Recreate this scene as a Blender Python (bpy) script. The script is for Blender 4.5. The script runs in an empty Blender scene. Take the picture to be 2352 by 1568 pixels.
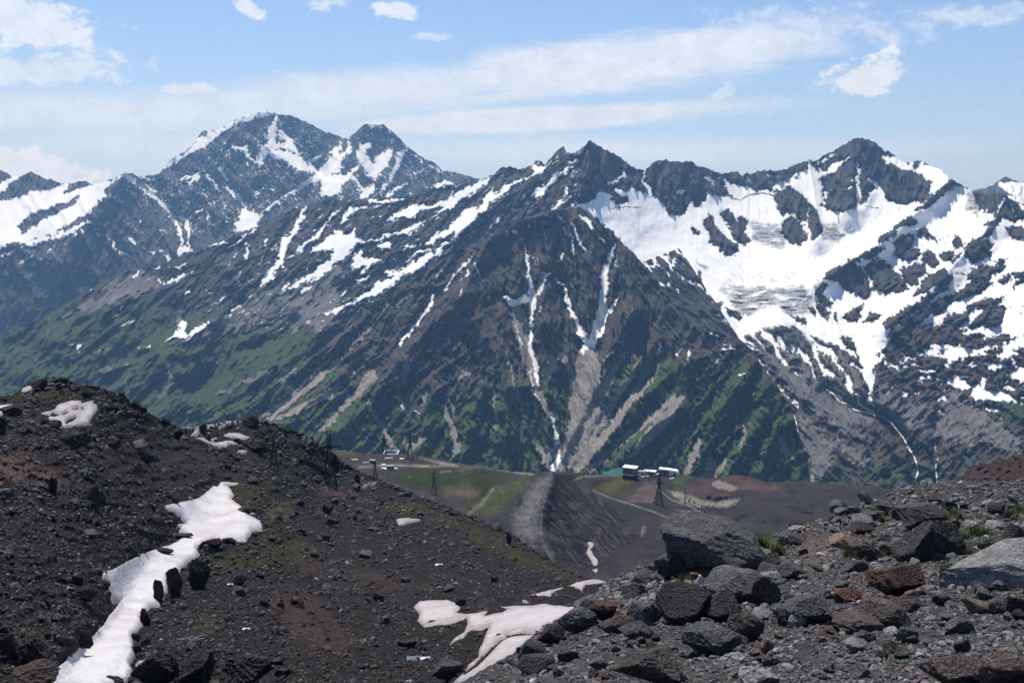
import bpy, math, random
import numpy as np
from mathutils import Vector

random.seed(7)
RNG = np.random.default_rng(11)
rad = math.radians
scene = bpy.context.scene
COL = scene.collection

# ------------------------------------------------------------------ camera
FPX, CX, CY, HORIZON = 2360.0, 1176.0, 784.0, 440.0     # working picture is 2352 x 1568
PITCH = math.atan((CY - HORIZON) / FPX)
cam_data = bpy.data.cameras.new('camera')
cam = bpy.data.objects.new('camera', cam_data)
COL.objects.link(cam)
cam.location = (0, 0, 0)
cam.rotation_euler = (math.pi / 2 - PITCH, 0, 0)
cam_data.sensor_width = 36.0
cam_data.lens = 36.0 * FPX / 2352.0
cam_data.clip_start = 0.5
cam_data.clip_end = 60000
scene.camera = cam

# ------------------------------------------------------------------ sun and sky
SUN_EL, SUN_AZ = 59.0, -22.0        # azimuth from straight ahead, negative is left
sd = bpy.data.lights.new('sun', 'SUN')
sd.energy = 4.6
sd.angle = rad(0.55)
sd.color = (1.0, 0.965, 0.91)
sun = bpy.data.objects.new('sun', sd)
COL.objects.link(sun)
sv = Vector((math.cos(rad(SUN_EL)) * math.sin(rad(SUN_AZ)), math.cos(rad(SUN_EL)) * math.cos(rad(SUN_AZ)), math.sin(rad(SUN_EL))))
sun.rotation_euler = sv.to_track_quat('Z', 'Y').to_euler()

scene.view_settings.view_transform = 'Standard'
scene.view_settings.look = 'None'
scene.view_settings.exposure = 0.08
scene.view_settings.gamma = 1.0
scene.cycles.use_denoising = True
scene.cycles.max_bounces = 5
scene.cycles.diffuse_bounces = 2
scene.cycles.glossy_bounces = 2
scene.cycles.transmission_bounces = 3
scene.cycles.volume_bounces = 0
scene.cycles.transparent_max_bounces = 6
try:
    scene.cycles.denoising_prefilter = 'NONE'
    scene.cycles.use_light_tree = False
except Exception:
    pass


class NB:
    """small helper to write node trees as expressions"""
    def __init__(s, tree):
        s.t = tree
        s.N = tree.nodes
        s.L = tree.links
    def n(s, typ, **kw):
        nd = s.N.new(typ)
        for k, v in kw.items():
            setattr(nd, k, v)
        return nd
    def put(s, sock, v):
        if v is None:
            return
        if isinstance(v, bpy.types.NodeSocket):
            s.L.new(v, sock)
        else:
            try:
                sock.default_value = v
            except Exception:
                sock.default_value = (*v, 1.0) if len(v) == 3 else v
    def m(s, op, a, b=None, c=None, clamp=False):
        nd = s.n('ShaderNodeMath', operation=op, use_clamp=clamp)
        for i, v in enumerate((a, b, c)):
            s.put(nd.inputs[i], v) if v is not None else None
        return nd.outputs[0]
    def vm(s, op, a, b=None):
        nd = s.n('ShaderNodeVectorMath', operation=op)
        s.put(nd.inputs[0], a)
        if b is not None:
            s.put(nd.inputs[1], b)
        return nd.outputs[0]
    def mix(s, f, a, b, blend='MIX'):
        nd = s.n('ShaderNodeMix', data_type='RGBA', blend_type=blend)
        s.put(nd.inputs[0], f)
        s.put(nd.inputs[6], a)
        s.put(nd.inputs[7], b)
        return nd.outputs[2]
    def fmix(s, f, a, b):
        nd = s.n('ShaderNodeMix', data_type='FLOAT')
        s.put(nd.inputs[0], f); s.put(nd.inputs[2], a); s.put(nd.inputs[3], b)
        return nd.outputs[0]
    def ss(s, x, lo, hi, a=0.0, b=1.0):
        nd = s.n('ShaderNodeMapRange', interpolation_type='SMOOTHSTEP')
        s.put(nd.inputs[0], x); nd.inputs[1].default_value = lo; nd.inputs[2].default_value = hi
        nd.inputs[3].default_value = a; nd.inputs[4].default_value = b
        return nd.outputs[0]
    def noise(s, vec, scale, detail=4.0, rough=0.55, dist=0.0, color=False):
        nd = s.n('ShaderNodeTexNoise')
        s.put(nd.inputs['Vector'], vec)
        nd.inputs['Scale'].default_value = scale
        nd.inputs['Detail'].default_value = detail
        nd.inputs['Roughness'].default_value = rough
        nd.inputs['Distortion'].default_value = dist
        return nd.outputs['Color' if color else 'Fac']
    def voro(s, vec, scale, feature='F1', out='Distance'):
        nd = s.n('ShaderNodeTexVoronoi', feature=feature)
        s.put(nd.inputs['Vector'], vec)
        nd.inputs['Scale'].default_value = scale
        return nd.outputs[out]
    def scale(s, vec, sc):
        return s.vm('MULTIPLY', vec, sc)
    def attr(s, name, out='Fac'):
        return s.n('ShaderNodeAttribute', attribute_name=name).outputs[out]
    def sep(s, c):
        nd = s.n('ShaderNodeSeparateColor')
        s.put(nd.inputs[0], c)
        return nd.outputs
    def bump(s, h, strength=0.5, dist=1.0, normal=None):
        nd = s.n('ShaderNodeBump')
        nd.inputs['Strength'].default_value = strength
        nd.inputs['Distance'].default_value = dist
        s.put(nd.inputs['Height'], h)
        if normal is not None:
            s.put(nd.inputs['Normal'], normal)
        return nd.outputs[0]


def pix_ray(X, Y):
    """unit-horizontal ray of a picture point: (dx, dy, dz) with |dxy| = 1"""
    X = np.asarray(X, float); Y = np.asarray(Y, float)
    a = (X - CX) / FPX
    b = -(Y - CY) / FPX
    cp, sp = math.cos(PITCH), math.sin(PITCH)
    dx = a
    dy = cp + b * sp
    dz = -sp + b * cp
    h = np.hypot(dx, dy)
    return dx / h, dy / h, dz / h


def pix_pos(X, Y, r):
    dx, dy, dz = pix_ray(X, Y)
    return dx * r, dy * r, dz * r


# ---- world: clear sky with procedural cloud bands
def build_world():
    w = bpy.data.worlds.new('World')
    scene.world = w
    w.use_nodes = True
    b = NB(w.node_tree)
    b.N.clear()
    out = b.n('ShaderNodeOutputWorld')
    bg = b.n('ShaderNodeBackground')
    b.L.new(bg.outputs[0], out.inputs[0])
    sky = b.n('ShaderNodeTexSky', sky_type='NISHITA')
    sky.sun_disc = False
    sky.sun_elevation = rad(SUN_EL)
    sky.sun_rotation = rad(SUN_AZ)
    sky.altitude = 1500
    sky.air_density = 1.0
    sky.dust_density = 1.4
    sky.ozone_density = 1.6
    tc = b.n('ShaderNodeTexCoord')
    d = tc.outputs['Generated']
    sx = b.n('ShaderNodeSeparateXYZ'); b.put(sx.inputs[0], d)
    az = b.m('MULTIPLY', b.m('ARCTAN2', sx.outputs[0], sx.outputs[1]), 180 / math.pi)
    el = b.m('MULTIPLY', b.m('ARCSINE', sx.outputs[2]), 180 / math.pi)
    cb = b.n('ShaderNodeCombineXYZ')
    b.put(cb.inputs[0], az); b.put(cb.inputs[1], el)
    p = cb.outputs[0]
    # streaky and puffy noise in angles
    n1 = b.noise(b.scale(p, (0.10, 0.42, 1)), 1.0, 5, 0.62, 0.4)
    n2 = b.noise(b.scale(p, (.75, 1.1, 1)), 0.8, 6, 0.66, 0.3)
    warp = b.m('SUBTRACT', n1, 0.5)
    puffn = b.m('MULTIPLY', b.m('SUBTRACT', n2, 0.5), 1.7)

    def band(ax, ey, ra, re, ang, thick, nz, nzk):
        mp = b.n('ShaderNodeMapping', vector_type='TEXTURE')
        b.put(mp.inputs[0], p)
        mp.inputs[1].default_value = (ax, ey, 0)
        mp.inputs[2].default_value = (0, 0, rad(ang))
        mp.inputs[3].default_value = (ra, re, 1)
        ln = b.n('ShaderNodeVectorMath', operation='LENGTH')
        b.put(ln.inputs[0], mp.outputs[0])
        f = b.m('SUBTRACT', b.m('MULTIPLY_ADD', nz, nzk, 1.0), ln.outputs['Value'])
        return b.ss(f, 0.0, thick[0], 0.0, thick[1])

    def pa(X, Y):
        dx, dy, dz = pix_ray(X, Y)
        return math.degrees(math.atan2(dx, dy)), math.degrees(math.atan(dz))
    deg = 1 / 41.0
    parts = []
    # (centre x, centre y, half length, half height, tilt, softness, opacity, noise, amount)
    for X, Y, a, h, t, so, op, nz, k in [
        (1400, 150, 520, 80, 6, .5, .93, warp, 1.5),
        (900, 205, 620, 62, 5, .7, .82, warp, 1.4),
        (480, 250, 900, 70, 2.5, .8, .74, warp, 1.3),
        (1250, 272, 640, 36, 2.5, .5, .88, warp, 1.2),
        (100, 265, 520, 62, 3, .9, .62, warp, 1.3),
        (450, 330, 900, 60, 0, 1.1, .6, warp, 1.2),
        (1400, 345, 1100, 48, 0, 1.0, .62, warp, 1.4),
        (40, 42, 190, 62, -6, .5, .95, puffn, 1.6),
        (60, 160, 260, 45, 5, .6, .8, puffn, 1.5),
        (60, 380, 190, 42, -10, .4, .95, puffn, 1.3),
        (440, 205, 90, 16, 0, .5, .9, puffn, 1.3),
        (1995, 172, 105, 42, 12, .45, 1.0, puffn, 1.7),
        (915, 25, 52, 24, -5, .45, .95, puffn, 1.3),
        (570, 20, 45, 18, -25, .5, .9, puffn, 1.6),
        (1660, 215, 70, 16, 40, .7, .6, puffn, 1.8),
        (1900, 60, 330, 55, -3, 1.2, .6, puffn, 2.2),
        (2250, 35, 260, 32, -2, 1.2, .6, puffn, 2.4),
        (760, 5, 60, 20, 0, .7, .8, puffn, 2.0),
        (1000, 85, 60, 10, 0, .7, .6, puffn, 2.0),
    ]:
        ax, ey = pa(X, Y)
        parts.append(band(ax, ey, a * deg, h * deg, t, (so, op), nz, k))
    # the same kind of cloud goes on round the rest of the sky
    rest = b.ss(b.noise(b.scale(d, (1, 1, 3.2)), 2.3, 8, 0.58, 0.3), 0.56, 0.74, 0.0, 0.75)
    away = b.ss(b.m('ABSOLUTE', az), 30.0, 38.0)
    high = b.ss(el, 13.0, 18.0)
    parts.append(b.m('MULTIPLY', rest, b.m('MAXIMUM', away, high)))
    cov = parts[0]
    for q in parts[1:]:
        cov = b.m('MAXIMUM', cov, q)
    bright = b.ss(n2, 0.25, 0.75, 0.86, 1.04)
    lp = b.n('ShaderNodeCombineXYZ')
    for i in range(3):
        b.put(lp.inputs[i], bright)
    ccol = b.vm('MULTIPLY', (8.2, 9.0, 10.7), lp.outputs[0])
    # pale haze low over the horizon
    lowh = b.ss(el, -1.0, 15.0, 0.50, 0.0)
    base = b.mix(lowh, sky.outputs[0], (4.6, 5.9, 8.4, 1))
    tint = b.mix(1.0, base, (0.90, 1.02, 1.24, 1), 'MULTIPLY')
    colr = b.mix(cov, tint, ccol)
    b.put(bg.inputs[0], colr)
    bg.inputs[1].default_value = 0.095
    w.cycles.sampling_method = 'MANUAL'
    w.cycles.sample_map_resolution = 512


build_world()

# ------------------------------------------------------------------ numeric helpers
def _hash(ix, iy, seed):
    h = (ix.astype(np.int64) * 374761393 + iy.astype(np.int64) * 668265263 + seed * 974634541) & 0xFFFFFFFF
    h = ((h ^ (h >> 13)) * 1274126177) & 0xFFFFFFFF
    return (h ^ (h >> 16)) & 0xFFFF

def gnoise(x, y, seed=0):
    x = np.asarray(x, float); y = np.asarray(y, float)
    ix = np.floor(x); iy = np.floor(y)
    fx = x - ix; fy = y - iy
    ux = fx * fx * fx * (fx * (fx * 6 - 15) + 10); uy = fy * fy * fy * (fy * (fy * 6 - 15) + 10)
    def g(ox, oy):
        a = _hash(ix + ox, iy + oy, seed) * (2 * math.pi / 65536.0)
        return np.cos(a) * (fx - ox) + np.sin(a) * (fy - oy)
    n0 = g(0, 0) * (1 - ux) + g(1, 0) * ux
    n1 = g(0, 1) * (1 - ux) + g(1, 1) * ux
    return (n0 * (1 - uy) + n1 * uy) * 1.45

def fbm(x, y, octaves=5, seed=0, gain=0.5, lac=2.03):
    s = 0; a = 1.0; t = 0
    for o in range(octaves):
        s = s + a * gnoise(x, y, seed + o * 17); t += a
        x = x * lac + 13.1; y = y * lac + 7.7; a *= gain
    return s / t

def ridged(x, y, octaves=5, seed=0, gain=0.55, lac=2.05):
    s = 0; a = 1.0; t = 0; w = 1.0
    for o in range(octaves):
        n = 1.0 - np.abs(gnoise(x, y, seed + o * 23)) * 1.6
        n = n * n * w if o else n * n
        w = np.clip(n * 1.6, 0, 1)
        s = s + a * n; t += a
        x = x * lac + 5.3; y = y * lac + 9.1; a *= gain
    return s / t

def rbf(pts, X, Y):
    """smooth log-distance field through the control points"""
    P = np.array(pts, float)
    n = len(P)
    s = 400.0
    q = P[:, :2] / s
    v = np.log(P[:, 2])
    D = np.hypot(q[:, None, 0] - q[None, :, 0], q[:, None, 1] - q[None, :, 1])
    A = np.zeros((n + 3, n + 3))
    A[:n, :n] = D + np.eye(n) * 1e-6
    A[:n, n] = 1; A[:n, n + 1:] = q
    A[n, :n] = 1; A[n + 1:, :n] = q.T
    c = np.linalg.solve(A, np.concatenate([v, np.zeros(3)]))
    x = X / s; y = Y / s
    out = c[n] + c[n + 1] * x + c[n + 2] * y
    for k in range(n):
        out = out + c[k] * np.hypot(x - q[k, 0], y - q[k, 1])
    return np.exp(out)

def densify(line, step=28.0):
    out = []
    for a, b in zip(line[:-1], line[1:]):
        L = math.hypot(b[0] - a[0], b[1] - a[1])
        k = max(1, int(L / step))
        for i in range(k):
            t = i / k
            out.append(tuple(a[j] + (b[j] - a[j]) * t for j in range(len(a))))
    out.append(tuple(line[-1]))
    return out

def up(a, shape):
    """bilinear resize"""
    h, w = a.shape
    yi = np.linspace(0, h - 1, shape[0]); xi = np.linspace(0, w - 1, shape[1])
    y0 = np.minimum(yi.astype(int), h - 2); x0 = np.minimum(xi.astype(int), w - 2)
    fy = (yi - y0)[:, None]; fx = (xi - x0)[None, :]
    return (a[y0][:, x0] * (1 - fy) * (1 - fx) + a[y0][:, x0 + 1] * (1 - fy) * fx
            + a[y0 + 1][:, x0] * fy * (1 - fx) + a[y0 + 1][:, x0 + 1] * fy * fx)

def seg_field(X, Y, line, pad):
    """for a polyline of (x, y, width): signed distance (positive inside) around it"""
    L = np.array(line, float)
    x0, y0 = L[:, 0].min() - pad - 40, L[:, 1].min() - pad - 40
    x1, y1 = L[:, 0].max() + pad + 40, L[:, 1].max() + pad + 40
    idx = np.nonzero((X > x0) & (X < x1) & (Y > y0) & (Y < y1))
    if len(idx[0]) == 0:
        return None, None
    px, py = X[idx], Y[idx]
    best = np.full(px.shape, -1e9)
    for (ax, ay, aw), (bx, by, bw) in zip(L[:-1], L[1:]):
        vx, vy = bx - ax, by - ay
        t = np.clip(((px - ax) * vx + (py - ay) * vy) / (vx * vx + vy * vy + 1e-9), 0, 1)
        d = np.hypot(px - ax - t * vx, py - ay - t * vy)
        best = np.maximum(best, (aw + (bw - aw) * t) * 0.5 - d)
    return idx, best

def poly_field(X, Y, poly, pad):
    P = np.array(poly, float)
    x0, y0 = P.min(0) - pad; x1, y1 = P.max(0) + pad
    idx = np.nonzero((X > x0) & (X < x1) & (Y > y0) & (Y < y1))
    if len(idx[0]) == 0:
        return None, None
    px, py = X[idx], Y[idx]
    ins = np.zeros(px.shape, bool)
    dist = np.full(px.shape, 1e9)
    Q = np.roll(P, -1, 0)
    for (ax, ay), (bx, by) in zip(P, Q):
        c = (ay > py) != (by > py)
        with np.errstate(divide='ignore', invalid='ignore'):
            xi = (bx - ax) * (py - ay) / (by - ay + 1e-12) + ax
        ins ^= c & (px < xi)
        vx, vy = bx - ax, by - ay
        t = np.clip(((px - ax) * vx + (py - ay) * vy) / (vx * vx + vy * vy + 1e-9), 0, 1)
        dist = np.minimum(dist, np.hypot(px - ax - t * vx, py - ay - t * vy))
    return idx, np.where(ins, dist, -dist)

PAD = 9.0
def paint_add(F, X, Y, shp, line, pad=PAD):
    idx, s = (seg_field if line else poly_field)(X, Y, shp, pad)
    if idx is not None:
        F[idx] = np.maximum(F[idx], np.clip(s, -pad, pad))

def paint_cut(F, X, Y, shp, line):
    idx, s = (seg_field if line else poly_field)(X, Y, shp, PAD)
    if idx is not None:
        F[idx] = np.minimum(F[idx], np.clip(-s, -PAD, PAD))

# zoom frames used while measuring: name -> (x0, y0, scale)
ZF = {1: (0, 183.75, 1 / 3), 2: (784, 245, 1 / 3), 3: (1568, 275.6, 1 / 3), 4: (0, 612.5, 1 / 3),
      5: (784, 673.75, 1 / 3), 6: (1568, 735, 1 / 3), 'a': (0, 826.9, .2604), 'b': (0, 1163.8, .2604),
      'c': (612.5, 1163.8, .2604), 'd': (1163.8, 1163.8, .2604), 'e': (1739.5, 1163.8, .2604),
      'f': (612.5, 918.75, .2604), 'g': (1163.8, 980, .2604), 0: (0, 0, 1)}
def Z(k, *pts):
    x0, y0, s = ZF[k]
    return [(x0 + p[0] * s, y0 + p[1] * s) + tuple(w * s for w in p[2:]) for p in pts]

def mesh_obj(name, V, Fq, mat, attrs=None, smooth=True, parent=None):
    me = bpy.data.meshes.new(name)
    V = np.ascontiguousarray(V, np.float32)
    nF, k = Fq.shape
    me.vertices.add(len(V)); me.vertices.foreach_set('co', V.ravel())
    me.loops.add(nF * k); me.loops.foreach_set('vertex_index', Fq.astype(np.int32).ravel())
    me.polygons.add(nF)
    me.polygons.foreach_set('loop_start', np.arange(0, nF * k, k, dtype=np.int32))
    me.polygons.foreach_set('use_smooth', np.full(nF, smooth, bool))
    for an, av in (attrs or {}).items():
        av = np.ascontiguousarray(av, np.float32)
        if av.ndim == 1:
            at = me.attributes.new(an, 'FLOAT', 'POINT'); at.data.foreach_set('value', av)
        else:
            at = me.attributes.new(an, 'FLOAT_COLOR', 'POINT')
            c = np.ones((len(av), 4), np.float32); c[:, :av.shape[1]] = av
            at.data.foreach_set('color', c.ravel())
    me.update(calc_edges=True)
    me.validate()
    if mat:
        me.materials.append(mat)
    o = bpy.data.objects.new(name, me)
    COL.objects.link(o)
    if parent:
        o.parent = parent
    return o

def structure(o):
    o['kind'] = 'structure'
    return o

def grid_faces(nr, nc):
    i = np.arange(nr - 1)[:, None] * nc + np.arange(nc - 1)[None, :]
    i = i.ravel()
    return np.stack([i, i + nc, i + nc + 1, i + 1], 1)

class Terrain:
    """a sheet of ground seen between its skyline and its foot, continued down behind the skyline"""
    def __init__(s, top, bottom, x0, x1, dx, dy, ctrl, jag=(2.0, 14.0), seed=1):
        nc = int((x1 - x0) / dx) + 1
        xs = np.linspace(x0, x1, nc)
        T = np.array(top, float); B = np.array(bottom, float)
        yt = np.interp(xs, T[:, 0], T[:, 1])
        jg = jag[0] * (ridged(xs / jag[1], xs * 0, 4, seed) - 0.45) * -2
        yb = np.interp(xs, B[:, 0], B[:, 1])
        yb = np.maximum(yb, yt + 6)
        nr = int(np.percentile(yb - yt, 85) / dy) + 2
        v = np.linspace(0, 1, nr)[:, None]
        s.X = np.repeat(xs[None, :], nr, 0)
        s.Y = yt[None, :] * (1 - v) + yb[None, :] * v
        s.Y = s.Y + jg[None, :] * np.exp(-(s.Y - yt[None, :]) / (10 + 6 * jag[0]))
        cs = max(2, int(6 / dx)); rs = max(2, int(6 / dy))
        xi = np.linspace(0, nc - 1, max(3, nc // cs)); yi = np.linspace(0, nr - 1, max(3, nr // rs))
        Xc = np.interp(xi, np.arange(nc), xs)[None, :].repeat(len(yi), 0)
        ytc = np.interp(xi, np.arange(nc), yt); ybc = np.interp(xi, np.arange(nc), yb)
        vc = (yi / (nr - 1))[:, None]
        Yc = ytc[None, :] * (1 - vc) + ybc[None, :] * vc
        s.R = up(rbf(ctrl, Xc, Yc), s.X.shape)
        s.nr, s.nc = nr, nc
        s.attrs = {}
        s.dR = np.zeros_like(s.R)

    def push(s, line, amount, spread):
        """gully (+) or rib (-) along a line of (x, y[, width]); amount in metres of distance"""
        L = [(p[0], p[1], 0.0) for p in line]
        idx, d = seg_field(s.X, s.Y, L, spread)
        if idx is None:
            return
        f = np.clip(1 + d / spread, 0, 1)
        f = f * f * (3 - 2 * f) if amount > 0 else f ** 1.25
        s.dR[idx] += amount * f

    def finish(s, name, mat, back=(60, 200, 500), drop=(0.25, 0.6, 0.9)):
        R = s.R + s.dR
        x, y, z = pix_pos(s.X, s.Y, R)
        P = np.stack([x, y, z], -1)
        top = P[0]
        h = np.hypot(top[:, 0], top[:, 1])
        u = np.stack([top[:, 0] / h, top[:, 1] / h], -1)
        rows = []
        for bk, dr in zip(back[::-1], drop[::-1]):
            q = top.copy()
            q[:, :2] += u * bk
            q[:, 2] -= bk * dr
            rows.append(q)
        P = np.concatenate([np.stack(rows), P], 0)
        nb = len(rows)
        nr, nc = P.shape[:2]
        at = {}
        for k, a in s.attrs.items():
            a = np.concatenate([np.repeat(a[:1], nb, 0), a], 0)
            at[k] = a.reshape(nr * nc, *a.shape[2:])
        s.P = P[nb:]
        s.obj = mesh_obj(name, P.reshape(-1, 3), grid_faces(nr, nc), mat, at)
        structure(s.obj)
        return s.obj

    def at(s, X, Y):
        """point of the sheet under a picture point"""
        c = (X - s.X[0, 0]) / (s.X[0, -1] - s.X[0, 0]) * (s.nc - 1)
        c = min(max(c, 0), s.nc - 1.001)
        c0 = int(c); f = c - c0
        col = s.Y[:, c0] * (1 - f) + s.Y[:, c0 + 1] * f
        r = (np.clip((Y - col[0]) / (col[-1] - col[0]), 0, 1)) * (s.nr - 1)
        r0 = min(int(r), s.nr - 2); g = r - r0
        p = (s.P[r0, c0] * (1 - f) * (1 - g) + s.P[r0, c0 + 1] * f * (1 - g)
             + s.P[r0 + 1, c0] * (1 - f) * g + s.P[r0 + 1, c0 + 1] * f * g)
        return Vector(p)

    def sample(s, X, Y):
        X = np.asarray(X, float); Y = np.asarray(Y, float)
        c = np.clip((X - s.X[0, 0]) / (s.X[0, -1] - s.X[0, 0]) * (s.nc - 1), 0, s.nc - 1.001)
        c0 = c.astype(int); f = (c - c0)
        yt = s.Y[0, c0] * (1 - f) + s.Y[0, c0 + 1] * f
        yb = s.Y[-1, c0] * (1 - f) + s.Y[-1, c0 + 1] * f
        r = np.clip((Y - yt) / (yb - yt), 0, 1) * (s.nr - 1)
        r0 = np.minimum(r.astype(int), s.nr - 2); g = (r - r0)
        f = f[:, None]; g = g[:, None]
        return (s.P[r0, c0] * (1 - f) * (1 - g) + s.P[r0, c0 + 1] * f * (1 - g)
                + s.P[r0 + 1, c0] * (1 - f) * g + s.P[r0 + 1, c0 + 1] * f * g)

# ------------------------------------------------------------------ mountain material
def mountain_material(name, rock_a, rock_b, grass_a, grass_b, scree_c, unit, soft=1.0):
    """unit: metres of the finest rock relief"""
    m = bpy.data.materials.new(name)
    m.use_nodes = True
    b = NB(m.node_tree)
    bs = b.N['Principled BSDF']
    pos = b.n('ShaderNodeTexCoord').outputs['Object']
    n1 = b.noise(pos, 1 / (unit * 9), 6, 0.62)
    n2 = b.noise(pos, 1 / (unit * 2.2), 5, 0.65)
    n3 = b.noise(b.scale(pos, (1, 1, 2.6)), 1 / (unit * 5), 6, 0.6, 0.6)
    snow = b.attr('snow'); grass = b.attr('grass'); scree = b.attr('scree'); ice = b.attr('ice'); warm = b.attr('warm')
    tone = b.attr('tone')
    rock = b.mix(b.fmix(0.45, b.ss(n3, 0.3, 0.72), b.ss(tone, 0.15, 0.8)), rock_a, rock_b)
    rock = b.mix(b.ss(n2, 0.5, 0.85, 0, 0.4), rock, tuple(c * 1.8 for c in rock_b))
    rock = b.mix(1.0, rock, b.mix(b.ss(tone, 0.1, 0.85), (0.62, 0.62, 0.63, 1), (1.5, 1.47, 1.43, 1)), 'MULTIPLY')
    n4 = b.noise(b.scale(pos, (.8, 1, 4.5)), 1 / (unit * 2.6), 4, 0.7, 0.5)
    rock = b.mix(1.0, rock, b.mix(b.ss(n4, 0.34, 0.66), (0.68, 0.68, 0.68, 1), (1.36, 1.34, 1.32, 1)), 'MULTIPLY')
    rock = b.mix(b.m('MULTIPLY', warm, b.ss(n1, 0.3, 0.7)), rock, (0.115, 0.086, 0.066))
    sc = b.mix(b.ss(n2, 0.3, 0.75), tuple(c * 0.72 for c in scree_c), tuple(c * 1.2 for c in scree_c))
    sc = b.mix(1.0, sc, b.mix(b.ss(tone, 0.1, 0.8), (0.74, 0.74, 0.74, 1), (1.22, 1.21, 1.2, 1)), 'MULTIPLY')
    gr = b.mix(b.fmix(0.5, b.ss(n1, 0.35, 0.65), b.ss(tone, 0.15, 0.8)), grass_a, grass_b)
    gr = b.mix(b.ss(n2, 0.5, 0.72, 0, 0.7), gr, tuple(c * 0.45 for c in grass_a))
    gf = b.ss(b.m('ADD', grass, b.m('MULTIPLY', b.m('SUBTRACT', n3, 0.5), 1.1)), 0.28, 0.72)
    col = b.mix(gf, rock, gr)
    sf = b.ss(b.m('ADD', b.m('ADD', scree, b.m('MULTIPLY', b.m('SUBTRACT', n2, 0.5), 12.0 * soft)), b.m('MULTIPLY', b.m('SUBTRACT', n1, 0.5), 22.0 * soft)), -2.0 * soft, 2.0 * soft)
    col = b.mix(sf, col, sc)
    # ice with crevasses
    wv = b.noise(b.scale(pos, (0.25, 1.6, 1.6)), 1 / 26.0, 5, 0.6, 0.4)
    cre = b.ss(b.m('ABSOLUTE', b.m('SUBTRACT', wv, 0.5)), 0.008, 0.05)
    icol = b.mix(cre, (0.13, 0.14, 0.15, 1), (0.52, 0.54, 0.56, 1))
    nsn = b.noise(pos, 1 / (unit * 30), 5, 0.6)
    scol = b.mix(b.ss(nsn, 0.5, 0.78, 0, 0.5), (0.86, 0.875, 0.89, 1), (0.74, 0.70, 0.665, 1))
    icef = b.m('MULTIPLY', ice, b.ss(b.noise(pos, 1 / 90.0, 3), 0.3, 0.5))
    scol = b.mix(b.m('MULTIPLY', b.attr('grime'), b.ss(tone, .3, .75)), scol, (0.50, 0.455, 0.42, 1))
    scol = b.mix(icef, scol, icol)
    snf = b.ss(b.m('ADD', snow, b.m('ADD', b.m('MULTIPLY', b.m('SUBTRACT', n2, 0.5), 9.0), b.m('MULTIPLY', b.m('SUBTRACT', n4, 0.5), 7.0))), -0.6, 0.6)
    col = b.mix(snf, col, scol)
    b.put(bs.inputs['Base Color'], col)
    bs.inputs['Roughness'].default_value = 0.92
    bs.inputs['Specular IOR Level'].default_value = 0.12
    inv = b.m('SUBTRACT', 1.0, snf)
    rockf = b.m('MULTIPLY', inv, b.m('SUBTRACT', 1.0, b.m('MULTIPLY', sf, 0.75)))
    h = b.m('MULTIPLY', b.m('ADD', b.m('MULTIPLY', n3, 1.0), b.m('MULTIPLY', n2, 0.9)), b.m('ADD', b.m('MULTIPLY', rockf, 0.93), 0.07))
    h = b.m('ADD', h, b.m('MULTIPLY', b.m('MULTIPLY', icef, cre), 0.5))
    nrm = b.bump(h, 1.0, unit * 1.3)
    b.put(bs.inputs['Normal'], nrm)
    return m

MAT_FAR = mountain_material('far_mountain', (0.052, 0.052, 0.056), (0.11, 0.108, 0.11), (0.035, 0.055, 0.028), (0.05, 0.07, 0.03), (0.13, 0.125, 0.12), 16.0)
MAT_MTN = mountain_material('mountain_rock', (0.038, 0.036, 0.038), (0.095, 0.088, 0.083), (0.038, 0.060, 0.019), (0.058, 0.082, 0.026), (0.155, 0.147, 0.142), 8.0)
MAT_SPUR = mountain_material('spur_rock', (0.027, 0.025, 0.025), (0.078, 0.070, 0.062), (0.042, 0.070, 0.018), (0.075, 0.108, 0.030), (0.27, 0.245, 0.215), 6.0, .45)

def streaks(T, ang, along, across, seed, octv=5):
    """ridged relief whose ribs run along a picture angle (degrees from vertical, + = down-left)"""
    c, s_ = math.cos(rad(ang)), math.sin(rad(ang))
    wx = T.X + 14 * fbm(T.X / 60, T.Y / 60, 3, seed + 90)
    wy = T.Y + 14 * fbm(T.X / 60, T.Y / 60, 3, seed + 91)
    u = wx * c + wy * s_          # across the rib
    v = -wx * s_ + wy * c         # along it
    return ridged(u / across, v / along, octv, seed)

def blend_streaks(T, parts, along, across, seed, octv=4):
    """ribs that follow the fall line of each part of the face: parts = [(angle, weight field)]"""
    out = np.zeros_like(T.X); tw = np.full(T.X.shape, 1e-6)
    for k, (ang, w) in enumerate(parts):
        out += w * streaks(T, ang, along, across, seed + 7 * k, octv); tw += w
    return out / tw

def warped(T, a1=7.0, a2=2.6, seed=5):
    a1, a2 = a1 * 1.9, a2 * 2.2
    X = T.X + a1 * fbm(T.X / 34, T.Y / 34, 3, seed) + a2 * fbm(T.X / 8, T.Y / 8, 2, seed + 1)
    Y = T.Y + a1 * .8 * fbm(T.X / 34, T.Y / 34, 3, seed + 2) + a2 * fbm(T.X / 8, T.Y / 8, 2, seed + 3)
    return X, Y

def smooth_in(poly, X, Y, soft):
    F = np.zeros_like(X)
    idx, s_ = poly_field(X, Y, poly, soft)
    if idx is not None:
        F[idx] = np.clip(0.5 + 0.5 * s_ / soft, 0, 1)
    return F

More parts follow.
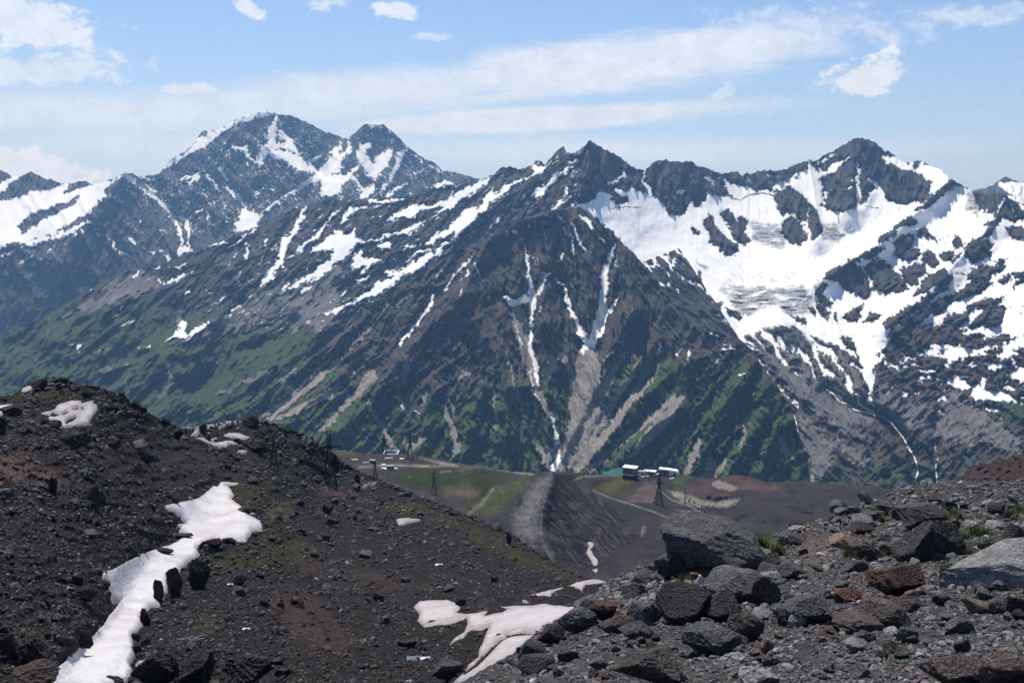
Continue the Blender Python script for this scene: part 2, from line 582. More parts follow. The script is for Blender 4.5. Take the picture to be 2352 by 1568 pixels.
# ================================================================== far peaks
far_top = [(-260, 440), (-120, 402), (-60, 380)] + Z(1, (0, 622), (40, 635), (85, 668), (140, 665), (215, 630), (275, 662), (330, 690), (350, 672), (365, 690), (425, 715),
    (500, 705), (585, 692), (637, 722), (760, 685), (870, 640), (900, 638), (955, 662), (1090, 650), (1130, 600), (1170, 555), (1290, 480), (1340, 430), (1390, 355),
    (1480, 345), (1510, 340), (1600, 290), (1680, 245), (1780, 217), (1850, 215), (1920, 235), (2010, 245), (2090, 280), (2150, 305), (2220, 350), (2300, 370), (2350, 395)) + \
    Z(2, (40, 222), (100, 175), (160, 118), (290, 120), (330, 155), (400, 215), (450, 270), (520, 325), (580, 365), (640, 385), (700, 440), (800, 455), (850, 470), (940, 495), (1080, 540), (1300, 640))
far_bot = [(-260, 860), (0, 850), (300, 690), (600, 600), (800, 520), (1220, 480)]
far_ctrl = [(-260, 440, 12500), (-260, 860, 8800), (0, 391, 12500), (72, 394, 12000), (142, 422, 11800), (212, 424, 11600), (290, 397, 11000), (0, 560, 10300), (0, 740, 9400),
    (160, 520, 10500), (200, 700, 9400), (290, 500, 10300), (330, 600, 9700), (377, 384, 12300), (463, 302, 12900), (593, 256, 12700), (617, 255, 12700), (697, 277, 12900),
    (783, 316, 13200), (837, 284, 12800), (881, 285, 12800), (957, 353, 12900), (1017, 392, 12800), (1097, 410, 12700), (1220, 480, 12300), (395, 500, 11100), (428, 575, 10300),
    (345, 450, 11050), (545, 520, 10700), (540, 420, 11700), (600, 340, 12200), (700, 400, 11700), (720, 440, 11500), (780, 470, 11000), (880, 450, 11500), (640, 430, 11600),
    (960, 450, 11500), (470, 480, 11300), (480, 380, 12000), (500, 600, 10000), (760, 350, 12500), (690, 350, 12100), (0, 850, 8900), (800, 520, 10500), (860, 350, 12300)]
T = Terrain(far_top, far_bot, -260, 1220, 2.5, 2.5, far_ctrl, (1.6, 18.0), 3)
X, Y = warped(T, 5, 2.2, 31)
S = np.full(T.X.shape, -PAD)
for p in [
    Z(1, (0, 830), (60, 820), (200, 775), (370, 750), (420, 720), (500, 700), (640, 715), (770, 680), (880, 630), (900, 650), (770, 700), (720, 760), (735, 800), (700, 830), (600, 930), (480, 990), (300, 1090), (200, 1140), (100, 1120), (0, 1170), (-300, 1250), (-700, 1100), (-700, 800)),
    Z(1, (0, 720), (90, 668), (140, 660), (60, 750), (0, 785), (-200, 860), (-200, 760)),
    Z(1, (1095, 620), (1170, 555), (1290, 480), (1350, 425), (1440, 345), (1540, 325), (1600, 285), (1700, 235), (1800, 205), (1890, 225), (1880, 250), (1790, 262), (1700, 285), (1600, 318), (1480, 410), (1380, 480), (1280, 530), (1190, 580), (1150, 615)),
    Z(1, (1880, 250), (1920, 240), (1915, 330), (1960, 360), (2020, 420), (2070, 520), (2000, 490), (1900, 475), (1830, 540), (1790, 610), (1760, 570), (1790, 480), (1810, 420), (1850, 370), (1830, 330), (1880, 310)),
    Z(1, (1850, 480), (1900, 475), (2000, 500), (2060, 520), (2150, 570), (2180, 610), (2180, 660), (2050, 620), (1960, 565), (1860, 540)),
    Z(1, (2352, 500), (2352, 600), (2190, 700), (2010, 790), (1870, 890), (1780, 960), (1750, 1030), (1620, 1060), (1640, 960), (1660, 880), (1700, 880), (1790, 930), (1850, 880), (2000, 770), (2180, 640)),
    Z(1, (2190, 620), (2250, 560), (2352, 400), (2352, 640), (2240, 660)),
    Z(1, (2200, 740), (2210, 680), (2260, 640), (2352, 650), (2352, 790), (2210, 800)),
    Z(1, (1210, 1160), (1280, 1130), (1340, 1180), (1220, 1225)),
    Z(2, (0, 330), (60, 225), (70, 310), (0, 370)),
    Z(2, (95, 310), (130, 265), (200, 235), (220, 290), (170, 300), (190, 350), (225, 400), (250, 340), (300, 320), (360, 270), (370, 290), (330, 380), (290, 460), (240, 510), (180, 490), (170, 450), (130, 400)),
    Z(2, (120, 640), (150, 560), (220, 520), (240, 560), (190, 640)),
    Z(2, (162, 112), (290, 112), (268, 150), (235, 162), (200, 150)),
]:
    paint_add(S, X, Y, p, False)
for p in [
    Z(1, (1510, 600, 30), (1570, 690, 20)), Z(1, (1420, 660, 14), (1510, 760, 22)), Z(1, (1550, 740, 16), (1620, 800, 40), (1690, 870, 20)), Z(1, (1590, 470, 6), (1680, 480, 60), (1750, 560, 20)),
    Z(1, (1250, 700, 20), (1360, 655, 40), (1310, 740, 14)), Z(1, (1750, 810, 6), (1840, 720, 12)), Z(1, (1300, 970, 6), (1390, 890, 14)), Z(1, (2150, 560, 30), (2220, 520, 12)),
    Z(2, (440, 285, 30), (380, 400, 44), (280, 590, 22)), Z(2, (60, 465, 20), (130, 545, 30), (180, 600, 20)), Z(2, (330, 610, 40), (460, 530, 14)), Z(2, (0, 510, 60), (110, 410, 20)), Z(2, (590, 400, 10), (680, 460, 14)), Z(2, (430, 300, 8), (560, 370, 10)), Z(2, (500, 460, 8), (570, 430, 12)),
    Z(1, (750, 790, 14), (840, 835, 10)), Z(1, (960, 755, 12), (1060, 800, 24), (1150, 890, 20)), Z(1, (1170, 910, 24), (1220, 980, 30), (1240, 1060, 14), (1260, 1140, 26)), Z(1, (1240, 940, 30), (1280, 980, 30), (1300, 1140, 14)),
    Z(1, (870, 660, 40), (950, 720, 24)), Z(1, (860, 740, 10), (930, 800, 12)), Z(1, (820, 1190, 14), (880, 1212, 12)), Z(1, (783, 1110, 18), (795, 1160, 10)), Z(1, (655, 1030, 20), (670, 1080, 10)), Z(1, (740, 1055, 20), (760, 1090, 14)),
    Z(1, (900, 1090, 26), (960, 1145, 8)), Z(1, (990, 1165, 8), (1080, 1200, 12)), Z(1, (1110, 1180, 20), (1170, 1240, 24)), Z(1, (230, 1270, 18), (285, 1225, 12)), Z(1, (150, 1265, 10), (230, 1220, 10)), Z(1, (320, 1190, 12), (370, 1155, 8)),
    Z(1, (0, 1215, 16), (90, 1185, 8)), Z(1, (560, 1040, 24), (570, 1060, 14)), Z(1, (180, 1140, 30), (400, 1070, 40), (610, 985, 26)), Z(1, (980, 680, 30), (1060, 690, 12)), Z(1, (1000, 720, 8), (1080, 770, 14)),
]:
    paint_add(S, X, Y, p, True)
for p in [
    Z(1, (130, 1010), (200, 930), (350, 880), (560, 800), (500, 860), (300, 960), (130, 1065)), Z(1, (440, 790), (480, 720), (560, 690), (640, 720), (540, 745)), Z(1, (0, 830), (100, 690), (215, 625), (420, 710), (360, 748), (200, 772), (50, 822)),
    Z(1, (1900, 330), (1930, 380), (1960, 440), (1920, 440)), Z(1, (1800, 420), (1850, 390), (1860, 440), (1810, 460)), Z(1, (660, 850), (700, 830), (690, 855)),
]:
    paint_cut(S, X, Y, p, False)
# broken snow lying in bands on the faces
st = streaks(T, -38, 60, 9, 41, 4)
fs = ridged(T.X / 9 + T.Y / 14, T.Y / 5, 4, 48) + .35 * fbm(T.X / 60, T.Y / 60, 3, 49)
S = np.maximum(S, np.where((T.Y < 540) & (T.X > 290), (np.maximum(st - .02, fs) - 0.64) * 34 - 1.2, -PAD))
st2 = streaks(T, 38, 50, 9, 44, 4)
S = np.maximum(S, np.where((st2 > 0.70) & (T.X < 230) & (T.Y < 590) & (T.Y > 480), (st2 - 0.70) * 46 - 2.0, -PAD))
S += 5.0 * (streaks(T, 20, 24, 6, 58, 3) - .38) + 3.0 * fbm(T.X / 7, T.Y / 7, 3, 59)
sn = np.clip(S / 4 + .5, 0, 1)
T.dR += -(streaks(T, -30, 130, 60, 51) - .4) * 230 * (1 - .6 * sn) - (streaks(T, 25, 110, 42, 52) - .4) * 130 * (1 - .8 * sn)
farp = [(-34, np.clip((T.X - 250) / 120, 0, 1)), (32, np.clip((420 - T.X) / 160, .15, 1))]
fine = blend_streaks(T, farp, 46, 9, 57)
T.dR += -(fine - .45) * 90 * (1 - .9 * sn)
T.push(Z(1, (1920, 235), (2000, 420), (2180, 640), (2120, 760)), 350, 40)
T.push(Z(1, (1680, 860), (1560, 740), (1480, 560)), 260, 36)
T.push(Z(1, (1220, 980), (1130, 860), (960, 660)), 380, 46)
T.push(Z(1, (880, 640), (740, 790), (600, 960), (500, 1110), (420, 1300)), -420, 60)
T.push(Z(2, (225, 120), (240, 300), (200, 560)), 200, 40)
T.attrs = dict(snow=S, grass=np.clip((T.Y - 560) / 110, 0, 1) * .75, scree=np.full(T.X.shape, -PAD) + 7.5 * np.clip((T.Y - 520) / 60, 0, 1) * (st > .5), ice=np.zeros_like(S), warm=np.zeros_like(S), tone=fine)
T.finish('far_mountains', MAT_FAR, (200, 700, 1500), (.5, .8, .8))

fr_top = [(2190, 470), (2215, 445)] + Z(3, (2000, 485), (2080, 470), (2130, 450), (2190, 410), (2225, 390), (2290, 415), (2352, 440)) + [(2420, 450), (2520, 430), (2640, 480)]
T = Terrain(fr_top, [(2190, 480), (2400, 520), (2640, 520)], 2190, 2640, 2.5, 2.5, [(2190, 470, 12500), (2310, 406, 13000), (2640, 470, 13000), (2300, 480, 11800), (2640, 520, 11500), (2330, 450, 12300)], (1.5, 16), 9)
X, Y = warped(T, 4, 2, 61)
S = np.full(T.X.shape, -PAD)
paint_add(S, X, Y, Z(3, (2170, 450), (2200, 430), (2260, 430), (2300, 425), (2360, 440), (2700, 500), (2700, 700), (2352, 560), (2240, 500)), False)
paint_add(S, X, Y, Z(3, (2240, 530, 20), (2352, 570, 30)), True)
T.dR += -(ridged(T.X / 30, T.Y / 40, 4, 62) - .4) * 240
T.attrs = dict(snow=S, grass=S * 0, scree=S * 0 - PAD, ice=S * 0, warm=S * 0, tone=ridged(T.X / 14, T.Y / 24, 4, 63))
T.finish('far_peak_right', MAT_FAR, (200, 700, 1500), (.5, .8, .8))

# ================================================================== main ridge with the cirque
rid_top = [(-380, 905), (-200, 850), (-100, 812)] + Z(4, (0, 470), (200, 395), (400, 290), (600, 165), (780, 75), (880, 30)) + Z(1, (1040, 1275), (1160, 1250), (1340, 1180), (1500, 1120), (1650, 1060), (1800, 1010),
    (1900, 940), (1990, 880), (2100, 880), (2250, 820), (2300, 815), (2340, 830)) + Z(2, (60, 630), (130, 640), (200, 620), (300, 625), (440, 620), (480, 625), (560, 590), (620, 545), (720, 505), (790, 530), (900, 530),
    (1000, 490), (1060, 460), (1090, 425), (1170, 408), (1225, 435), (1270, 415), (1320, 400), (1340, 370), (1365, 365), (1395, 395), (1415, 390), (1480, 310), (1530, 273), (1550, 315), (1600, 320), (1665, 270), (1690, 255),
    (1713, 225), (1730, 245), (1800, 285), (1900, 330), (1950, 370), (2000, 415), (2090, 440), (2130, 400), (2170, 375), (2240, 360), (2270, 375), (2350, 377)) + Z(3, (60, 280), (105, 325), (130, 320), (190, 345), (280, 370),
    (370, 348), (415, 385), (445, 360), (465, 380), (520, 350), (600, 345), (650, 350), (700, 340), (800, 300), (870, 270), (920, 285), (950, 255), (1080, 190), (1130, 155), (1180, 130), (1240, 122), (1290, 135), (1340, 165),
    (1390, 210), (1420, 210), (1480, 265), (1560, 297), (1620, 280), (1660, 290), (1780, 345), (1850, 400), (1890, 430), (2000, 490), (2100, 515), (2150, 505), (2220, 515), (2290, 570), (2352, 590)) + [(2450, 470), (2560, 440), (2760, 470)]
rid_bot = [(-380, 1010), (0, 960), (300, 990), (500, 1010), (700, 1000), (1000, 780), (1200, 640), (1320, 560), (1450, 680), (1600, 840), (1750, 1000), (1850, 1150), (2352, 1165), (2760, 1165)]
rid_ctrl = [(-380, 905, 6300), (-380, 1010, 5700), (0, 769, 6600), (0, 880, 5900), (0, 960, 5500), (200, 667, 6900), (200, 820, 5900), (300, 990, 4900), (447, 577, 7400), (600, 520, 7600), (784, 460, 7800), (950, 452, 7700), (1117, 408, 7500),
    (1250, 376, 7300), (1355, 320, 7000), (1481, 392, 7300), (1588, 369, 7600), (1720, 400, 8100), (1870, 370, 8200), (1981, 316, 8200), (2100, 372, 7900), (2185, 409, 7500), (2268, 447, 7000), (2352, 472, 6500), (2560, 440, 6300), (2760, 470, 6000),
    (447, 720, 6250), (447, 860, 5350), (500, 1010, 4700), (600, 620, 6700), (600, 750, 6000), (700, 860, 5250), (700, 1000, 4600), (784, 560, 6950), (900, 640, 6500), (784, 700, 6200), (1000, 780, 5600), (1000, 520, 7150), (1117, 500, 6900), (1117, 580, 6450),
    (1200, 640, 6000), (1250, 450, 6700), (1320, 560, 6050), (1355, 400, 6650), (1400, 470, 6550), (1500, 470, 6900), (1600, 480, 7200), (1500, 560, 6450), (1600, 600, 6300), (1740, 470, 7600), (1740, 540, 6950), (1850, 480, 7500), (1850, 545, 6950), (1981, 400, 7700), (1981, 460, 7250),
    (1780, 620, 6300), (1700, 640, 6200), (1900, 600, 6450), (1780, 690, 5750), (1780, 760, 5300), (1650, 720, 5500), (1800, 860, 4900), (1980, 880, 4750), (2000, 930, 4560), (1900, 930, 4600), (1850, 1000, 4350), (1850, 1150, 3850), (2050, 520, 6900), (2130, 480, 7050), (2200, 520, 6600), (2300, 560, 6150),
    (2050, 640, 6200), (2000, 720, 5700), (2100, 780, 5300), (2200, 680, 5700), (2300, 700, 5450), (2352, 620, 5700), (2200, 860, 4950), (2300, 820, 4950), (2100, 900, 4750), (2200, 960, 4500), (2352, 960, 4350), (2100, 1010, 4300), (2250, 1060, 4050), (2100, 1100, 3980), (2352, 1165, 3650), (2100, 1165, 3750), (2760, 1165, 3500), (2760, 800, 4700), (1975, 830, 5000),
    (1450, 680, 5600), (1600, 840, 4900), (1750, 1000, 4300), (1700, 820, 5100)]
T = Terrain(rid_top, rid_bot, -380, 2760, 2.45, 2.45, rid_ctrl, (2.6, 15.0), 5)
X, Y = warped(T, 6, 2.4, 71)
S = np.full(T.X.shape, -PAD)
snow_polys = [
    # left ridge
    Z(1, (2130, 1190), (2200, 1120), (2260, 1080), (2352, 1030), (2352, 1160), (2250, 1180)), Z(1, (1820, 1075), (1850, 1100), (1840, 1130), (1865, 1155), (1900, 1140), (1910, 1165), (1870, 1175), (1820, 1120)),
    Z(2, (605, 560), (650, 525), (720, 498), (790, 525), (850, 532), (800, 545), (700, 556)),
    Z(2, (1000, 495), (1040, 475), (980, 560), (900, 610), (760, 690), (640, 760), (700, 700), (620, 700), (480, 770), (430, 770), (300, 795), (420, 700), (480, 670), (620, 680), (740, 620), (850, 560), (930, 525)),
    Z(2, (-40, 900), (100, 840), (90, 900), (180, 930), (300, 880), (430, 840), (560, 790), (640, 750), (540, 830), (480, 890), (380, 880), (200, 940), (100, 950), (0, 1070), (-60, 1090)),
    Z(2, (1705, 245), (1660, 300), (1600, 325), (1550, 310), (1480, 360), (1410, 400), (1390, 450), (1280, 490), (1200, 540), (1080, 590), (980, 680), (900, 740), (860, 790), (760, 860), (640, 945), (560, 945), (680, 870), (780, 780), (860, 715), (940, 690), (1020, 600), (1100, 560), (1220, 505), (1330, 450), (1300, 405), (1340, 395), (1420, 400), (1470, 370), (1560, 318)),
    Z(2, (1340, 560), (1440, 520), (1420, 570), (1330, 650)), Z(2, (720, 830), (860, 740), (920, 720), (940, 760), (870, 830), (840, 880), (760, 920), (780, 860), (700, 870), (600, 945), (540, 945), (640, 890)),
    Z(2, (220, 965), (300, 930), (350, 935), (350, 990), (250, 975)), Z(2, (80, 1020), (150, 985), (170, 1050), (290, 1045), (180, 1120), (110, 1165), (150, 1100), (70, 1130)), Z(2, (90, 1195), (210, 1150), (140, 1225)), Z(2, (0, 790), (60, 690), (140, 700), (60, 770), (0, 815)),
    Z(4, (1225, 480), (1235, 380), (1280, 365), (1285, 450), (1312, 465), (1260, 495)),
    # cirque
    Z(2, (1570, 680), (1740, 640), (1790, 570), (1870, 620), (1900, 560), (1960, 590), (2000, 520), (2030, 560), (2090, 590), (2140, 600), (2230, 680), (2250, 740), (2352, 740), (2352, 1300), (2200, 1230), (2080, 1090), (1850, 860), (1700, 740)),
    Z(3, (-40, 640), (0, 600), (150, 500), (280, 430), (430, 380), (560, 480), (640, 440), (760, 370), (870, 290), (960, 400), (1100, 640), (1260, 570), (1320, 420), (1420, 560), (1620, 560), (1700, 480), (1740, 430), (1850, 425), (1990, 488), (2050, 620), (2130, 640), (2230, 505), (2352, 560),
        (2700, 560), (2900, 1000), (2800, 1640), (2352, 1460), (2352, 1562), (1780, 1400), (1400, 1500), (1330, 1640), (1240, 1640), (900, 1480), (700, 1400), (400, 1500), (240, 1380), (150, 1200), (0, 1100)),
    Z(6, (200, -60), (300, 60), (370, 120), (440, 180), (500, 210), (540, 222), (480, 150), (420, 100), (440, 90), (430, 60), (560, 70), (700, 40), (800, 60), (900, 30), (1000, -80)),
    Z(6, (870, -40), (940, 60), (1040, 100), (1130, 160), (1190, 220), (1240, 300), (1250, 380), (1280, 480), (1285, 530), (1255, 545), (1300, 597), (1312, 560), (1305, 500), (1330, 400), (1320, 300), (1380, 270), (1410, 230), (1340, 250), (1400, 190), (1440, 140), (1540, 110), (1480, 100), (1560, 60), (1500, 20), (1400, -60)),
    Z(6, (1410, 320), (1480, 300), (1550, 240), (1570, 270), (1500, 310), (1480, 345)), Z(6, (1665, 200), (1720, 180), (1800, 170), (1830, 148), (1880, 190), (2000, 200), (2100, 180), (2240, 168), (2200, 190), (2080, 220), (1960, 270), (1850, 282), (1740, 255), (1660, 240)),
    Z(6, (1780, 40), (1900, 20), (1960, 60), (1900, 120), (2020, 130), (2160, 100), (2280, 130), (2352, 60), (2500, 40), (2500, -40), (1780, -40)), Z(6, (2180, 240), (2260, 140), (2352, 120), (2700, 100), (2700, 200), (2352, 190), (2280, 200), (2270, 270), (2320, 330), (2352, 330), (2500, 360), (2500, 470), (2352, 440), (2240, 390), (2300, 340), (2240, 270)),
    Z(6, (2070, 290), (2120, 280), (2250, 330), (2200, 350), (2110, 340)), Z(6, (1620, 395), (1700, 380), (1740, 410), (1640, 427)), Z(6, (1800, 400), (1870, 400), (1990, 440), (1920, 472), (1830, 452)), Z(6, (1970, 500), (2030, 440), (2100, 420), (2080, 490), (2200, 488), (2250, 510), (2352, 580), (2200, 562), (2080, 552), (2020, 572)),
    Z(6, (2130, 430), (2250, 435), (2160, 452)), Z(6, (1500, 480), (1550, 500), (1550, 532), (1510, 522)), Z(6, (1495, 182), (1590, 130), (1690, 103), (1650, 140), (1560, 182)), Z(6, (1660, 38), (1700, 10), (1790, -20), (1790, 20), (1700, 40)),
    Z(6, (735, 670), (765, 648), (790, 680), (785, 720), (808, 770), (795, 785), (750, 740)), Z(6, (1718, 942), (1756, 940), (1752, 970), (1738, 986)), Z(6, (1928, 925), (1938, 915), (1946, 935), (1940, 980)), Z(6, (540, 300), (565, 298), (590, 350), (608, 388), (570, 385), (560, 350)),
]
rock_polys = [
    Z(2, (2090, 440), (2352, 350), (2352, 740), (2250, 740), (2230, 680), (2140, 600), (2110, 540)),
    Z(3, (-60, 250), (60, 260), (280, 340), (430, 370), (440, 470), (330, 430), (260, 410), (325, 520), (270, 530), (150, 480), (160, 560), (110, 590), (40, 580), (0, 640), (-40, 620)),
    Z(3, (450, 470), (460, 400), (540, 340), (600, 390), (560, 480)),
    Z(3, (560, 480), (690, 325), (870, 255), (1240, 100), (1400, 190), (1390, 280), (1500, 340), (1640, 380), (1720, 430), (1700, 520), (1650, 560), (1500, 575), (1410, 550), (1430, 480), (1340, 460), (1290, 510), (1240, 580), (1200, 570), (1210, 490), (1190, 560), (1130, 630), (1040, 637), (970, 600), (960, 480), (940, 350), (925, 285), (860, 285), (850, 330), (800, 390), (700, 420), (640, 440), (600, 492)),
    Z(3, (640, 490), (720, 455), (800, 500), (850, 540), (862, 620), (800, 640), (720, 640), (690, 662), (645, 630)), Z(3, (870, 560), (930, 630), (975, 740), (960, 790), (900, 832), (862, 780), (857, 680)), Z(3, (790, 560), (868, 545), (855, 690), (830, 690), (780, 650)), Z(3, (690, 700), (770, 655), (830, 720), (857, 790), (850, 820), (790, 860), (730, 842), (690, 790)),
    Z(3, (150, 680), (180, 645), (210, 660), (200, 690), (270, 780), (340, 830), (380, 860), (360, 930), (310, 937), (250, 880), (200, 842), (160, 760)), Z(3, (265, 640), (300, 605), (350, 650), (370, 690), (420, 660), (455, 710), (410, 770), (462, 840), (450, 857), (390, 857), (340, 770), (290, 690)),
    Z(3, (1605, 632), (1700, 530), (1850, 405), (1900, 430), (1760, 545), (1690, 602)), Z(3, (2050, 620), (2060, 520), (2150, 492), (2212, 530), (2180, 600), (2130, 650), (2080, 640)), Z(3, (2165, 605), (2225, 505), (2290, 560), (2352, 640), (2400, 670), (2352, 680), (2290, 702), (2200, 672), (2160, 720), (2100, 802), (2055, 812), (2140, 690)),
    Z(3, (1345, 852), (1380, 780), (1460, 740), (1500, 700), (1570, 658), (1617, 710), (1570, 727), (1510, 732), (1470, 790), (1400, 832)), Z(3, (1610, 750), (1650, 738), (1700, 750), (1747, 830), (1700, 820), (1670, 790), (1640, 815), (1620, 790)), Z(3, (1850, 840), (1890, 805), (1942, 850), (1900, 885), (1860, 870)),
    Z(3, (1435, 850), (1510, 800), (1590, 788), (1592, 830), (1560, 880), (1620, 870), (1640, 910), (1620, 960), (1580, 960), (1510, 977), (1460, 930), (1470, 890)), Z(3, (1638, 960), (1690, 898), (1740, 910), (1757, 990), (1720, 1022), (1680, 990)),
    Z(3, (905, 1132), (980, 1080), (1010, 1040), (1110, 1000), (1230, 930), (1300, 890), (1400, 868), (1350, 930), (1240, 960), (1200, 1000), (1250, 1010), (1290, 1090), (1312, 1170), (1270, 1232), (1200, 1212), (1130, 1170), (1080, 1130), (1010, 1100), (960, 1092)), Z(3, (1240, 1010), (1330, 948), (1400, 960), (1440, 1010), (1450, 1070), (1510, 1080), (1562, 1160), (1480, 1192), (1400, 1197), (1330, 1180), (1290, 1080)),
    Z(3, (1500, 1040), (1600, 988), (1680, 1000), (1692, 1060), (1640, 1090), (1600, 1142), (1540, 1110), (1515, 1060)), Z(3, (1640, 1130), (1720, 1060), (1800, 1018), (1852, 1070), (1840, 1110), (1790, 1130), (1730, 1130), (1680, 1190), (1598, 1212)), Z(3, (1930, 930), (1990, 840), (2080, 813), (2142, 860), (2110, 890), (2132, 940), (2050, 960), (1990, 992)),
    Z(3, (1968, 1092), (2000, 1030), (2100, 1008), (2232, 1000), (2200, 1050), (2130, 1060), (2100, 1102), (2020, 1102)), Z(3, (2190, 1110), (2250, 1058), (2272, 1080), (2240, 1120), (2200, 1132)), Z(3, (2230, 750), (2352, 738), (2400, 800), (2290, 832), (2250, 790)), Z(3, (2280, 1060), (2352, 1038), (2400, 1075), (2290, 1082)), Z(3, (1778, 930), (1870, 888), (1882, 910), (1840, 950), (1790, 972)), Z(3, (2150, 972), (2240, 955), (2200, 992)),
    Z(3, (1860, 1200), (2000, 1118), (2130, 1130), (2060, 1190), (1900, 1240), (1750, 1330), (1600, 1430), (1450, 1502), (1395, 1492), (1500, 1400), (1620, 1330), (1750, 1250)), Z(3, (1380, 1430), (1400, 1378), (1550, 1288), (1700, 1200), (1840, 1088), (1832, 1150), (1700, 1262), (1560, 1352), (1500, 1380), (1440, 1440), (1390, 1452)),
    Z(3, (1788, 1392), (1830, 1338), (1900, 1350), (1980, 1268), (2070, 1238), (2180, 1230), (2255, 1178), (2190, 1252), (2150, 1272), (2050, 1312), (2000, 1290), (1960, 1332), (1990, 1382), (1880, 1422)), Z(3, (1968, 1432), (2030, 1350), (2110, 1268), (2232, 1310), (2200, 1400), (2170, 1442), (2080, 1412), (1990, 1442)),
    Z(3, (1108, 1362), (1160, 1308), (1252, 1258), (1220, 1330), (1200, 1392), (1150, 1382)), Z(3, (1238, 1392), (1290, 1318), (1340, 1338), (1392, 1350), (1300, 1382)), Z(3, (918, 1190), (960, 1118), (990, 1140), (970, 1200), (1032, 1270), (980, 1282), (1012, 1330), (1000, 1362), (940, 1342), (925, 1260)), Z(3, (1040, 1318), (1072, 1372), (1045, 1362)),
    Z(3, (0, 958), (40, 1010), (80, 1060), (112, 1112), (60, 1122), (0, 1082)), Z(3, (90, 1008), (140, 1090), (120, 1102)), Z(3, (65, 735), (110, 750), (115, 785), (85, 785)),
    Z(3, (190, 1260), (260, 1250), (275, 1300), (240, 1330), (150, 1330)), Z(3, (295, 1290), (340, 1320), (410, 1340), (380, 1385), (320, 1360)), Z(3, (860, 1300), (900, 1290), (915, 1330), (880, 1325)), Z(3, (740, 1340), (830, 1370), (850, 1410), (790, 1390)),
    Z(6, (1760, 230), (1830, 213), (1800, 242)), Z(3, (1440, 1500), (1700, 1400), (1790, 1430), (1900, 1470), (2080, 1480), (2180, 1480), (2300, 1500), (2200, 1540), (2080, 1560), (1840, 1545), (1690, 1562), (1500, 1600)),
    Z(2, (1840, 640), (1900, 600), (1970, 640), (1930, 665)), Z(6, (1090, 110), (1150, 130), (1200, 200), (1185, 250), (1120, 200)),
]
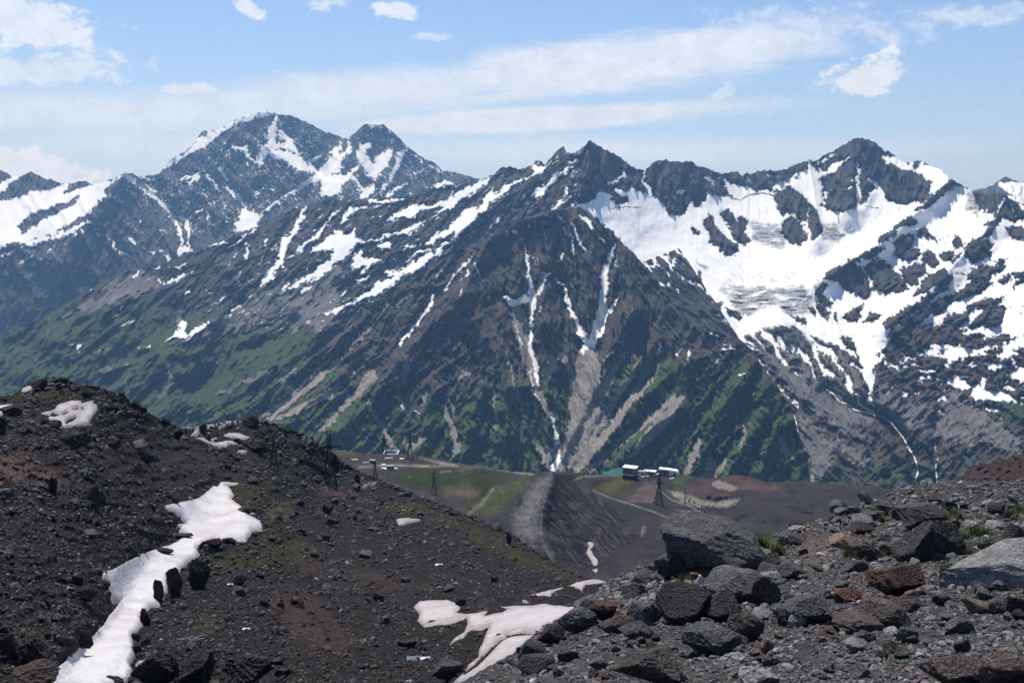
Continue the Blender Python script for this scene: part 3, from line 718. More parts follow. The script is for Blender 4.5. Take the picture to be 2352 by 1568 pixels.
snow_lines = [
    Z(1, (2110, 890, 24), (2050, 1000, 44), (1975, 1110, 60), (1930, 1240, 50), (1860, 1340, 60), (1790, 1430, 6)), Z(1, (2330, 900, 16), (2200, 1050, 26), (2060, 1180, 30), (1960, 1240, 8)), Z(1, (1945, 1040, 10), (1985, 1095, 20)),
    Z(1, (2352, 1190, 40), (2250, 1290, 56), (2100, 1380, 40), (1930, 1470, 14)), Z(1, (2070, 1470, 8), (2140, 1425, 28)), Z(1, (1985, 1390, 24), (1935, 1460, 20)), Z(1, (1110, 1420, 10), (1230, 1370, 22), (1340, 1312, 10)), Z(1, (1088, 1380, 26), (1100, 1410, 10)), Z(1, (1180, 1312, 12), (1270, 1270, 22)), Z(1, (930, 1352, 12), (962, 1325, 16)), Z(1, (1230, 1510, 14), (1305, 1445, 20)),
    Z(1, (1040, 1295, 8), (1100, 1288, 12)), Z(1, (1500, 1550, 6), (1545, 1505, 16)), Z(1, (1620, 1420, 12), (1640, 1365, 10)), Z(1, (1690, 1240, 6), (1720, 1130, 14)), Z(1, (1590, 1270, 6), (1640, 1180, 12)), Z(1, (1350, 1190, 8), (1560, 1115, 22)), Z(1, (1560, 1160, 8), (1760, 1040, 20)),
    Z(4, (840, 300, 18), (860, 275, 8)), Z(4, (755, 350, 10), (795, 340, 18)), Z(4, (830, 402, 8), (922, 370, 16)), Z(4, (1145, 515, 10), (1230, 440, 40)), Z(4, (1265, 490, 6), (1340, 455, 30), (1425, 395, 34)), Z(4, (1280, 510, 6), (1340, 478, 12)), Z(4, (545, 572, 24), (565, 538, 20)), Z(4, (490, 541, 8), (522, 533, 14)), Z(4, (975, 565, 10), (1017, 553, 14)), Z(4, (1550, 342, 8), (1640, 270, 22)), Z(4, (1500, 372, 6), (1520, 362, 8)), Z(4, (1030, 80, 14), (1022, 105, 10)), Z(4, (1720, 210, 14), (1738, 180, 8)), Z(4, (2230, 330, 10), (2352, 285, 34)), Z(4, (2075, 180, 10), (2140, 135, 26)), Z(4, (850, 690, 4), (880, 682, 7)), Z(4, (668, 573, 7), (695, 572, 7)), Z(4, (625, 155, 8), (640, 150, 6)),
    Z(2, (1620, 370, 20), (1560, 440, 40), (1480, 480, 34), (1400, 570, 34), (1340, 640, 12)), Z(2, (0, 1385, 20), (200, 1290, 50), (330, 1200, 62), (420, 1135, 50), (560, 1070, 60), (700, 970, 30), (800, 905, 12)), Z(2, (310, 1135, 34), (400, 1150, 30)), Z(2, (440, 1085, 14), (540, 1000, 30), (640, 985, 14)), Z(2, (430, 990, 10), (500, 952, 28)), Z(2, (0, 1175, 30), (40, 1150, 16)), Z(2, (0, 1300, 22), (35, 1260, 14)), Z(2, (125, 1352, 8), (185, 1332, 10)),
    Z(2, (1462, 700, 26), (1500, 660, 22), (1545, 600, 16), (1560, 530, 8)), Z(2, (1525, 655, 30), (1560, 625, 22)), Z(2, (1600, 490, 8), (1625, 440, 12)), Z(2, (1010, 640, 40), (1040, 560, 30)), Z(2, (1150, 560, 30), (1010, 660, 50), (930, 740, 30)), Z(2, (1240, 640, 8), (1260, 620, 16)), Z(2, (640, 790, 8), (660, 770, 16)), Z(2, (1830, 545, 12), (1960, 470, 22)), Z(2, (170, 770, 8), (220, 750, 14)), Z(2, (200, 640, 24), (330, 655, 30), (420, 630, 14)), Z(2, (140, 700, 20), (270, 690, 30)), Z(2, (1010, 790, 4), (1012, 740, 8)), Z(2, (1080, 760, 30), (1010, 850, 10)),
    Z(2, (2085, 450, 14), (2110, 560, 24), (2130, 600, 40)), Z(2, (2352, 590, 20), (2330, 580, 20)),
    Z(3, (1205, 300, 16), (1207, 420, 24), (1222, 570, 34)), Z(3, (950, 385, 40), (1030, 345, 50), (1140, 262, 12)), Z(3, (950, 292, 12), (1050, 240, 20)), Z(3, (862, 290, 10), (920, 440, 12)), Z(3, (830, 400, 10), (880, 520, 18), (965, 630, 40)), Z(3, (930, 290, 10), (960, 430, 16), (978, 520, 30)), Z(3, (725, 370, 16), (650, 480, 24)), Z(3, (785, 375, 16), (690, 470, 30)), Z(3, (1150, 390, 10), (1170, 415, 12)), Z(3, (1270, 400, 14), (1330, 450, 44)), Z(3, (1100, 490, 6), (1165, 450, 8)), Z(3, (590, 380, 20), (640, 400, 16)), Z(3, (540, 470, 12), (650, 390, 10)), Z(3, (1710, 480, 14), (1725, 440, 10)), Z(3, (150, 400, 30), (210, 450, 16)), Z(3, (240, 400, 20), (320, 440, 20)), Z(3, (170, 380, 10), (215, 430, 10)), Z(3, (2222, 540, 24), (2175, 620, 20)), Z(3, (2262, 580, 8), (2285, 670, 14)), Z(3, (1230, 1010, 6), (1270, 1070, 16), (1310, 1180, 16)), Z(3, (770, 660, 8), (830, 730, 24), (880, 820, 30)), Z(3, (780, 400, 8), (820, 520, 8)),
    Z(6, (480, 90, 30), (560, 190, 14)), Z(6, (560, 80, 46), (640, 160, 40), (650, 230, 34), (722, 312, 24)), Z(6, (660, 110, 26), (700, 190, 30), (748, 226, 14)), Z(6, (740, 170, 14), (820, 230, 34), (880, 320, 30), (932, 412, 6)), Z(6, (880, 130, 26), (910, 220, 36), (960, 300, 34), (1030, 388, 26)), Z(6, (820, 60, 46), (900, 160, 44), (1010, 220, 44), (1060, 292, 14)), Z(6, (1078, 310, 26), (1102, 342, 30)), Z(6, (1110, 370, 16), (1140, 430, 46), (1162, 505, 16)), Z(6, (1050, 90, 36), (1110, 190, 40), (1190, 250, 20)), Z(6, (1160, 290, 24), (1255, 355, 20)), Z(6, (755, 292, 16), (798, 298, 16)), Z(6, (755, 355, 18), (812, 372, 10)), Z(6, (580, 215, 20), (605, 222, 10)), Z(6, (1010, 460, 10), (1060, 482, 26), (1175, 522, 8)), Z(6, (985, 372, 16), (1000, 402, 8)), Z(6, (990, 430, 10), (1000, 480, 10)), Z(6, (1195, 508, 16), (1212, 522, 12)), Z(6, (860, 425, 8), (878, 438, 4)),
    Z(6, (430, 180, 20), (540, 285, 16)), Z(6, (640, 440, 8), (720, 505, 22), (780, 570, 22), (786, 622, 6)), Z(6, (662, 420, 8), (720, 460, 8)), Z(6, (1580, 270, 10), (1630, 235, 20)), Z(6, (1560, 527, 10), (1645, 480, 20)), Z(6, (1740, 502, 10), (1805, 485, 22)), Z(6, (1725, 547, 12), (1800, 540, 32)), Z(6, (2045, 595, 6), (2110, 615, 24), (2195, 627, 10)), Z(6, (1965, 312, 12), (2022, 292, 24)), Z(6, (1402, 280, 22), (1420, 295, 14)), Z(6, (1515, 325, 8), (1572, 331, 12)), Z(6, (1400, 500, 14), (1422, 482, 10)), Z(6, (1760, 615, 16), (1782, 630, 10)), Z(6, (1450, 465, 8), (1452, 475, 8)), Z(6, (2175, 672, 10), (2200, 680, 6)), Z(6, (1585, 830, 6), (1600, 890, 6)), Z(6, (1335, 795, 4), (1365, 840, 4)), Z(6, (1733, 830, 6), (1738, 900, 9), (1725, 915, 14)), Z(6, (1092, 795, 8), (1094, 806, 6)),
]
for p in snow_polys: paint_add(S, X, Y, p, False)
for p in rock_polys: paint_cut(S, X, Y, p, False)
# snow shoulder right of the summit
paint_add(S, X, Y, Z(3, (1355, 235), (1430, 255), (1560, 290), (1620, 270), (1650, 285), (1780, 335), (1860, 405), (1780, 447), (1700, 420), (1640, 375), (1500, 340), (1400, 290)), False)
paint_cut(S, X, Y, Z(3, (1590, 280), (1645, 275), (1620, 320), (1600, 340)), False)
paint_cut(S, X, Y, Z(3, (1480, 240, 30), (1560, 290, 16)), True)
for p in snow_lines: paint_add(S, X, Y, p, True)
for p in [Z(3, (1858, 975, 22), (1960, 880, 14)), Z(3, (1450, 1490, 40), (1620, 1380, 30), (1760, 1310, 16)), Z(3, (1980, 860, 16), (2080, 790, 10)), Z(3, (1880, 1240, 14), (2040, 1160, 20)), Z(3, (2352, 1100, 40), (2280, 1150, 16))]:
    paint_cut(S, X, Y, p, True)
# broken snow: strips among the rocks of the left ridge and of the right-hand slope
st = streaks(T, 52, 70, 10, 81, 4)
zone = smooth_in([(560, 560), (800, 450), (1130, 400), (1340, 340), (1330, 470), (1150, 540), (950, 640), (760, 760), (600, 760), (420, 700)], T.X, T.Y, 30)
S = np.maximum(S, np.where(zone > .5, (st - 0.70) * 60 - 1.5, -PAD))
zone2 = smooth_in([(1480, 600), (1560, 570), (1640, 690), (1700, 780), (1760, 830), (1600, 740)], T.X, T.Y, 14)
S = np.where(zone2 > .5, np.minimum(S, (streaks(T, -48, 50, 14, 83, 4) - .42) * 40), S)
zone3 = smooth_in([(2050, 560), (2352, 500), (2760, 520), (2760, 860), (2300, 830), (2120, 780), (1990, 740)], T.X, T.Y, 24)
S = np.where(zone3 > .5, np.minimum(S, (0.82 - ridged(T.X / 34, T.Y / 15, 4, 85)) * 38 + 1), S)
zone4 = smooth_in([(2050, 800), (2352, 760), (2760, 780), (2760, 900), (2352, 930), (2230, 920), (2140, 880)], T.X, T.Y, 20)
S = np.where(zone4 > .5, np.maximum(S, (fbm(T.X / 30, T.Y / 13, 4, 86) - .22) * 26), S)
fing = np.where(T.X < 1300, streaks(T, 50, 34, 8, 87, 3), streaks(T, 35, 26, 9, 88, 3))
S += np.clip(5.0 * (fing - .42), -2, 3) + 3.0 * fbm(T.X / 8, T.Y / 7, 3, 89)
sn = np.clip(S / 5 + .5, 0, 1)

Gr = np.zeros_like(S)
Gr = np.clip((T.Y - (610 + 60 * fbm(T.X / 120, T.Y / 120, 3, 91) + 0.12 * T.X)) / 110, 0, 1) * np.clip((1150 - T.X) / 120, 0, 1)
Gr = np.maximum(Gr, .62 * smooth_in([(2180, 940), (2300, 905), (2352, 900), (2760, 880), (2760, 1000), (2352, 1000)], T.X, T.Y, 20))
Gr = np.maximum(Gr, .5 * np.clip((T.Y - 1000) / 60, 0, 1) * (T.X > 1700))
Sc = np.full(T.X.shape, -30.0)
for p in [Z(6, (1320, 600), (1500, 560), (1700, 620), (1900, 560), (2100, 640), (2352, 800), (2352, 950), (2050, 880), (1700, 820), (1500, 740)), Z(4, (1120, 530), (1500, 350), (1800, 140), (2100, 30), (2352, -60), (2352, 420), (2150, 450), (1800, 440), (1600, 450), (1300, 530)),
          Z(4, (880, 60), (1000, 20), (1200, 60), (1000, 200), (760, 260), (600, 320), (420, 390), (450, 300), (700, 180)),
          Z(6, (300, 0), (600, 60), (900, 60), (1060, 130), (1250, 420), (1290, 590), (1330, 640), (1440, 720), (1400, 760), (1240, 690), (1240, 830), (1100, 800), (900, 640), (700, 440), (560, 300)),
          Z(6, (1330, 400), (1400, 420), (1480, 560), (1750, 600), (1800, 520), (1860, 480), (1960, 540), (2100, 660), (2280, 820), (1900, 830), (1600, 760), (1440, 700), (1330, 620)),
          Z(6, (560, 300), (800, 600), (1000, 760), (1250, 900), (1300, 1000), (1180, 1000), (1050, 900), (1000, 1100), (860, 1100), (790, 880), (700, 640))]:
    paint_add(Sc, X, Y, p, False, 30.0)
Sc = Sc * .55 + 14 * (streaks(T, 48, 80, 12, 92, 4) - .45) + 10 * fbm(T.X / 40, T.Y / 40, 4, 93)
for p in [Z(4, (1225, 380, 20), (1240, 300, 26), (1250, 200, 10)), Z(4, (1555, 530, 16), (1470, 690, 24), (1390, 830, 14)), Z(4, (1170, 690, 20), (1160, 800, 30), (1090, 940, 10)), Z(4, (900, 730, 10), (870, 820, 18)), Z(4, (1880, 700, 30), (1500, 880, 20)), Z(4, (1500, 940, 30), (1430, 990, 16)), Z(4, (1310, 980, 26), (1270, 1060, 14)), Z(4, (640, 590, 30), (760, 560, 16)), Z(4, (250, 640, 12), (240, 720, 6)), Z(4, (330, 420, 20), (325, 480, 8)), Z(4, (660, 760, 10), (740, 690, 24)), Z(1, (920, 1500, 30), (1100, 1380, 20))]:
    paint_add(Sc, X, Y, p, True)
Ic = np.zeros_like(S)
for p in [Z(3, (270, 1160), (420, 1145), (620, 1160), (830, 1145), (880, 1200), (890, 1330), (700, 1340), (680, 1270), (560, 1290), (440, 1350), (390, 1320), (320, 1250)), Z(3, (470, 690), (540, 710), (690, 730), (705, 800), (690, 880), (600, 860), (475, 815)), Z(3, (975, 710), (1050, 735), (1115, 800), (1060, 830), (975, 825)), Z(3, (1960, 490), (2060, 560), (2030, 660), (1955, 600)), Z(6, (560, 60), (760, 20), (900, 160), (860, 240), (760, 180), (640, 110)), Z(3, (90, 970), (180, 1010), (150, 1040))]:
    Ic = np.maximum(Ic, smooth_in(p, X, Y, 5))
for p in [Z(2, (1860, 702, 6), (1950, 688, 6), (2060, 696, 5)), Z(3, (330, 540, 6), (400, 550, 6), (460, 515, 7), (560, 505, 7), (640, 522, 6)), Z(3, (1255, 592, 6), (1345, 607, 6)), Z(3, (1070, 640, 5), (1075, 710, 5)), Z(3, (1160, 730, 4), (1110, 800, 5))]:
    paint_cut(S, T.X, T.Y, p, True)
grime = np.zeros_like(S)
for p in [Z(3, (840, 1000), (900, 880), (1000, 800), (990, 880), (920, 970)), Z(3, (0, 780), (120, 880), (300, 990), (370, 1040), (300, 1030), (60, 900)), Z(3, (490, 560), (580, 540), (600, 650), (540, 680)), Z(3, (1200, 820), (1330, 740), (1420, 680), (1330, 790), (1230, 850)), Z(3, (350, 960), (420, 990), (390, 1030)), Z(3, (580, 860), (640, 880), (640, 930), (600, 920)), Z(3, (700, 850), (750, 880), (740, 900)), Z(3, (100, 1040), (900, 1040), (1200, 930), (900, 1120), (300, 1140)), Z(3, (1400, 560), (1620, 560), (1450, 720), (1330, 760)), Z(2, (1880, 760), (2020, 780), (2100, 880), (1980, 850)), Z(3, (1000, 1380), (1400, 1380), (1330, 1560), (1100, 1500))]:
    grime = np.maximum(grime, smooth_in(p, X, Y, 9))
dirt = smooth_in(Z(3, (840, 1000), (900, 880), (1000, 810), (980, 880), (900, 970)), X, Y, 8)
# relief
rough = (1 - .96 * sn) * np.where(Sc > 0, .45, 1)
left = np.clip((1250 - T.X) / 300, 0, 1)
T.dR += -(streaks(T, 48, 150, 58, 101) - .4) * 150 * rough * left
T.dR += -(streaks(T, 30, 90, 26, 102) - .4) * 85 * rough * left
T.dR += -(streaks(T, 8, 110, 40, 103) - .4) * 150 * rough * (1 - left) * np.clip((640 - T.Y) / 120, .25, 1)
T.dR += -(streaks(T, -35, 110, 34, 104) - .4) * 85 * rough * (1 - left)
rp = [(50, np.clip((1300 - T.X) / 150, 0, 1)), (8, np.clip((T.X - 1250) / 120, 0, 1) * np.clip((620 - T.Y) / 90, 0, 1)), (56, np.clip((T.X - 1950) / 120, 0, 1) * np.clip((T.Y - 500) / 80, 0, 1)), (-42, np.clip((T.X - 1450) / 100, 0, 1) * np.clip((2050 - T.X) / 120, 0, 1) * np.clip((T.Y - 560) / 80, 0, 1))]
fine = blend_streaks(T, rp, 40, 8, 105)
fine2 = blend_streaks(T, rp, 70, 19, 115)
rough = rough * (1 - .55 * Gr)
T.dR += -(fine - .45) * 30 * rough - (fine2 - .45) * 60 * rough
T.dR += -(fbm(T.X / 70, T.Y / 60, 4, 106)) * 42
T.dR += -np.clip(-S, 0, 8) * 7.0 * np.clip((T.X - 1400) / 100, 0, 1)          # rock stands proud of the ice
T.dR += Ic * (gnoise(T.X / 40, T.Y / 4.2, 107)) * 26
T.push(Z(3, (1240, 122), (1210, 300), (1190, 480), (1120, 640)), -260, 55)
T.push(Z(3, (1240, 122), (1400, 300), (1560, 400), (1700, 470)), -160, 50)
T.push(Z(3, (860, 270), (900, 480), (930, 700), (920, 830)), -260, 45)
T.push(Z(3, (1207, 300), (1220, 560)), 140, 22)
T.push(Z(2, (1713, 225), (1700, 420), (1620, 560), (1500, 720)), -120, 50)
T.push(Z(2, (1713, 225), (1500, 400), (1300, 520), (1000, 720), (760, 900)), -160, 34)
T.push(Z(3, (2185 - 1568 + 0, 0), (620, 1)), 0, 1)
T.push(Z(3, (1850, 410), (1620, 630), (1400, 830), (1150, 980), (920, 1130)), -260, 46)
T.push(Z(3, (2220, 515), (2150, 700), (2050, 810), (1900, 960), (1700, 1180), (1400, 1440)), -220, 50)
T.push(Z(6, (1000, 480), (1080, 560), (1280, 640), (1440, 710), (1550, 870), (1610, 980), (1620, 1120)), 160, 34)
T.push(Z(6, (1740, 700), (1740, 960), (1755, 1120)), 90, 26)
T.push(Z(4, (0, 700), (160, 480)), 160, 60)
for g in [Z(4, (1240, 300), (1150, 520), (700, 800), (500, 1000)), Z(4, (1640, 270), (1540, 560), (1380, 840), (1200, 1080)), Z(4, (330, 600), (60, 840)), Z(4, (2000, 420), (1500, 760), (1090, 940)), Z(4, (900, 600), (600, 800), (300, 1000))]:
    T.push(g, 150, 46)
for g in [Z(4, (1500, 350), (1200, 560), (800, 700), (300, 900)), Z(4, (900, 200), (500, 480), (150, 760)), Z(4, (1840, 560), (1500, 830), (1100, 1000)), Z(4, (2352, 300), (2000, 640), (1500, 1000))]:
    T.push(g, -190, 52)
T.attrs = dict(snow=S, grass=Gr, scree=Sc, ice=np.maximum(Ic, 0), warm=np.clip((T.Y - 640) / 200, 0, 1) * np.clip((T.X - 1500) / 200, 0.25, 1) + dirt, grime=np.clip(grime * .9, 0, 1), tone=.6 * fine + .4 * fine2)
RIDGE = T
T.finish('mountain_ridge', MAT_MTN, (150, 500, 1100), (.5, .8, .9))

# ================================================================== the spur in front of it
sp_top = [(250, 1060), (350, 1010), (480, 955), (600, 895), (700, 830), (780, 765), (830, 722), (880, 690), (930, 652), (990, 612), (1060, 572), (1170, 525), (1215, 497), (1270, 481), (1307, 475), (1351, 485), (1364, 505), (1401, 532), (1434, 562), (1457, 582), (1477, 608), (1501, 628), (1517, 655),
    (1544, 690), (1568, 728), (1620, 757), (1655, 775), (1690, 781), (1720, 795), (1745, 830), (1770, 865), (1790, 890), (1812, 925), (1825, 960), (1835, 1005), (1880, 1080), (1930, 1140), (1990, 1165)]
sp_bot = [(250, 1120), (700, 1130), (1000, 1130), (1990, 1180)]
sp_ctrl = [(250, 1060, 4300), (250, 1120, 4000), (480, 955, 4700), (480, 1120, 3950), (600, 895, 4900), (700, 830, 5150), (830, 722, 5350), (990, 612, 5550), (1170, 525, 5700), (1307, 475, 5800), (1401, 532, 5600), (1501, 628, 5250), (1568, 728, 4950), (1690, 781, 4700), (1745, 830, 4550), (1812, 925, 4300), (1835, 1005, 4150), (1930, 1140, 3850), (1990, 1180, 3750),
    (600, 1010, 4300), (700, 1130, 3820), (780, 900, 4700), (900, 800, 4950), (900, 950, 4420), (1000, 720, 5080), (1000, 900, 4500), (1000, 1130, 3780), (1150, 640, 5250), (1150, 800, 4700), (1150, 960, 4250), (1200, 1080, 3950), (1200, 1150, 3780), (1280, 560, 5500), (1300, 700, 5080), (1350, 800, 4700), (1300, 950, 4300), (1280, 1075, 3980), (1450, 720, 4950), (1450, 900, 4400), (1450, 1080, 3900), (1600, 850, 4560), (1600, 1000, 4150), (1600, 1150, 3780), (1700, 950, 4230), (1750, 1080, 3930), (1450, 1150, 3770)]
T = Terrain(sp_top, sp_bot, 250, 1990, 2.2, 2.2, sp_ctrl, (3.0, 15.0), 8)
X, Y = warped(T, 5, 2.2, 111)
S = np.full(T.X.shape, -PAD); Sc = S.copy()
couloirs = [
    Z(2, (1275, 950, 8), (1275, 1080, 24), (1300, 1200, 24), (1315, 1290, 46), (1312, 1380, 44), (1305, 1560, 26)), Z(5, (1302, 270, 28), (1312, 400, 28), (1345, 540, 34), (1358, 640, 12)), Z(2, (1452, 1140, 8), (1400, 1185, 24), (1350, 1290, 30)), Z(2, (1100, 1300, 10), (1180, 1345, 44), (1290, 1325, 60)),
    Z(2, (1885, 955, 6), (1855, 1040, 40), (1812, 1150, 60), (1812, 1260, 50), (1800, 1400, 60), (1770, 1555, 74)), Z(2, (1800, 1080, 6), (1830, 1120, 30)), Z(2, (1916, 1268, 6), (1890, 1360, 22), (1845, 1420, 36), (1810, 1490, 30)), Z(5, (1795, 130, 70), (1750, 270, 54), (1720, 350, 54)), Z(2, (1468, 1165, 6), (1530, 1240, 20), (1560, 1350, 28), (1620, 1480, 36), (1650, 1560, 40)), Z(5, (1645, 230, 40), (1690, 330, 54)),
    Z(2, (640, 1295, 10), (625, 1350, 30), (565, 1440, 26), (475, 1560, 20)), Z(5, (555, 150, 22), (450, 290, 30), (382, 388, 6)), Z(2, (580, 800, 8), (620, 880, 26), (690, 1000, 6)), Z(2, (1580, 800, 8), (1620, 880, 28), (1690, 1000, 6)), Z(2, (918, 1078, 8), (962, 1182, 8)),
]
flecks = [Z(2, (1505, 760, 10), (1540, 795, 20)), Z(2, (1530, 830, 20), (1545, 882, 8)), Z(2, (1537, 920, 18), (1555, 992, 8)), Z(2, (1505, 1055, 14), (1525, 1010, 22)), Z(2, (1652, 755, 14), (1700, 795, 30), (1742, 845, 12)), Z(2, (1770, 870, 6), (1822, 942, 8)), Z(2, (1130, 850, 16), (1136, 870, 10)), Z(2, (1168, 855, 14), (1220, 872, 14)), Z(2, (1400, 870, 6), (1410, 920, 8)), Z(2, (1590, 900, 10), (1602, 1010, 12)), Z(2, (1570, 880, 10), (1585, 910, 8)), Z(2, (700, 1110, 5), (605, 1232, 8)), Z(2, (912, 1020, 6), (850, 1090, 20), (785, 1165, 8)), Z(2, (770, 1160, 10), (720, 1265, 16)), Z(2, (870, 1120, 8), (860, 1160, 14)), Z(2, (1350, 1040, 6), (1360, 1070, 8)), Z(2, (1435, 1250, 6), (1445, 1225, 8)), Z(2, (1370, 1380, 10), (1375, 1405, 6)), Z(2, (1300, 820, 12), (1295, 840, 6)), Z(2, (835, 1260, 12), (825, 1300, 6)), Z(2, (1575, 1180, 6), (1580, 1250, 6)), Z(2, (1900, 1020, 6), (1905, 1100, 10)), Z(2, (1990, 1400, 6), (1995, 1440, 6)), Z(2, (1360, 1090, 5), (1290, 1020, 5)), Z(2, (840, 1190, 10), (830, 1210, 8)),
    Z(5, (1200, 220, 8), (1225, 290, 14), (1247, 355, 6)), Z(5, (1298, 490, 8), (1316, 640, 10)), Z(5, (1492, 1075, 12), (1500, 1150, 38), (1470, 1215, 44)), Z(5, (1870, 378, 14), (1815, 470, 8)), Z(5, (2192, 350, 16), (2185, 425, 6)), Z(5, (2340, 390, 10), (2318, 415, 8)), Z(5, (1965, 405, 6), (1972, 420, 10)), Z(6, (120, 20, 14), (200, 50, 26), (262, 78, 10)), Z(6, (185, 86, 10), (252, 112, 10)), Z(6, (270, 202, 14), (320, 190, 14), (372, 204, 12)), Z(6, (282, 172, 10), (325, 176, 14)), Z(6, (388, 378, 8), (424, 380, 12)), Z(6, (52, 175, 5), (45, 240, 12), (25, 315, 5)), Z(6, (492, 500, 8), (488, 570, 6)), Z(6, (258, 230, 5), (195, 325, 6)), Z(5, (1300, 640, 6), (1345, 690, 8), (1380, 750, 6)), Z(5, (1430, 850, 12), (1460, 870, 20), (1480, 990, 14), (1470, 1050, 10)), Z(5, (440, 1090, 16), (470, 1020, 20)), Z(5, (430, 750, 8), (440, 800, 14)), Z(5, (510, 800, 10), (540, 830, 8))]
for p in couloirs + flecks: paint_add(S, X, Y, p, True)
paint_add(S, X, Y, Z(5, (1642, 390), (1680, 310), (1765, 300), (1735, 385), (1700, 380), (1662, 424)), False)
scree_lines = [
    Z(5, (1965, 410, 18), (1840, 620, 40), (1780, 740, 60), (1640, 1000, 60), (1560, 1170, 40)), Z(5, (2072, 430, 8), (1990, 570, 20), (1905, 690, 40), (1720, 990, 60), (1610, 1180, 60)), Z(5, (2095, 560, 14), (1990, 740, 44), (1810, 1000, 50), (1630, 1205, 40)), Z(5, (2352, 640, 14), (2160, 840, 30), (1900, 1040, 46), (1720, 1215, 40)), Z(5, (2352, 690, 50), (2250, 840, 60), (2130, 970, 50), (1990, 1115, 24)), Z(5, (2352, 935, 24), (2140, 1190, 20)), Z(5, (2180, 460, 8), (2150, 580, 14), (2040, 720, 20)),
    Z(5, (1195, 60, 40), (1235, 250, 90), (1290, 420, 80), (1345, 640, 44), (1380, 720, 20)), Z(5, (1430, 420, 20), (1460, 490, 90), (1400, 560, 40)), Z(5, (1540, 440, 20), (1590, 540, 30), (1600, 700, 30)), Z(5, (1365, 690, 26), (1450, 860, 30), (1482, 1000, 24), (1480, 1100, 60)), Z(5, (1130, 400, 10), (1180, 590, 14), (1240, 760, 16), (1250, 900, 14), (1215, 1215, 12)), Z(5, (1045, 600, 8), (1060, 780, 12), (1085, 880, 6)), Z(5, (680, 760, 20), (760, 900, 30), (800, 1050, 30), (765, 1160, 14)), Z(5, (745, 740, 14), (770, 840, 16)), Z(5, (190, 740, 10), (290, 930, 28), (380, 1105, 26)), Z(5, (445, 430, 30), (445, 520, 34), (433, 650, 6)), Z(5, (590, 680, 26), (570, 770, 6)), Z(5, (210, 560, 50), (130, 680, 50), (0, 790, 30)), Z(5, (150, 500, 10), (0, 640, 16)), Z(5, (470, 1010, 60), (450, 1100, 40)), Z(5, (540, 1000, 40), (500, 1060, 16)), Z(5, (1100, 880, 16), (1020, 1000, 8)), Z(5, (900, 500, 50), (780, 620, 10)), Z(5, (330, 60, 10), (200, 240, 24), (60, 380, 10)), Z(5, (470, 0, 30), (390, 90, 10)),
    Z(6, (120, 840, 30), (40, 1000, 70), (10, 1080, 40)), Z(6, (480, 580, 8), (430, 740, 16), (400, 880, 14)), Z(6, (300, 960, 20), (200, 1090, 40)), Z(6, (190, 920, 10), (190, 1000, 60), (170, 1080, 60)), Z(6, (60, 720, 6), (0, 800, 16)), Z(6, (640, 780, 8), (720, 900, 34), (780, 980, 16)), Z(6, (700, 760, 6), (760, 860, 20)), Z(6, (860, 880, 40), (960, 1060, 30)), Z(6, (900, 960, 60), (880, 1100, 30)),
    Z(4, (2352, 820, 40), (2150, 940, 40), (1900, 1050, 20)), Z(4, (2352, 640, 30), (2100, 850, 36), (1850, 1050, 20)), Z(4, (2320, 1010, 24), (2170, 1170, 14)), Z(4, (2250, 650, 24), (2000, 900, 26), (1800, 1040, 10)), Z(4, (2100, 640, 16), (1940, 800, 12)),
]
for p in scree_lines: paint_add(Sc, X, Y, [(q[0], q[1], q[2] * 1.2 + .8) for q in p], True)
paint_add(Sc, X, Y, Z(5, (1640, 400), (1740, 370), (1780, 420), (1785, 560), (1790, 660), (1800, 700), (1780, 860), (1700, 1050), (1620, 1215), (1490, 1220), (1530, 1100), (1560, 950), (1570, 800), (1580, 650), (1600, 540)), False)
paint_add(Sc, X, Y, Z(5, (1310, 1020), (1400, 1050), (1475, 1070), (1450, 1215), (1390, 1180)), False)
S += np.where(S > -PAD + .5, 2.4 * fbm(T.X / 7, T.Y / 9, 3, 122), 0)
Sc += np.where(Sc > -PAD + .5, 3.5 * (streaks(T, 28, 60, 5, 123, 3) - .45) + .8, 0)
sn = np.clip(S / 5 + .5, 0, 1); scn = np.clip(Sc / 6 + .5, 0, 1)
rough = (1 - .92 * sn) * (1 - .85 * scn)
gl = 800 - 0.05 * (T.X - 1200) + 70 * fbm(T.X / 90, T.Y / 90, 3, 121)
Gr = np.clip((T.Y - gl + 30) / 160, 0, 1) * .78 + np.clip((T.Y - 900) / 170, 0, 1) * .25
Gr += .30 * smooth_in(Z(5, (1800, 640), (2352, 420), (2352, 1100), (1750, 1210), (1640, 1210)), T.X, T.Y, 40)
Gr += .35 * smooth_in(Z(5, (-400, 900), (150, 740), (330, 1100), (-300, 1150)), T.X, T.Y, 30) + .35 * smooth_in(Z(4, (1400, 960), (2000, 640), (2352, 560), (2352, 700), (1850, 1050), (1500, 1080)), T.X, T.Y, 30)
Gr += .25 * smooth_in(Z(5, (800, 60), (860, 40), (1000, 340), (1120, 560), (900, 460)), T.X, T.Y, 30)
Gr -= .5 * smooth_in(Z(5, (560, 200), (820, 180), (980, 480), (700, 640), (520, 600)), T.X, T.Y, 40) + .55 * smooth_in(Z(5, (330, 700), (600, 760), (520, 1000), (420, 980)), T.X, T.Y, 30)
Gr -= .6 * smooth_in(Z(5, (1250, 930), (1450, 950), (1450, 1040), (1330, 1010)), T.X, T.Y, 12)
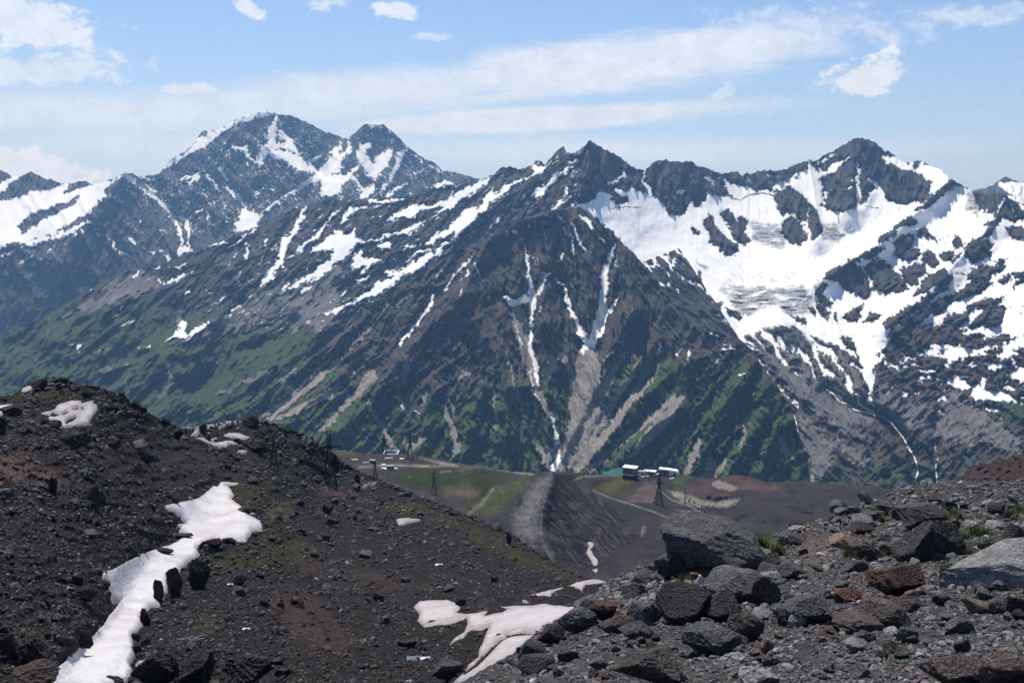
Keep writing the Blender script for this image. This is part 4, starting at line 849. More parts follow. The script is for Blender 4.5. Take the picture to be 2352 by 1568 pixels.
# relief: gullies, ribs, then crags
for p in couloirs: T.push(p, 50, 26)
for p in scree_lines: T.push(p, 40, 20)
ribs = [Z(2, (1500, 700), (1350, 760), (1120, 800), (1000, 950), (910, 1120), (850, 1250)), Z(5, (830, 20), (760, 100), (640, 190), (520, 330), (420, 430), (300, 600), (120, 830), (-60, 980)), Z(5, (830, 20), (900, 180), (990, 320), (1060, 420), (1110, 560), (1130, 700), (1160, 1000)), Z(2, (1400, 760), (1420, 1000), (1440, 1130), (1400, 1320), (1420, 1480)), Z(5, (1400, 200), (1430, 330), (1500, 470)), Z(2, (1560, 760), (1640, 900), (1700, 1100), (1690, 1300), (1710, 1560)), Z(2, (1800, 820), (1900, 1000), (1960, 1200), (2010, 1400)), Z(5, (2010, 120), (1900, 320), (1810, 480), (1800, 620)),
    Z(2, (1120, 820), (1180, 1000), (1240, 1180), (1200, 1300)), Z(5, (2352, 480), (2000, 780), (1760, 1100)), Z(5, (2352, 780), (2080, 980), (1850, 1190)), Z(5, (2200, 300), (1950, 600), (1850, 720)), Z(6, (100, 250), (0, 450), (-300, 860), (-500, 1050)), Z(6, (480, 300), (300, 560), (100, 900), (60, 1050)), Z(6, (560, 420), (560, 640), (400, 900), (300, 1080)), Z(6, (740, 680), (620, 780), (560, 940), (540, 1100)), Z(5, (420, 470), (380, 640), (420, 900), (430, 1050)), Z(5, (640, 620), (600, 800), (560, 1000), (540, 1140)), Z(5, (980, 640), (900, 860), (840, 1100)), Z(5, (1160, 640), (1330, 640), (1420, 840), (1440, 1000)), Z(4, (2352, 500), (2050, 700), (1700, 960), (1450, 1060)), Z(4, (2352, 750), (2050, 1000), (1900, 1100))]
for k, p in enumerate(ribs): T.push(p, -170 if k < 9 else -110, 40 if k < 9 else 30)
lw = np.clip((1250 - T.X) / 250, 0, 1); rw = np.clip((T.X - 1430) / 200, 0, 1); cw = np.clip(1 - lw - rw, 0, 1)
T.dR += -(streaks(T, 42, 120, 30, 131) - .42) * 95 * rough * lw - (streaks(T, 38, 110, 34, 132) - .42) * 90 * rough * rw - (streaks(T, -6, 110, 24, 133) - .42) * 95 * rough * (cw + .3)
T.dR += -(streaks(T, -30, 50, 13, 134) - .42) * 44 * rough
spp = [(42, lw), (-6, cw + .01), (38, rw)]
fine = blend_streaks(T, spp, 36, 6.5, 135)
fine2 = blend_streaks(T, [(-38, np.ones_like(T.X))], 30, 8, 137)
T.dR += -(fine - .45) * 24 * rough - (fine2 - .45) * 16 * rough
T.dR += -fbm(T.X / 60, T.Y / 60, 4, 136) * 40 * (1 - sn)
T.attrs = dict(snow=S, grass=np.clip(Gr + .35 * (fine - .45), 0, 1), scree=Sc, ice=S * 0, warm=np.full(T.X.shape, .75), tone=.65 * fine + .35 * fine2)
SPUR = T
T.finish('mountain_spur', MAT_SPUR, (60, 250, 700), (.4, .8, .9))

# ------------------------------------------------------------------ where old snow lies
GULLY = Z('a', (1920, 1110), (1950, 1065), (2000, 1068), (2110, 1075), (2080, 1090), (2000, 1110), (2040, 1140), (2065, 1190), (2040, 1230), (2110, 1270), (2180, 1330), (2260, 1360), (2200, 1370), (2300, 1420), (2328, 1470), (2310, 1560)) + \
    Z('b', (2310, 215), (2230, 230), (2170, 310), (2040, 300), (1960, 320), (1880, 300), (1740, 370), (1765, 430), (1690, 480), (1590, 560), (1585, 620), (1480, 640), (1480, 760), (1420, 800), (1415, 890), (1330, 900), (1240, 1000), (1270, 1050), (1170, 1150), (1190, 1330), (1150, 1400), (1180, 1480), (1130, 1580), (800, 1700), (440, 1640), (470, 1490), (640, 1300), (800, 1170), (910, 1050), (980, 940), (1070, 840), (1000, 860), (970, 800), (960, 700), (900, 640), (905, 590), (1000, 560), (1120, 490), (1250, 420), (1370, 380), (1480, 345), (1560, 310), (1640, 250), (1570, 220), (1600, 170), (1550, 155), (1640, 150), (1590, 90), (1450, 20)) + \
    Z('a', (1450, 1290), (1600, 1250), (1750, 1220), (1850, 1140), (1880, 1110))
SNOW = []
def snow(sheet, poly, label, hmax, edge, step, **kw):
    SNOW.append((sheet, poly, label, hmax, edge, step, kw))
snow('SLOPE', GULLY, 'long white snow gully winding down the dark left slope', .6, 12, 1.8, dirt=.05, seed=1)
snow('SLOPE', Z('a', (350, 475), (480, 440), (520, 390), (640, 360), (715, 358), (710, 382), (780, 370), (838, 350), (820, 385), (860, 390), (875, 430), (840, 480), (800, 520), (780, 570), (700, 590), (610, 605), (560, 600), (540, 560), (420, 520), (440, 495)), 'white snow patch with dark holes high on the left hill', .35, 4, 1.3, holes=(Z('a', (430, 495), (470, 470), (530, 488), (480, 505)), Z('a', (570, 555), (620, 520), (680, 508), (640, 545), (590, 570)), Z('a', (640, 450), (690, 425), (690, 440)), Z('a', (545, 480), (590, 462), (610, 472), (560, 488)), Z('a', (705, 440), (740, 422), (730, 442))), seed=2)
snow('SLOPE', Z('a', (-120, 420), (0, 405), (110, 395), (155, 430), (130, 465), (60, 450), (0, 500), (-120, 520)), 'snow scrap at the left edge of the hillside', .4, 4, 1.3, seed=3)
snow('SLOPE', Z('a', (175, 288), (200, 245), (260, 222), (295, 240), (280, 265), (210, 288)), 'small snow scrap just left of the hilltop', .35, 4, 1.2, seed=4)
snow('SLOPE', Z('a', (1545, 565), (1700, 570), (1800, 575), (1900, 555), (2000, 535), (2160, 538), (2100, 560), (2000, 580), (1940, 610), (1910, 608), (1930, 580), (1830, 610), (1800, 590), (1770, 640), (1740, 680), (1680, 665), (1720, 630), (1650, 605)), 'long upper snow bank on the far knoll', .6, 4, 1.2, seed=5)
snow('SLOPE', Z('a', (1960, 665), (2020, 640), (2110, 642), (2220, 690), (2150, 705), (2050, 695)), 'lens-shaped snow patch on the right of the far knoll', .5, 4, 1.2, seed=6)
snow('SLOPE', Z('a', (1700, 680), (1790, 690), (1850, 700), (1920, 680), (1870, 730), (1960, 720), (2050, 712), (2110, 740), (2020, 750), (2000, 780), (1900, 770), (1790, 720)), 'lowest ragged snow strip on the far knoll', .5, 4, 1.2, seed=7)
snow('SLOPE', Z('a', (2085, 805), (2110, 795), (2185, 800), (2170, 830), (2130, 825)), 'tiny snow scrap under the knoll crags', .7, 4, 1.1, seed=8)
snow('SLOPE', Z('a', (2075, 605), (2110, 590), (2112, 608)), 'tiny snow triangle beside the tall knoll crag', .6, 3, 1.0, seed=9)
snow('SLOPE', Z('c', (1137, 120), (1180, 104), (1250, 103), (1350, 122), (1355, 135), (1280, 145), (1210, 165), (1160, 160)), 'lone oval snow patch in the middle of the stony slope', 1.0, 6, 1.2, seed=10, dirt=.2)
snow('SLOPE', Z('d', (210, 775), (300, 765), (400, 735), (520, 710), (620, 670), (760, 635), (900, 628), (895, 665), (860, 680), (780, 680), (700, 690), (660, 745), (630, 720), (560, 700), (450, 735), (400, 760), (390, 795), (300, 788)), 'narrow snow strip behind the near boulders', .35, 5, 1.2, seed=11, dirt=.2)
snow('SLOPE', Z('c', (1285, 890), (1350, 830), (1460, 820), (1600, 815), (1660, 850), (1710, 885), (1680, 935), (1760, 950), (1940, 920), (1990, 930), (2140, 905), (2060, 885), (2180, 875), (2352, 870)) + Z('d', (340, 855), (420, 875), (520, 880), (600, 880), (640, 1000), (500, 1040), (380, 1060), (280, 1150), (200, 1220), (110, 1300), (80, 1350), (0, 1380)) + Z('c', (2290, 1310), (2200, 1350), (2080, 1400), (1960, 1420), (1900, 1480), (1740, 1560), (1600, 1600), (1660, 1540), (1750, 1460), (1780, 1400), (1860, 1330), (1880, 1250), (1930, 1130), (1960, 1060), (1900, 1090), (1800, 1090), (1740, 1160), (1690, 1170), (1600, 1225), (1650, 1170), (1740, 1110), (1770, 1040), (1760, 985), (1650, 1030), (1500, 1045), (1390, 1065), (1330, 1010), (1350, 950)),
    'pinkish dirty snow patch with a dark crack below the near boulders', .30, 8, 1.4, dirt=.32, seed=12, holes=(Z('c', (1920, 960), (1960, 920), (2120, 905), (2080, 935)),), lines=(Z('c', (2352, 1128, 12), (2250, 1132, 12), (2160, 1140, 8), (2080, 1180, 10), (2000, 1250, 20), (1930, 1320, 26), (1850, 1400, 30), (1740, 1480, 22)), Z('d', (0, 1145, 14), (120, 1130, 22), (280, 1128, 10))))
snow('MID', Z('g', (712, 1020), (735, 1008), (772, 1030), (765, 1055), (740, 1085), (775, 1140), (808, 1190), (800, 1225), (760, 1222), (735, 1160), (703, 1110), (725, 1060)), 'narrow crooked snow strip at the foot of the cinder ridge', .8, 4, 1.0, seed=13, dirt=.2)
snow('MID', Z('g', (752, 1262), (795, 1245), (812, 1270), (785, 1287)), 'small snow scrap below the crooked strip of the cinder ridge', .6, 3, 1.0, seed=14, dirt=.2)

SNOW_ON_SLOPE = [q[1] for q in SNOW if q[0] == 'SLOPE']
def in_snow(Xs, Ys, grow=2.0):
    k = np.zeros(Xs.shape, bool)
    for p in SNOW_ON_SLOPE:
        idx, s_ = poly_field(Xs, Ys, [q[:2] for q in p], grow + 2)
        if idx is not None:
            k[idx] |= s_ > -grow
    return k

# ------------------------------------------------------------------ ground materials
def ground_material(name, unit, bump_d, speck=0.35, rough=0.95, spec=0.1):
    m = bpy.data.materials.new(name)
    m.use_nodes = True
    b = NB(m.node_tree)
    bs = b.N['Principled BSDF']
    pos = b.n('ShaderNodeTexCoord').outputs['Object']
    t = b.attr('tint', 'Color')
    n1 = b.noise(pos, 1 / (unit * 12), 5, 0.6)
    n2 = b.noise(pos, 1 / unit, 5, 0.7)
    vo = b.voro(pos, 1 / (unit * 0.8))
    col = b.mix(1.0, t, b.mix(n1, (0.62, 0.62, 0.62, 1), (1.4, 1.38, 1.36, 1)), 'MULTIPLY')
    col = b.mix(1.0, col, b.mix(b.ss(n2, 0.3, 0.72), (1 - speck, 1 - speck, 1 - speck, 1), (1 + speck * 1.6, 1 + speck * 1.55, 1 + speck * 1.5, 1)), 'MULTIPLY')
    b.put(bs.inputs['Base Color'], col)
    bs.inputs['Roughness'].default_value = rough
    bs.inputs['Specular IOR Level'].default_value = spec
    h = b.m('ADD', n2, b.m('MULTIPLY', vo, 0.6))
    b.put(bs.inputs['Normal'], b.bump(h, 0.9, bump_d))
    return m

MAT_MID = ground_material('cinder_ground', 5.0, 1.6, 0.22)
MAT_SLOPE = ground_material('scree_soil', 0.9, 0.55, 0.4)
MAT_NEAR = ground_material('gravel_soil', 0.11, 0.07, 0.5)

def tint_field(T, base):
    C = np.empty(T.X.shape + (3,)); C[:] = base
    return C
def tint(C, T, XY, shp, col, soft=5.0, line=False, k=1.0):
    X, Y = XY
    idx, s_ = (seg_field if line else poly_field)(X, Y, shp, soft * 2)
    if idx is None:
        return
    f = (np.clip(0.5 + 0.5 * s_ / soft, 0, 1) * k)[:, None]
    C[idx] = C[idx] * (1 - f) + np.array(col) * f

def snow_material():
    m = bpy.data.materials.new('old_snow')
    m.use_nodes = True
    b = NB(m.node_tree)
    bs = b.N['Principled BSDF']
    pos = b.n('ShaderNodeTexCoord').outputs['Object']
    n1 = b.noise(pos, 0.12, 5, 0.6)
    n2 = b.noise(pos, 1.1, 5, 0.65, 0.8)
    n3 = b.noise(b.scale(pos, (1, .3, 1)), 0.5, 4, 0.6, 1.2)
    c = b.mix(b.ss(n1, 0.38, 0.72), (0.60, 0.59, 0.59, 1), (0.48, 0.43, 0.42, 1))
    c = b.mix(b.ss(n3, 0.56, 0.74, 0, 0.55), c, (0.50, 0.44, 0.42, 1))
    dirt = b.attr('dirt')
    c = b.mix(b.ss(dirt, 0.1, 0.5, 0, 0.7), c, b.mix(b.ss(n1, .35, .65), (0.46, 0.40, 0.39, 1), (0.36, 0.305, 0.30, 1)))
    c = b.mix(b.m('MULTIPLY', dirt, b.ss(n2, 0.3, 0.6)), c, (0.20, 0.165, 0.15, 1))
    b.put(bs.inputs['Base Color'], c)
    bs.inputs['Roughness'].default_value = 0.7
    bs.inputs['Specular IOR Level'].default_value = 0.2
    b.put(bs.inputs['Normal'], b.bump(b.m('ADD', n2, b.m('MULTIPLY', n3, 1.5)), 0.55, 0.35))
    return m
MAT_SNOW = snow_material()

# closing ground far below, out past the farthest peaks
V = np.array([(-16000, 300, -1800), (16000, 300, -1800), (16000, 16500, -1800), (-16000, 16500, -1800)], float)
m_ = ground_material('valley_ground', 60.0, 4.0)
structure(mesh_obj('valley_floor', V, np.array([(0, 1, 2, 3)]), m_, {'tint': np.tile((0.05, 0.06, 0.03), (4, 1))}, False))

# ================================================================== plateau, cinder ridge and ski run
mid_top = [(560, 1040), (700, 1035), (780, 1033), (850, 1043), (900, 1040), (960, 1047), (1005, 1053), (1060, 1066), (1100, 1073), (1160, 1083), (1240, 1089), (1256, 1087), (1268, 1083), (1280, 1086), (1300, 1091), (1330, 1087), (1400, 1088), (1430, 1090), (1560, 1092), (1600, 1097), (1640, 1100), (1690, 1092), (1730, 1098), (1760, 1110), (1850, 1106), (1950, 1116), (2010, 1117), (2060, 1130), (2150, 1115), (2250, 1100), (2500, 1095)]
mid_bot = [(560, 1420), (2500, 1420)]
mid_ctrl = [(560, 1040, 1700), (560, 1420, 760), (700, 1035, 1700), (850, 1043, 1680), (960, 1047, 1670), (1100, 1073, 1610), (1200, 1086, 1590), (1242, 1090, 1500), (1268, 1084, 1270), (1258, 1115, 1225), (1250, 1150, 1185), (1243, 1190, 1145), (1243, 1230, 1105), (1255, 1265, 1060), (1280, 1310, 1010), (1190, 1130, 1370), (1180, 1180, 1260), (1170, 1230, 1180), (1180, 1290, 1090), (1215, 1110, 1400), (1310, 1097, 1390), (1350, 1110, 1360), (1400, 1130, 1310), (1500, 1160, 1235), (1600, 1190, 1120), (1330, 1150, 1270), (1360, 1200, 1170), (1330, 1260, 1080), (1360, 1290, 1045), (1450, 1240, 1095), (1550, 1230, 1060),
    (1330, 1088, 1580), (1400, 1089, 1560), (1390, 1110, 1480), (1440, 1098, 1490), (1440, 1130, 1370), (1500, 1098, 1520), (1560, 1093, 1540), (1530, 1125, 1400), (1560, 1150, 1300), (1640, 1101, 1560), (1690, 1093, 1560), (1690, 1128, 1440), (1600, 1130, 1400), (1600, 1155, 1270), (1700, 1160, 1280), (1850, 1107, 1560), (1850, 1150, 1330), (1800, 1200, 1120), (1950, 1117, 1500), (1950, 1170, 1230), (2060, 1131, 1400), (2150, 1116, 1450), (2300, 1101, 1450), (2100, 1180, 1180), (900, 1100, 1520), (1050, 1110, 1500), (1050, 1150, 1400), (1130, 1150, 1380), (900, 1150, 1380), (800, 1100, 1500), (700, 1150, 1350), (1100, 1200, 1240), (1000, 1250, 1080), (1250, 1420, 780), (1700, 1300, 880), (2200, 1300, 850), (700, 1300, 950), (2500, 1095, 1450), (2500, 1420, 700)]
T = Terrain(mid_top, mid_bot, 560, 2500, 2.8, 2.6, mid_ctrl, (1.2, 22), 14)
X, Y = warped(T, 5, 2, 141); XY = (X, Y)
cinder = (0.029, 0.026, 0.028)
C = tint_field(T, cinder)
GRN, GRN2, BRN, ROAD, PALE, RED = (0.024, 0.028, 0.008), (0.056, 0.058, 0.015), (0.042, 0.034, 0.030), (0.17, 0.15, 0.135), (0.17, 0.165, 0.135), (0.075, 0.042, 0.040)
tint(C, T, XY, Z('f', (0, 300), (840, 430), (1660, 540), (1900, 600), (2352, 640), (2352, 700), (1800, 1150), (800, 1100), (0, 700)), BRN, 8)
tint(C, T, XY, Z('f', (1060, 690), (1250, 650), (1450, 590), (1650, 560), (1900, 610), (2000, 640), (2200, 690), (2000, 760), (1950, 860), (1850, 930), (1700, 850), (1400, 800), (1250, 780)), GRN, 5)
tint(C, T, XY, Z('f', (1150, 680), (1450, 640), (1650, 650), (1850, 720), (1600, 770), (1300, 760)), (0.020, 0.034, 0.006), 6)
tint(C, T, XY, Z('f', (1700, 960), (2000, 790), (2200, 690), (2330, 700), (2200, 850), (2000, 1010), (1800, 1000)), (0.045, 0.052, 0.018), 8)
tint(C, T, XY, Z('f', (560, 395), (720, 430), (800, 500), (640, 480)), GRN2, 4)
tint(C, T, XY, Z('f', (1350, 540), (1430, 520), (1460, 560), (1380, 570)), GRN, 4)
tint(C, T, XY, Z('f', (1640, 570), (1720, 545), (1830, 580), (1800, 680), (1700, 660)), (0.05, 0.052, 0.034), 4)
tint(C, T, XY, Z('f', (1550, 760), (1760, 740), (1880, 820), (1760, 870), (1600, 830)), (0.075, 0.062, 0.040), 8)
for w_, ln in [(1, Z('f', (820, 590, 16), (1000, 580, 20), (1130, 570, 18), (1300, 578, 18), (1450, 582, 18), (1660, 575, 18))), (1, Z('f', (1350, 508, 8), (1500, 545, 22), (1680, 578, 20))), (1, Z('f', (1830, 575, 14), (2000, 602, 14), (2200, 640, 14), (2352, 655, 10))), (.5, Z('f', (2000, 780, 24), (1890, 920, 30), (1780, 1000, 24))), (.8, Z('f', (1530, 635, 14), (1630, 620, 12)))]:
    tint(C, T, (T.X, T.Y), ln, ROAD, 1.6, True, w_)
tint(C, T, XY, Z('g', (770, 550), (900, 490), (1000, 425), (1100, 440), (1130, 470), (1050, 560), (1000, 610), (850, 590)), GRN2, 5)
tint(C, T, XY, Z('g', (920, 560), (1060, 480), (1130, 480), (1060, 620), (980, 610)), (0.04, 0.042, 0.022), 6)
tint(C, T, XY, Z('g', (1050, 630), (1250, 490), (1330, 520), (1310, 650), (1200, 650)), (0.085, 0.062, 0.055), 5)
tint(C, T, XY, Z('g', (1440, 580), (1480, 460), (1620, 440), (1590, 510), (1500, 560)), (0.045, 0.055, 0.018), 4)
tint(C, T, XY, Z('g', (1560, 560), (1640, 480), (1800, 460), (1850, 560), (2000, 600), (1800, 640), (1600, 590)), (0.058, 0.040, 0.040), 8)
tint(C, T, XY, Z('g', (1880, 450), (2080, 415), (2180, 480), (2400, 520), (2500, 600), (2200, 540), (2050, 550), (1990, 520)), RED, 5)
tint(C, T, XY, Z('g', (1820, 470), (1870, 452), (1960, 490), (2035, 545), (1970, 572), (1880, 545), (1815, 500)), PALE, 2.5)
tint(C, T, XY, Z('g', (1415, 560), (1490, 565), (1590, 595), (1700, 645), (1860, 665), (2060, 630), (2000, 690), (1800, 708), (1640, 690), (1500, 640)), PALE, 2.5)
for w_, ln in [(1, Z('g', (600, 465, 12), (680, 437, 10), (850, 432, 9), (1000, 425, 8))), (1, Z('g', (765, 560, 8), (900, 620, 9), (1100, 682, 10), (1300, 750, 10), (1450, 812, 11), (1600, 852, 12), (1780, 862, 12))), (.8, Z('g', (1300, 470, 8), (1330, 540, 10), (1450, 640, 12), (1600, 690, 14), (1700, 740, 10))), (.8, Z('g', (1480, 730, 6), (1620, 745, 8), (1700, 735, 8), (1800, 790, 8))), (.5, Z('g', (1080, 655, 8), (1280, 660, 8))), (.6, Z('g', (1210, 890, 40), (1190, 960, 20)))]:
    tint(C, T, (T.X, T.Y), ln, ROAD, 1.4, True, w_)
# paler left flank, and streaks down the sides of the cinder ridge
tint(C, T, XY, Z('g', (430, 380), (360, 560), (300, 800), (330, 1000), (420, 1160), (250, 1060), (120, 980), (60, 820), (140, 640), (280, 480)), (0.125, 0.12, 0.12), 12)
st = streaks(T, -48, 90, 7, 143, 3)
inr = smooth_in(Z('g', (430, 400), (330, 640), (310, 900), (420, 1160), (700, 1290), (900, 1150), (1150, 1000), (1000, 760), (700, 540)), T.X, T.Y, 12)
C *= (1 + (np.clip((st - .5) * 3.6, -.5, 1.6) * inr)[..., None])
for ln in [Z('f', (2225, 840, 40), (2235, 900, 50), (2215, 930, 30))]:
    tint(C, T, (T.X, T.Y), ln, (0.022, 0.02, 0.02), 2, True)
C *= (1 + .55 * fbm(T.X / 34, T.Y / 12, 5, 145) + .35 * fbm(T.X / 120, T.Y / 22, 3, 148))[..., None]
T.dR += T.R * (.006 * fbm(T.X / 60, T.Y / 26, 5, 146) - .003 * st * inr - .020 * (T.X > 1620) * ridged(T.X / 110, T.Y / 34, 4, 149))
T.dR += T.R * .012 * smooth_in(Z('g', (1500, 560), (1700, 640), (2050, 630), (1800, 705), (1500, 640)), T.X, T.Y, 6) * (gnoise(T.X / 7 + T.Y / 9, T.Y / 30, 147))
T.push([(1268, 1084), (1258, 1115), (1250, 1150), (1243, 1190), (1243, 1230), (1255, 1265), (1280, 1310)], -34, 22)
T.push(Z('g', (1560, 560), (1700, 600), (1900, 620), (2060, 600)), -26, 14)
T.push(Z('g', (1300, 470), (1450, 640), (1700, 720), (1900, 780)), 22, 18)
T.push(Z('f', (1720, 560), (1760, 600)), -30, 22)
T.push(Z('f', (1980, 800), (1780, 1000)), 20, 20)
T.attrs = dict(tint=C)
MID = T
T.finish('plateau_ground', MAT_MID, (60, 200, 420), (.25, .5, .7))

# dark red rib at the right edge, in the middle distance
T = Terrain([(2120, 1160), (2150, 1135), (2191, 1103), (2210, 1090), (2235, 1073), (2260, 1064), (2285, 1058), (2320, 1050), (2352, 1041), (2450, 1022), (2700, 1000)], [(2120, 1190), (2700, 1200)], 2120, 2700, 3, 3,
            [(2120, 1160, 300), (2120, 1190, 250), (2235, 1073, 420), (2352, 1041, 430), (2700, 1000, 440), (2350, 1200, 240), (2700, 1200, 230), (2240, 1120, 330)], (3.5, 20), 17)
C = tint_field(T, (0.040, 0.026, 0.026))
C *= (1 + .5 * fbm(T.X / 30, T.Y / 14, 4, 151))[..., None]
T.dR += -T.R * .03 * ridged(T.X / 26, T.Y / 18, 4, 152)
T.attrs = dict(tint=C)
T.finish('red_rib', MAT_SLOPE, (10, 40, 120), (.4, .6, .7))

# ================================================================== left hill and the stony bowl
slo_top = [(-320, 940), (-60, 912), (0, 909), (30, 905), (60, 884), (85, 873), (110, 870), (132, 868), (150, 874), (180, 882), (215, 887), (240, 893), (272, 905), (300, 922), (335, 945), (370, 962), (400, 975), (425, 985), (470, 976), (520, 968), (560, 964), (590, 966), (630, 972), (680, 990), (720, 1010), (760, 1040), (800, 1066), (830, 1085), (880, 1104), (940, 1128), (1000, 1152), (1060, 1176), (1100, 1192), (1160, 1214), (1200, 1244), (1250, 1278), (1300, 1307), (1340, 1322), (1380, 1335), (1450, 1370)]
slo_bot = [(-320, 1760), (1450, 1760)]
slo_ctrl = [(-320, 940, 240), (-320, 1760, 48), (0, 909, 245), (60, 884, 262), (132, 868, 265), (240, 893, 275), (335, 945, 305), (425, 985, 370), (560, 964, 440), (630, 972, 455), (720, 1010, 490), (760, 1040, 510), (830, 1085, 520), (940, 1128, 490), (1060, 1176, 430), (1160, 1214, 370), (1250, 1278, 300), (1300, 1307, 265), (1450, 1370, 190),
    (0, 1000, 200), (0, 1100, 166), (0, 1250, 126), (0, 1400, 100), (0, 1568, 79), (0, 1760, 60), (150, 960, 232), (160, 1050, 200), (200, 1150, 178), (200, 1300, 140), (150, 1450, 102), (200, 1568, 92), (300, 1050, 250), (400, 1060, 300), (480, 1030, 360), (530, 1075, 345), (520, 1110, 318), (450, 1150, 272), (480, 1200, 248), (560, 1180, 262), (420, 1280, 208), (330, 1330, 172), (365, 1380, 163), (300, 1450, 127), (240, 1500, 106), (260, 1568, 94), (300, 1760, 66), (600, 1140, 300), (640, 1060, 400), (755, 1115, 470), (620, 1250, 240), (500, 1300, 205), (520, 1400, 152), (450, 1500, 112), (500, 1568, 100), (700, 1180, 330), (800, 1150, 430), (700, 1300, 218), (900, 1200, 360), (900, 1300, 238), (700, 1420, 158), (900, 1420, 152), (700, 1560, 108), (900, 1560, 98), (700, 1760, 74), (1000, 1300, 245), (1000, 1480, 118), (1060, 1390, 150), (1130, 1430, 118), (1200, 1390, 132), (1180, 1490, 88), (1100, 1568, 74), (1200, 1320, 215), (1300, 1350, 158), (1380, 1340, 165), (1100, 1760, 52), (1450, 1760, 48), (1300, 1480, 85)]
T = Terrain(slo_top, slo_bot, -320, 1450, 3.8, 3.6, slo_ctrl, (2.4, 17), 21)
X, Y = warped(T, 14, 4, 161); XY = (X, Y)
C = tint_field(T, (0.0165, 0.0145, 0.014))
VIO, RSOIL, MOSS = (0.029, 0.0225, 0.0235), (0.085, 0.054, 0.043), (0.033, 0.032, 0.011)
tint(C, T, XY, Z('a', (1300, 560), (1700, 780), (2100, 950), (2000, 1050), (1500, 1120), (900, 1000), (700, 820), (1000, 760)), VIO, 20)
tint(C, T, XY, Z('a', (-200, 780), (200, 860), (420, 960), (700, 1090), (500, 1110), (150, 1060), (-200, 1000)), RSOIL, 14, k=.85)
tint(C, T, XY, Z('a', (640, 620), (900, 780), (880, 830), (700, 760), (520, 670)), (0.07, 0.046, 0.038), 8)
tint(C, T, XY, Z('f', (0, 900), (260, 900), (240, 1000), (100, 1050), (0, 1060)), (0.075, 0.056, 0.042), 6)
for p in [Z('a', (100, 330), (400, 240), (800, 280), (700, 330), (200, 400)), Z('f', (100, 960), (300, 900), (250, 970)), Z('f', (0, 1150), (160, 1130), (120, 1200), (0, 1230)), Z('c', (0, 330), (300, 280), (520, 360), (300, 470), (0, 520)), Z('c', (900, 0), (1300, -40), (1500, 60), (1200, 90)), Z('c', (1360, 100), (1600, 90), (2000, 200), (2352, 450), (2352, 560), (1900, 330), (1500, 150)), Z('d', (0, 330), (250, 420), (560, 560), (620, 640), (300, 560), (0, 450)), Z('b', (1850, 450), (2352, 380), (2352, 560), (2000, 560)), Z('b', (1700, 1000), (1900, 940), (1960, 1040), (1760, 1120)), Z('b', (40, 1380), (240, 1380), (220, 1470), (60, 1480)), Z('a', (700, 1150), (800, 1100), (800, 1220), (720, 1240)), Z('f', (1200, 880), (1480, 980), (1440, 1020), (1250, 960)), Z('a', (1250, 560), (1700, 700), (1600, 800), (1300, 680)), Z('a', (2050, 1100), (2352, 1080), (2352, 1250), (2100, 1240))]:
    tint(C, T, XY, p, MOSS, 8, k=.75)
tint(C, T, XY, Z('c', (300, 450), (800, 520), (1100, 640), (1500, 690), (1400, 740), (900, 700), (500, 620), (300, 560)), (0.038, 0.027, 0.0255), 14)
tint(C, T, XY, Z('c', (0, 800), (300, 700), (560, 900), (800, 1250), (500, 1320), (200, 1100)), (0.038, 0.026, 0.023), 14)
tint(C, T, XY, Z('f', (380, 690), (480, 660), (540, 760), (900, 860), (800, 880), (560, 820), (420, 770)), (0.065, 0.042, 0.038), 5)
tint(C, T, (T.X, T.Y), Z('f', (835, 790, 12), (870, 750, 30), (950, 730, 26), (1030, 705, 20), (1050, 712, 8)), (0.20, 0.165, 0.145), 1.8, True)
C *= (1 + .35 * fbm(T.X / 60, T.Y / 30, 5, 162))[..., None]
T.dR += -T.R * (.020 * ridged(T.X / 70, T.Y / 34, 5, 163) + .010 * ridged(T.X / 17, T.Y / 9, 4, 164)) + T.R * .012
T.dR *= np.where(in_snow(T.X, T.Y, 6.0), .25, 1.0)
T.push(Z('a', (2050, 1080), (1800, 1300), (1900, 1400), (1600, 1500)) + Z('b', (1300, 500), (1150, 750), (1000, 1050), (700, 1400)), 10, 60)
T.attrs = dict(tint=C)
SLOPE = T
T.finish('stony_slope', MAT_SLOPE, (8, 40, 130), (.4, .6, .65))

# ================================================================== near gravel shoulder on the right
nea_top = [(940, 1730), (1000, 1640), (1060, 1574), (1120, 1535), (1180, 1500), (1225, 1455), (1270, 1425), (1300, 1410), (1340, 1396), (1375, 1352), (1430, 1318), (1490, 1302), (1560, 1282), (1640, 1262), (1700, 1252), (1752, 1238), (1800, 1217), (1850, 1201), (1900, 1185), (1950, 1166), (2010, 1145), (2050, 1128), (2080, 1116), (2110, 1111), (2160, 1108), (2230, 1104), (2352, 1102), (2750, 1094)]
nea_bot = [(940, 1800), (1200, 1860), (2750, 1860)]
nea_ctrl = [(940, 1730, 12), (940, 1860, 9), (1060, 1574, 17), (1180, 1500, 20), (1270, 1425, 24), (1340, 1396, 26), (1430, 1318, 32), (1560, 1282, 34), (1700, 1252, 37), (1800, 1217, 42), (1900, 1185, 46), (2010, 1145, 52), (2110, 1111, 58), (2352, 1102, 58), (2750, 1094, 58), (1180, 1568, 14.5), (1400, 1568, 11.5), (1800, 1568, 10), (2352, 1568, 9.2), (2750, 1568, 9), (1200, 1860, 6.6), (1800, 1860, 5.6), (2352, 1860, 5.4), (2750, 1860, 5.4), (1400, 1470, 16), (1600, 1470, 15), (1500, 1380, 22), (1700, 1400, 19.5), (1700, 1320, 27), (1900, 1420, 17), (1900, 1300, 27), (2000, 1220, 37), (2150, 1300, 25.5), (2150, 1200, 38), (2150, 1430, 15.5), (2352, 1430, 15), (2352, 1300, 25), (2352, 1200, 38), (2750, 1300, 24), (2750, 1200, 38)]
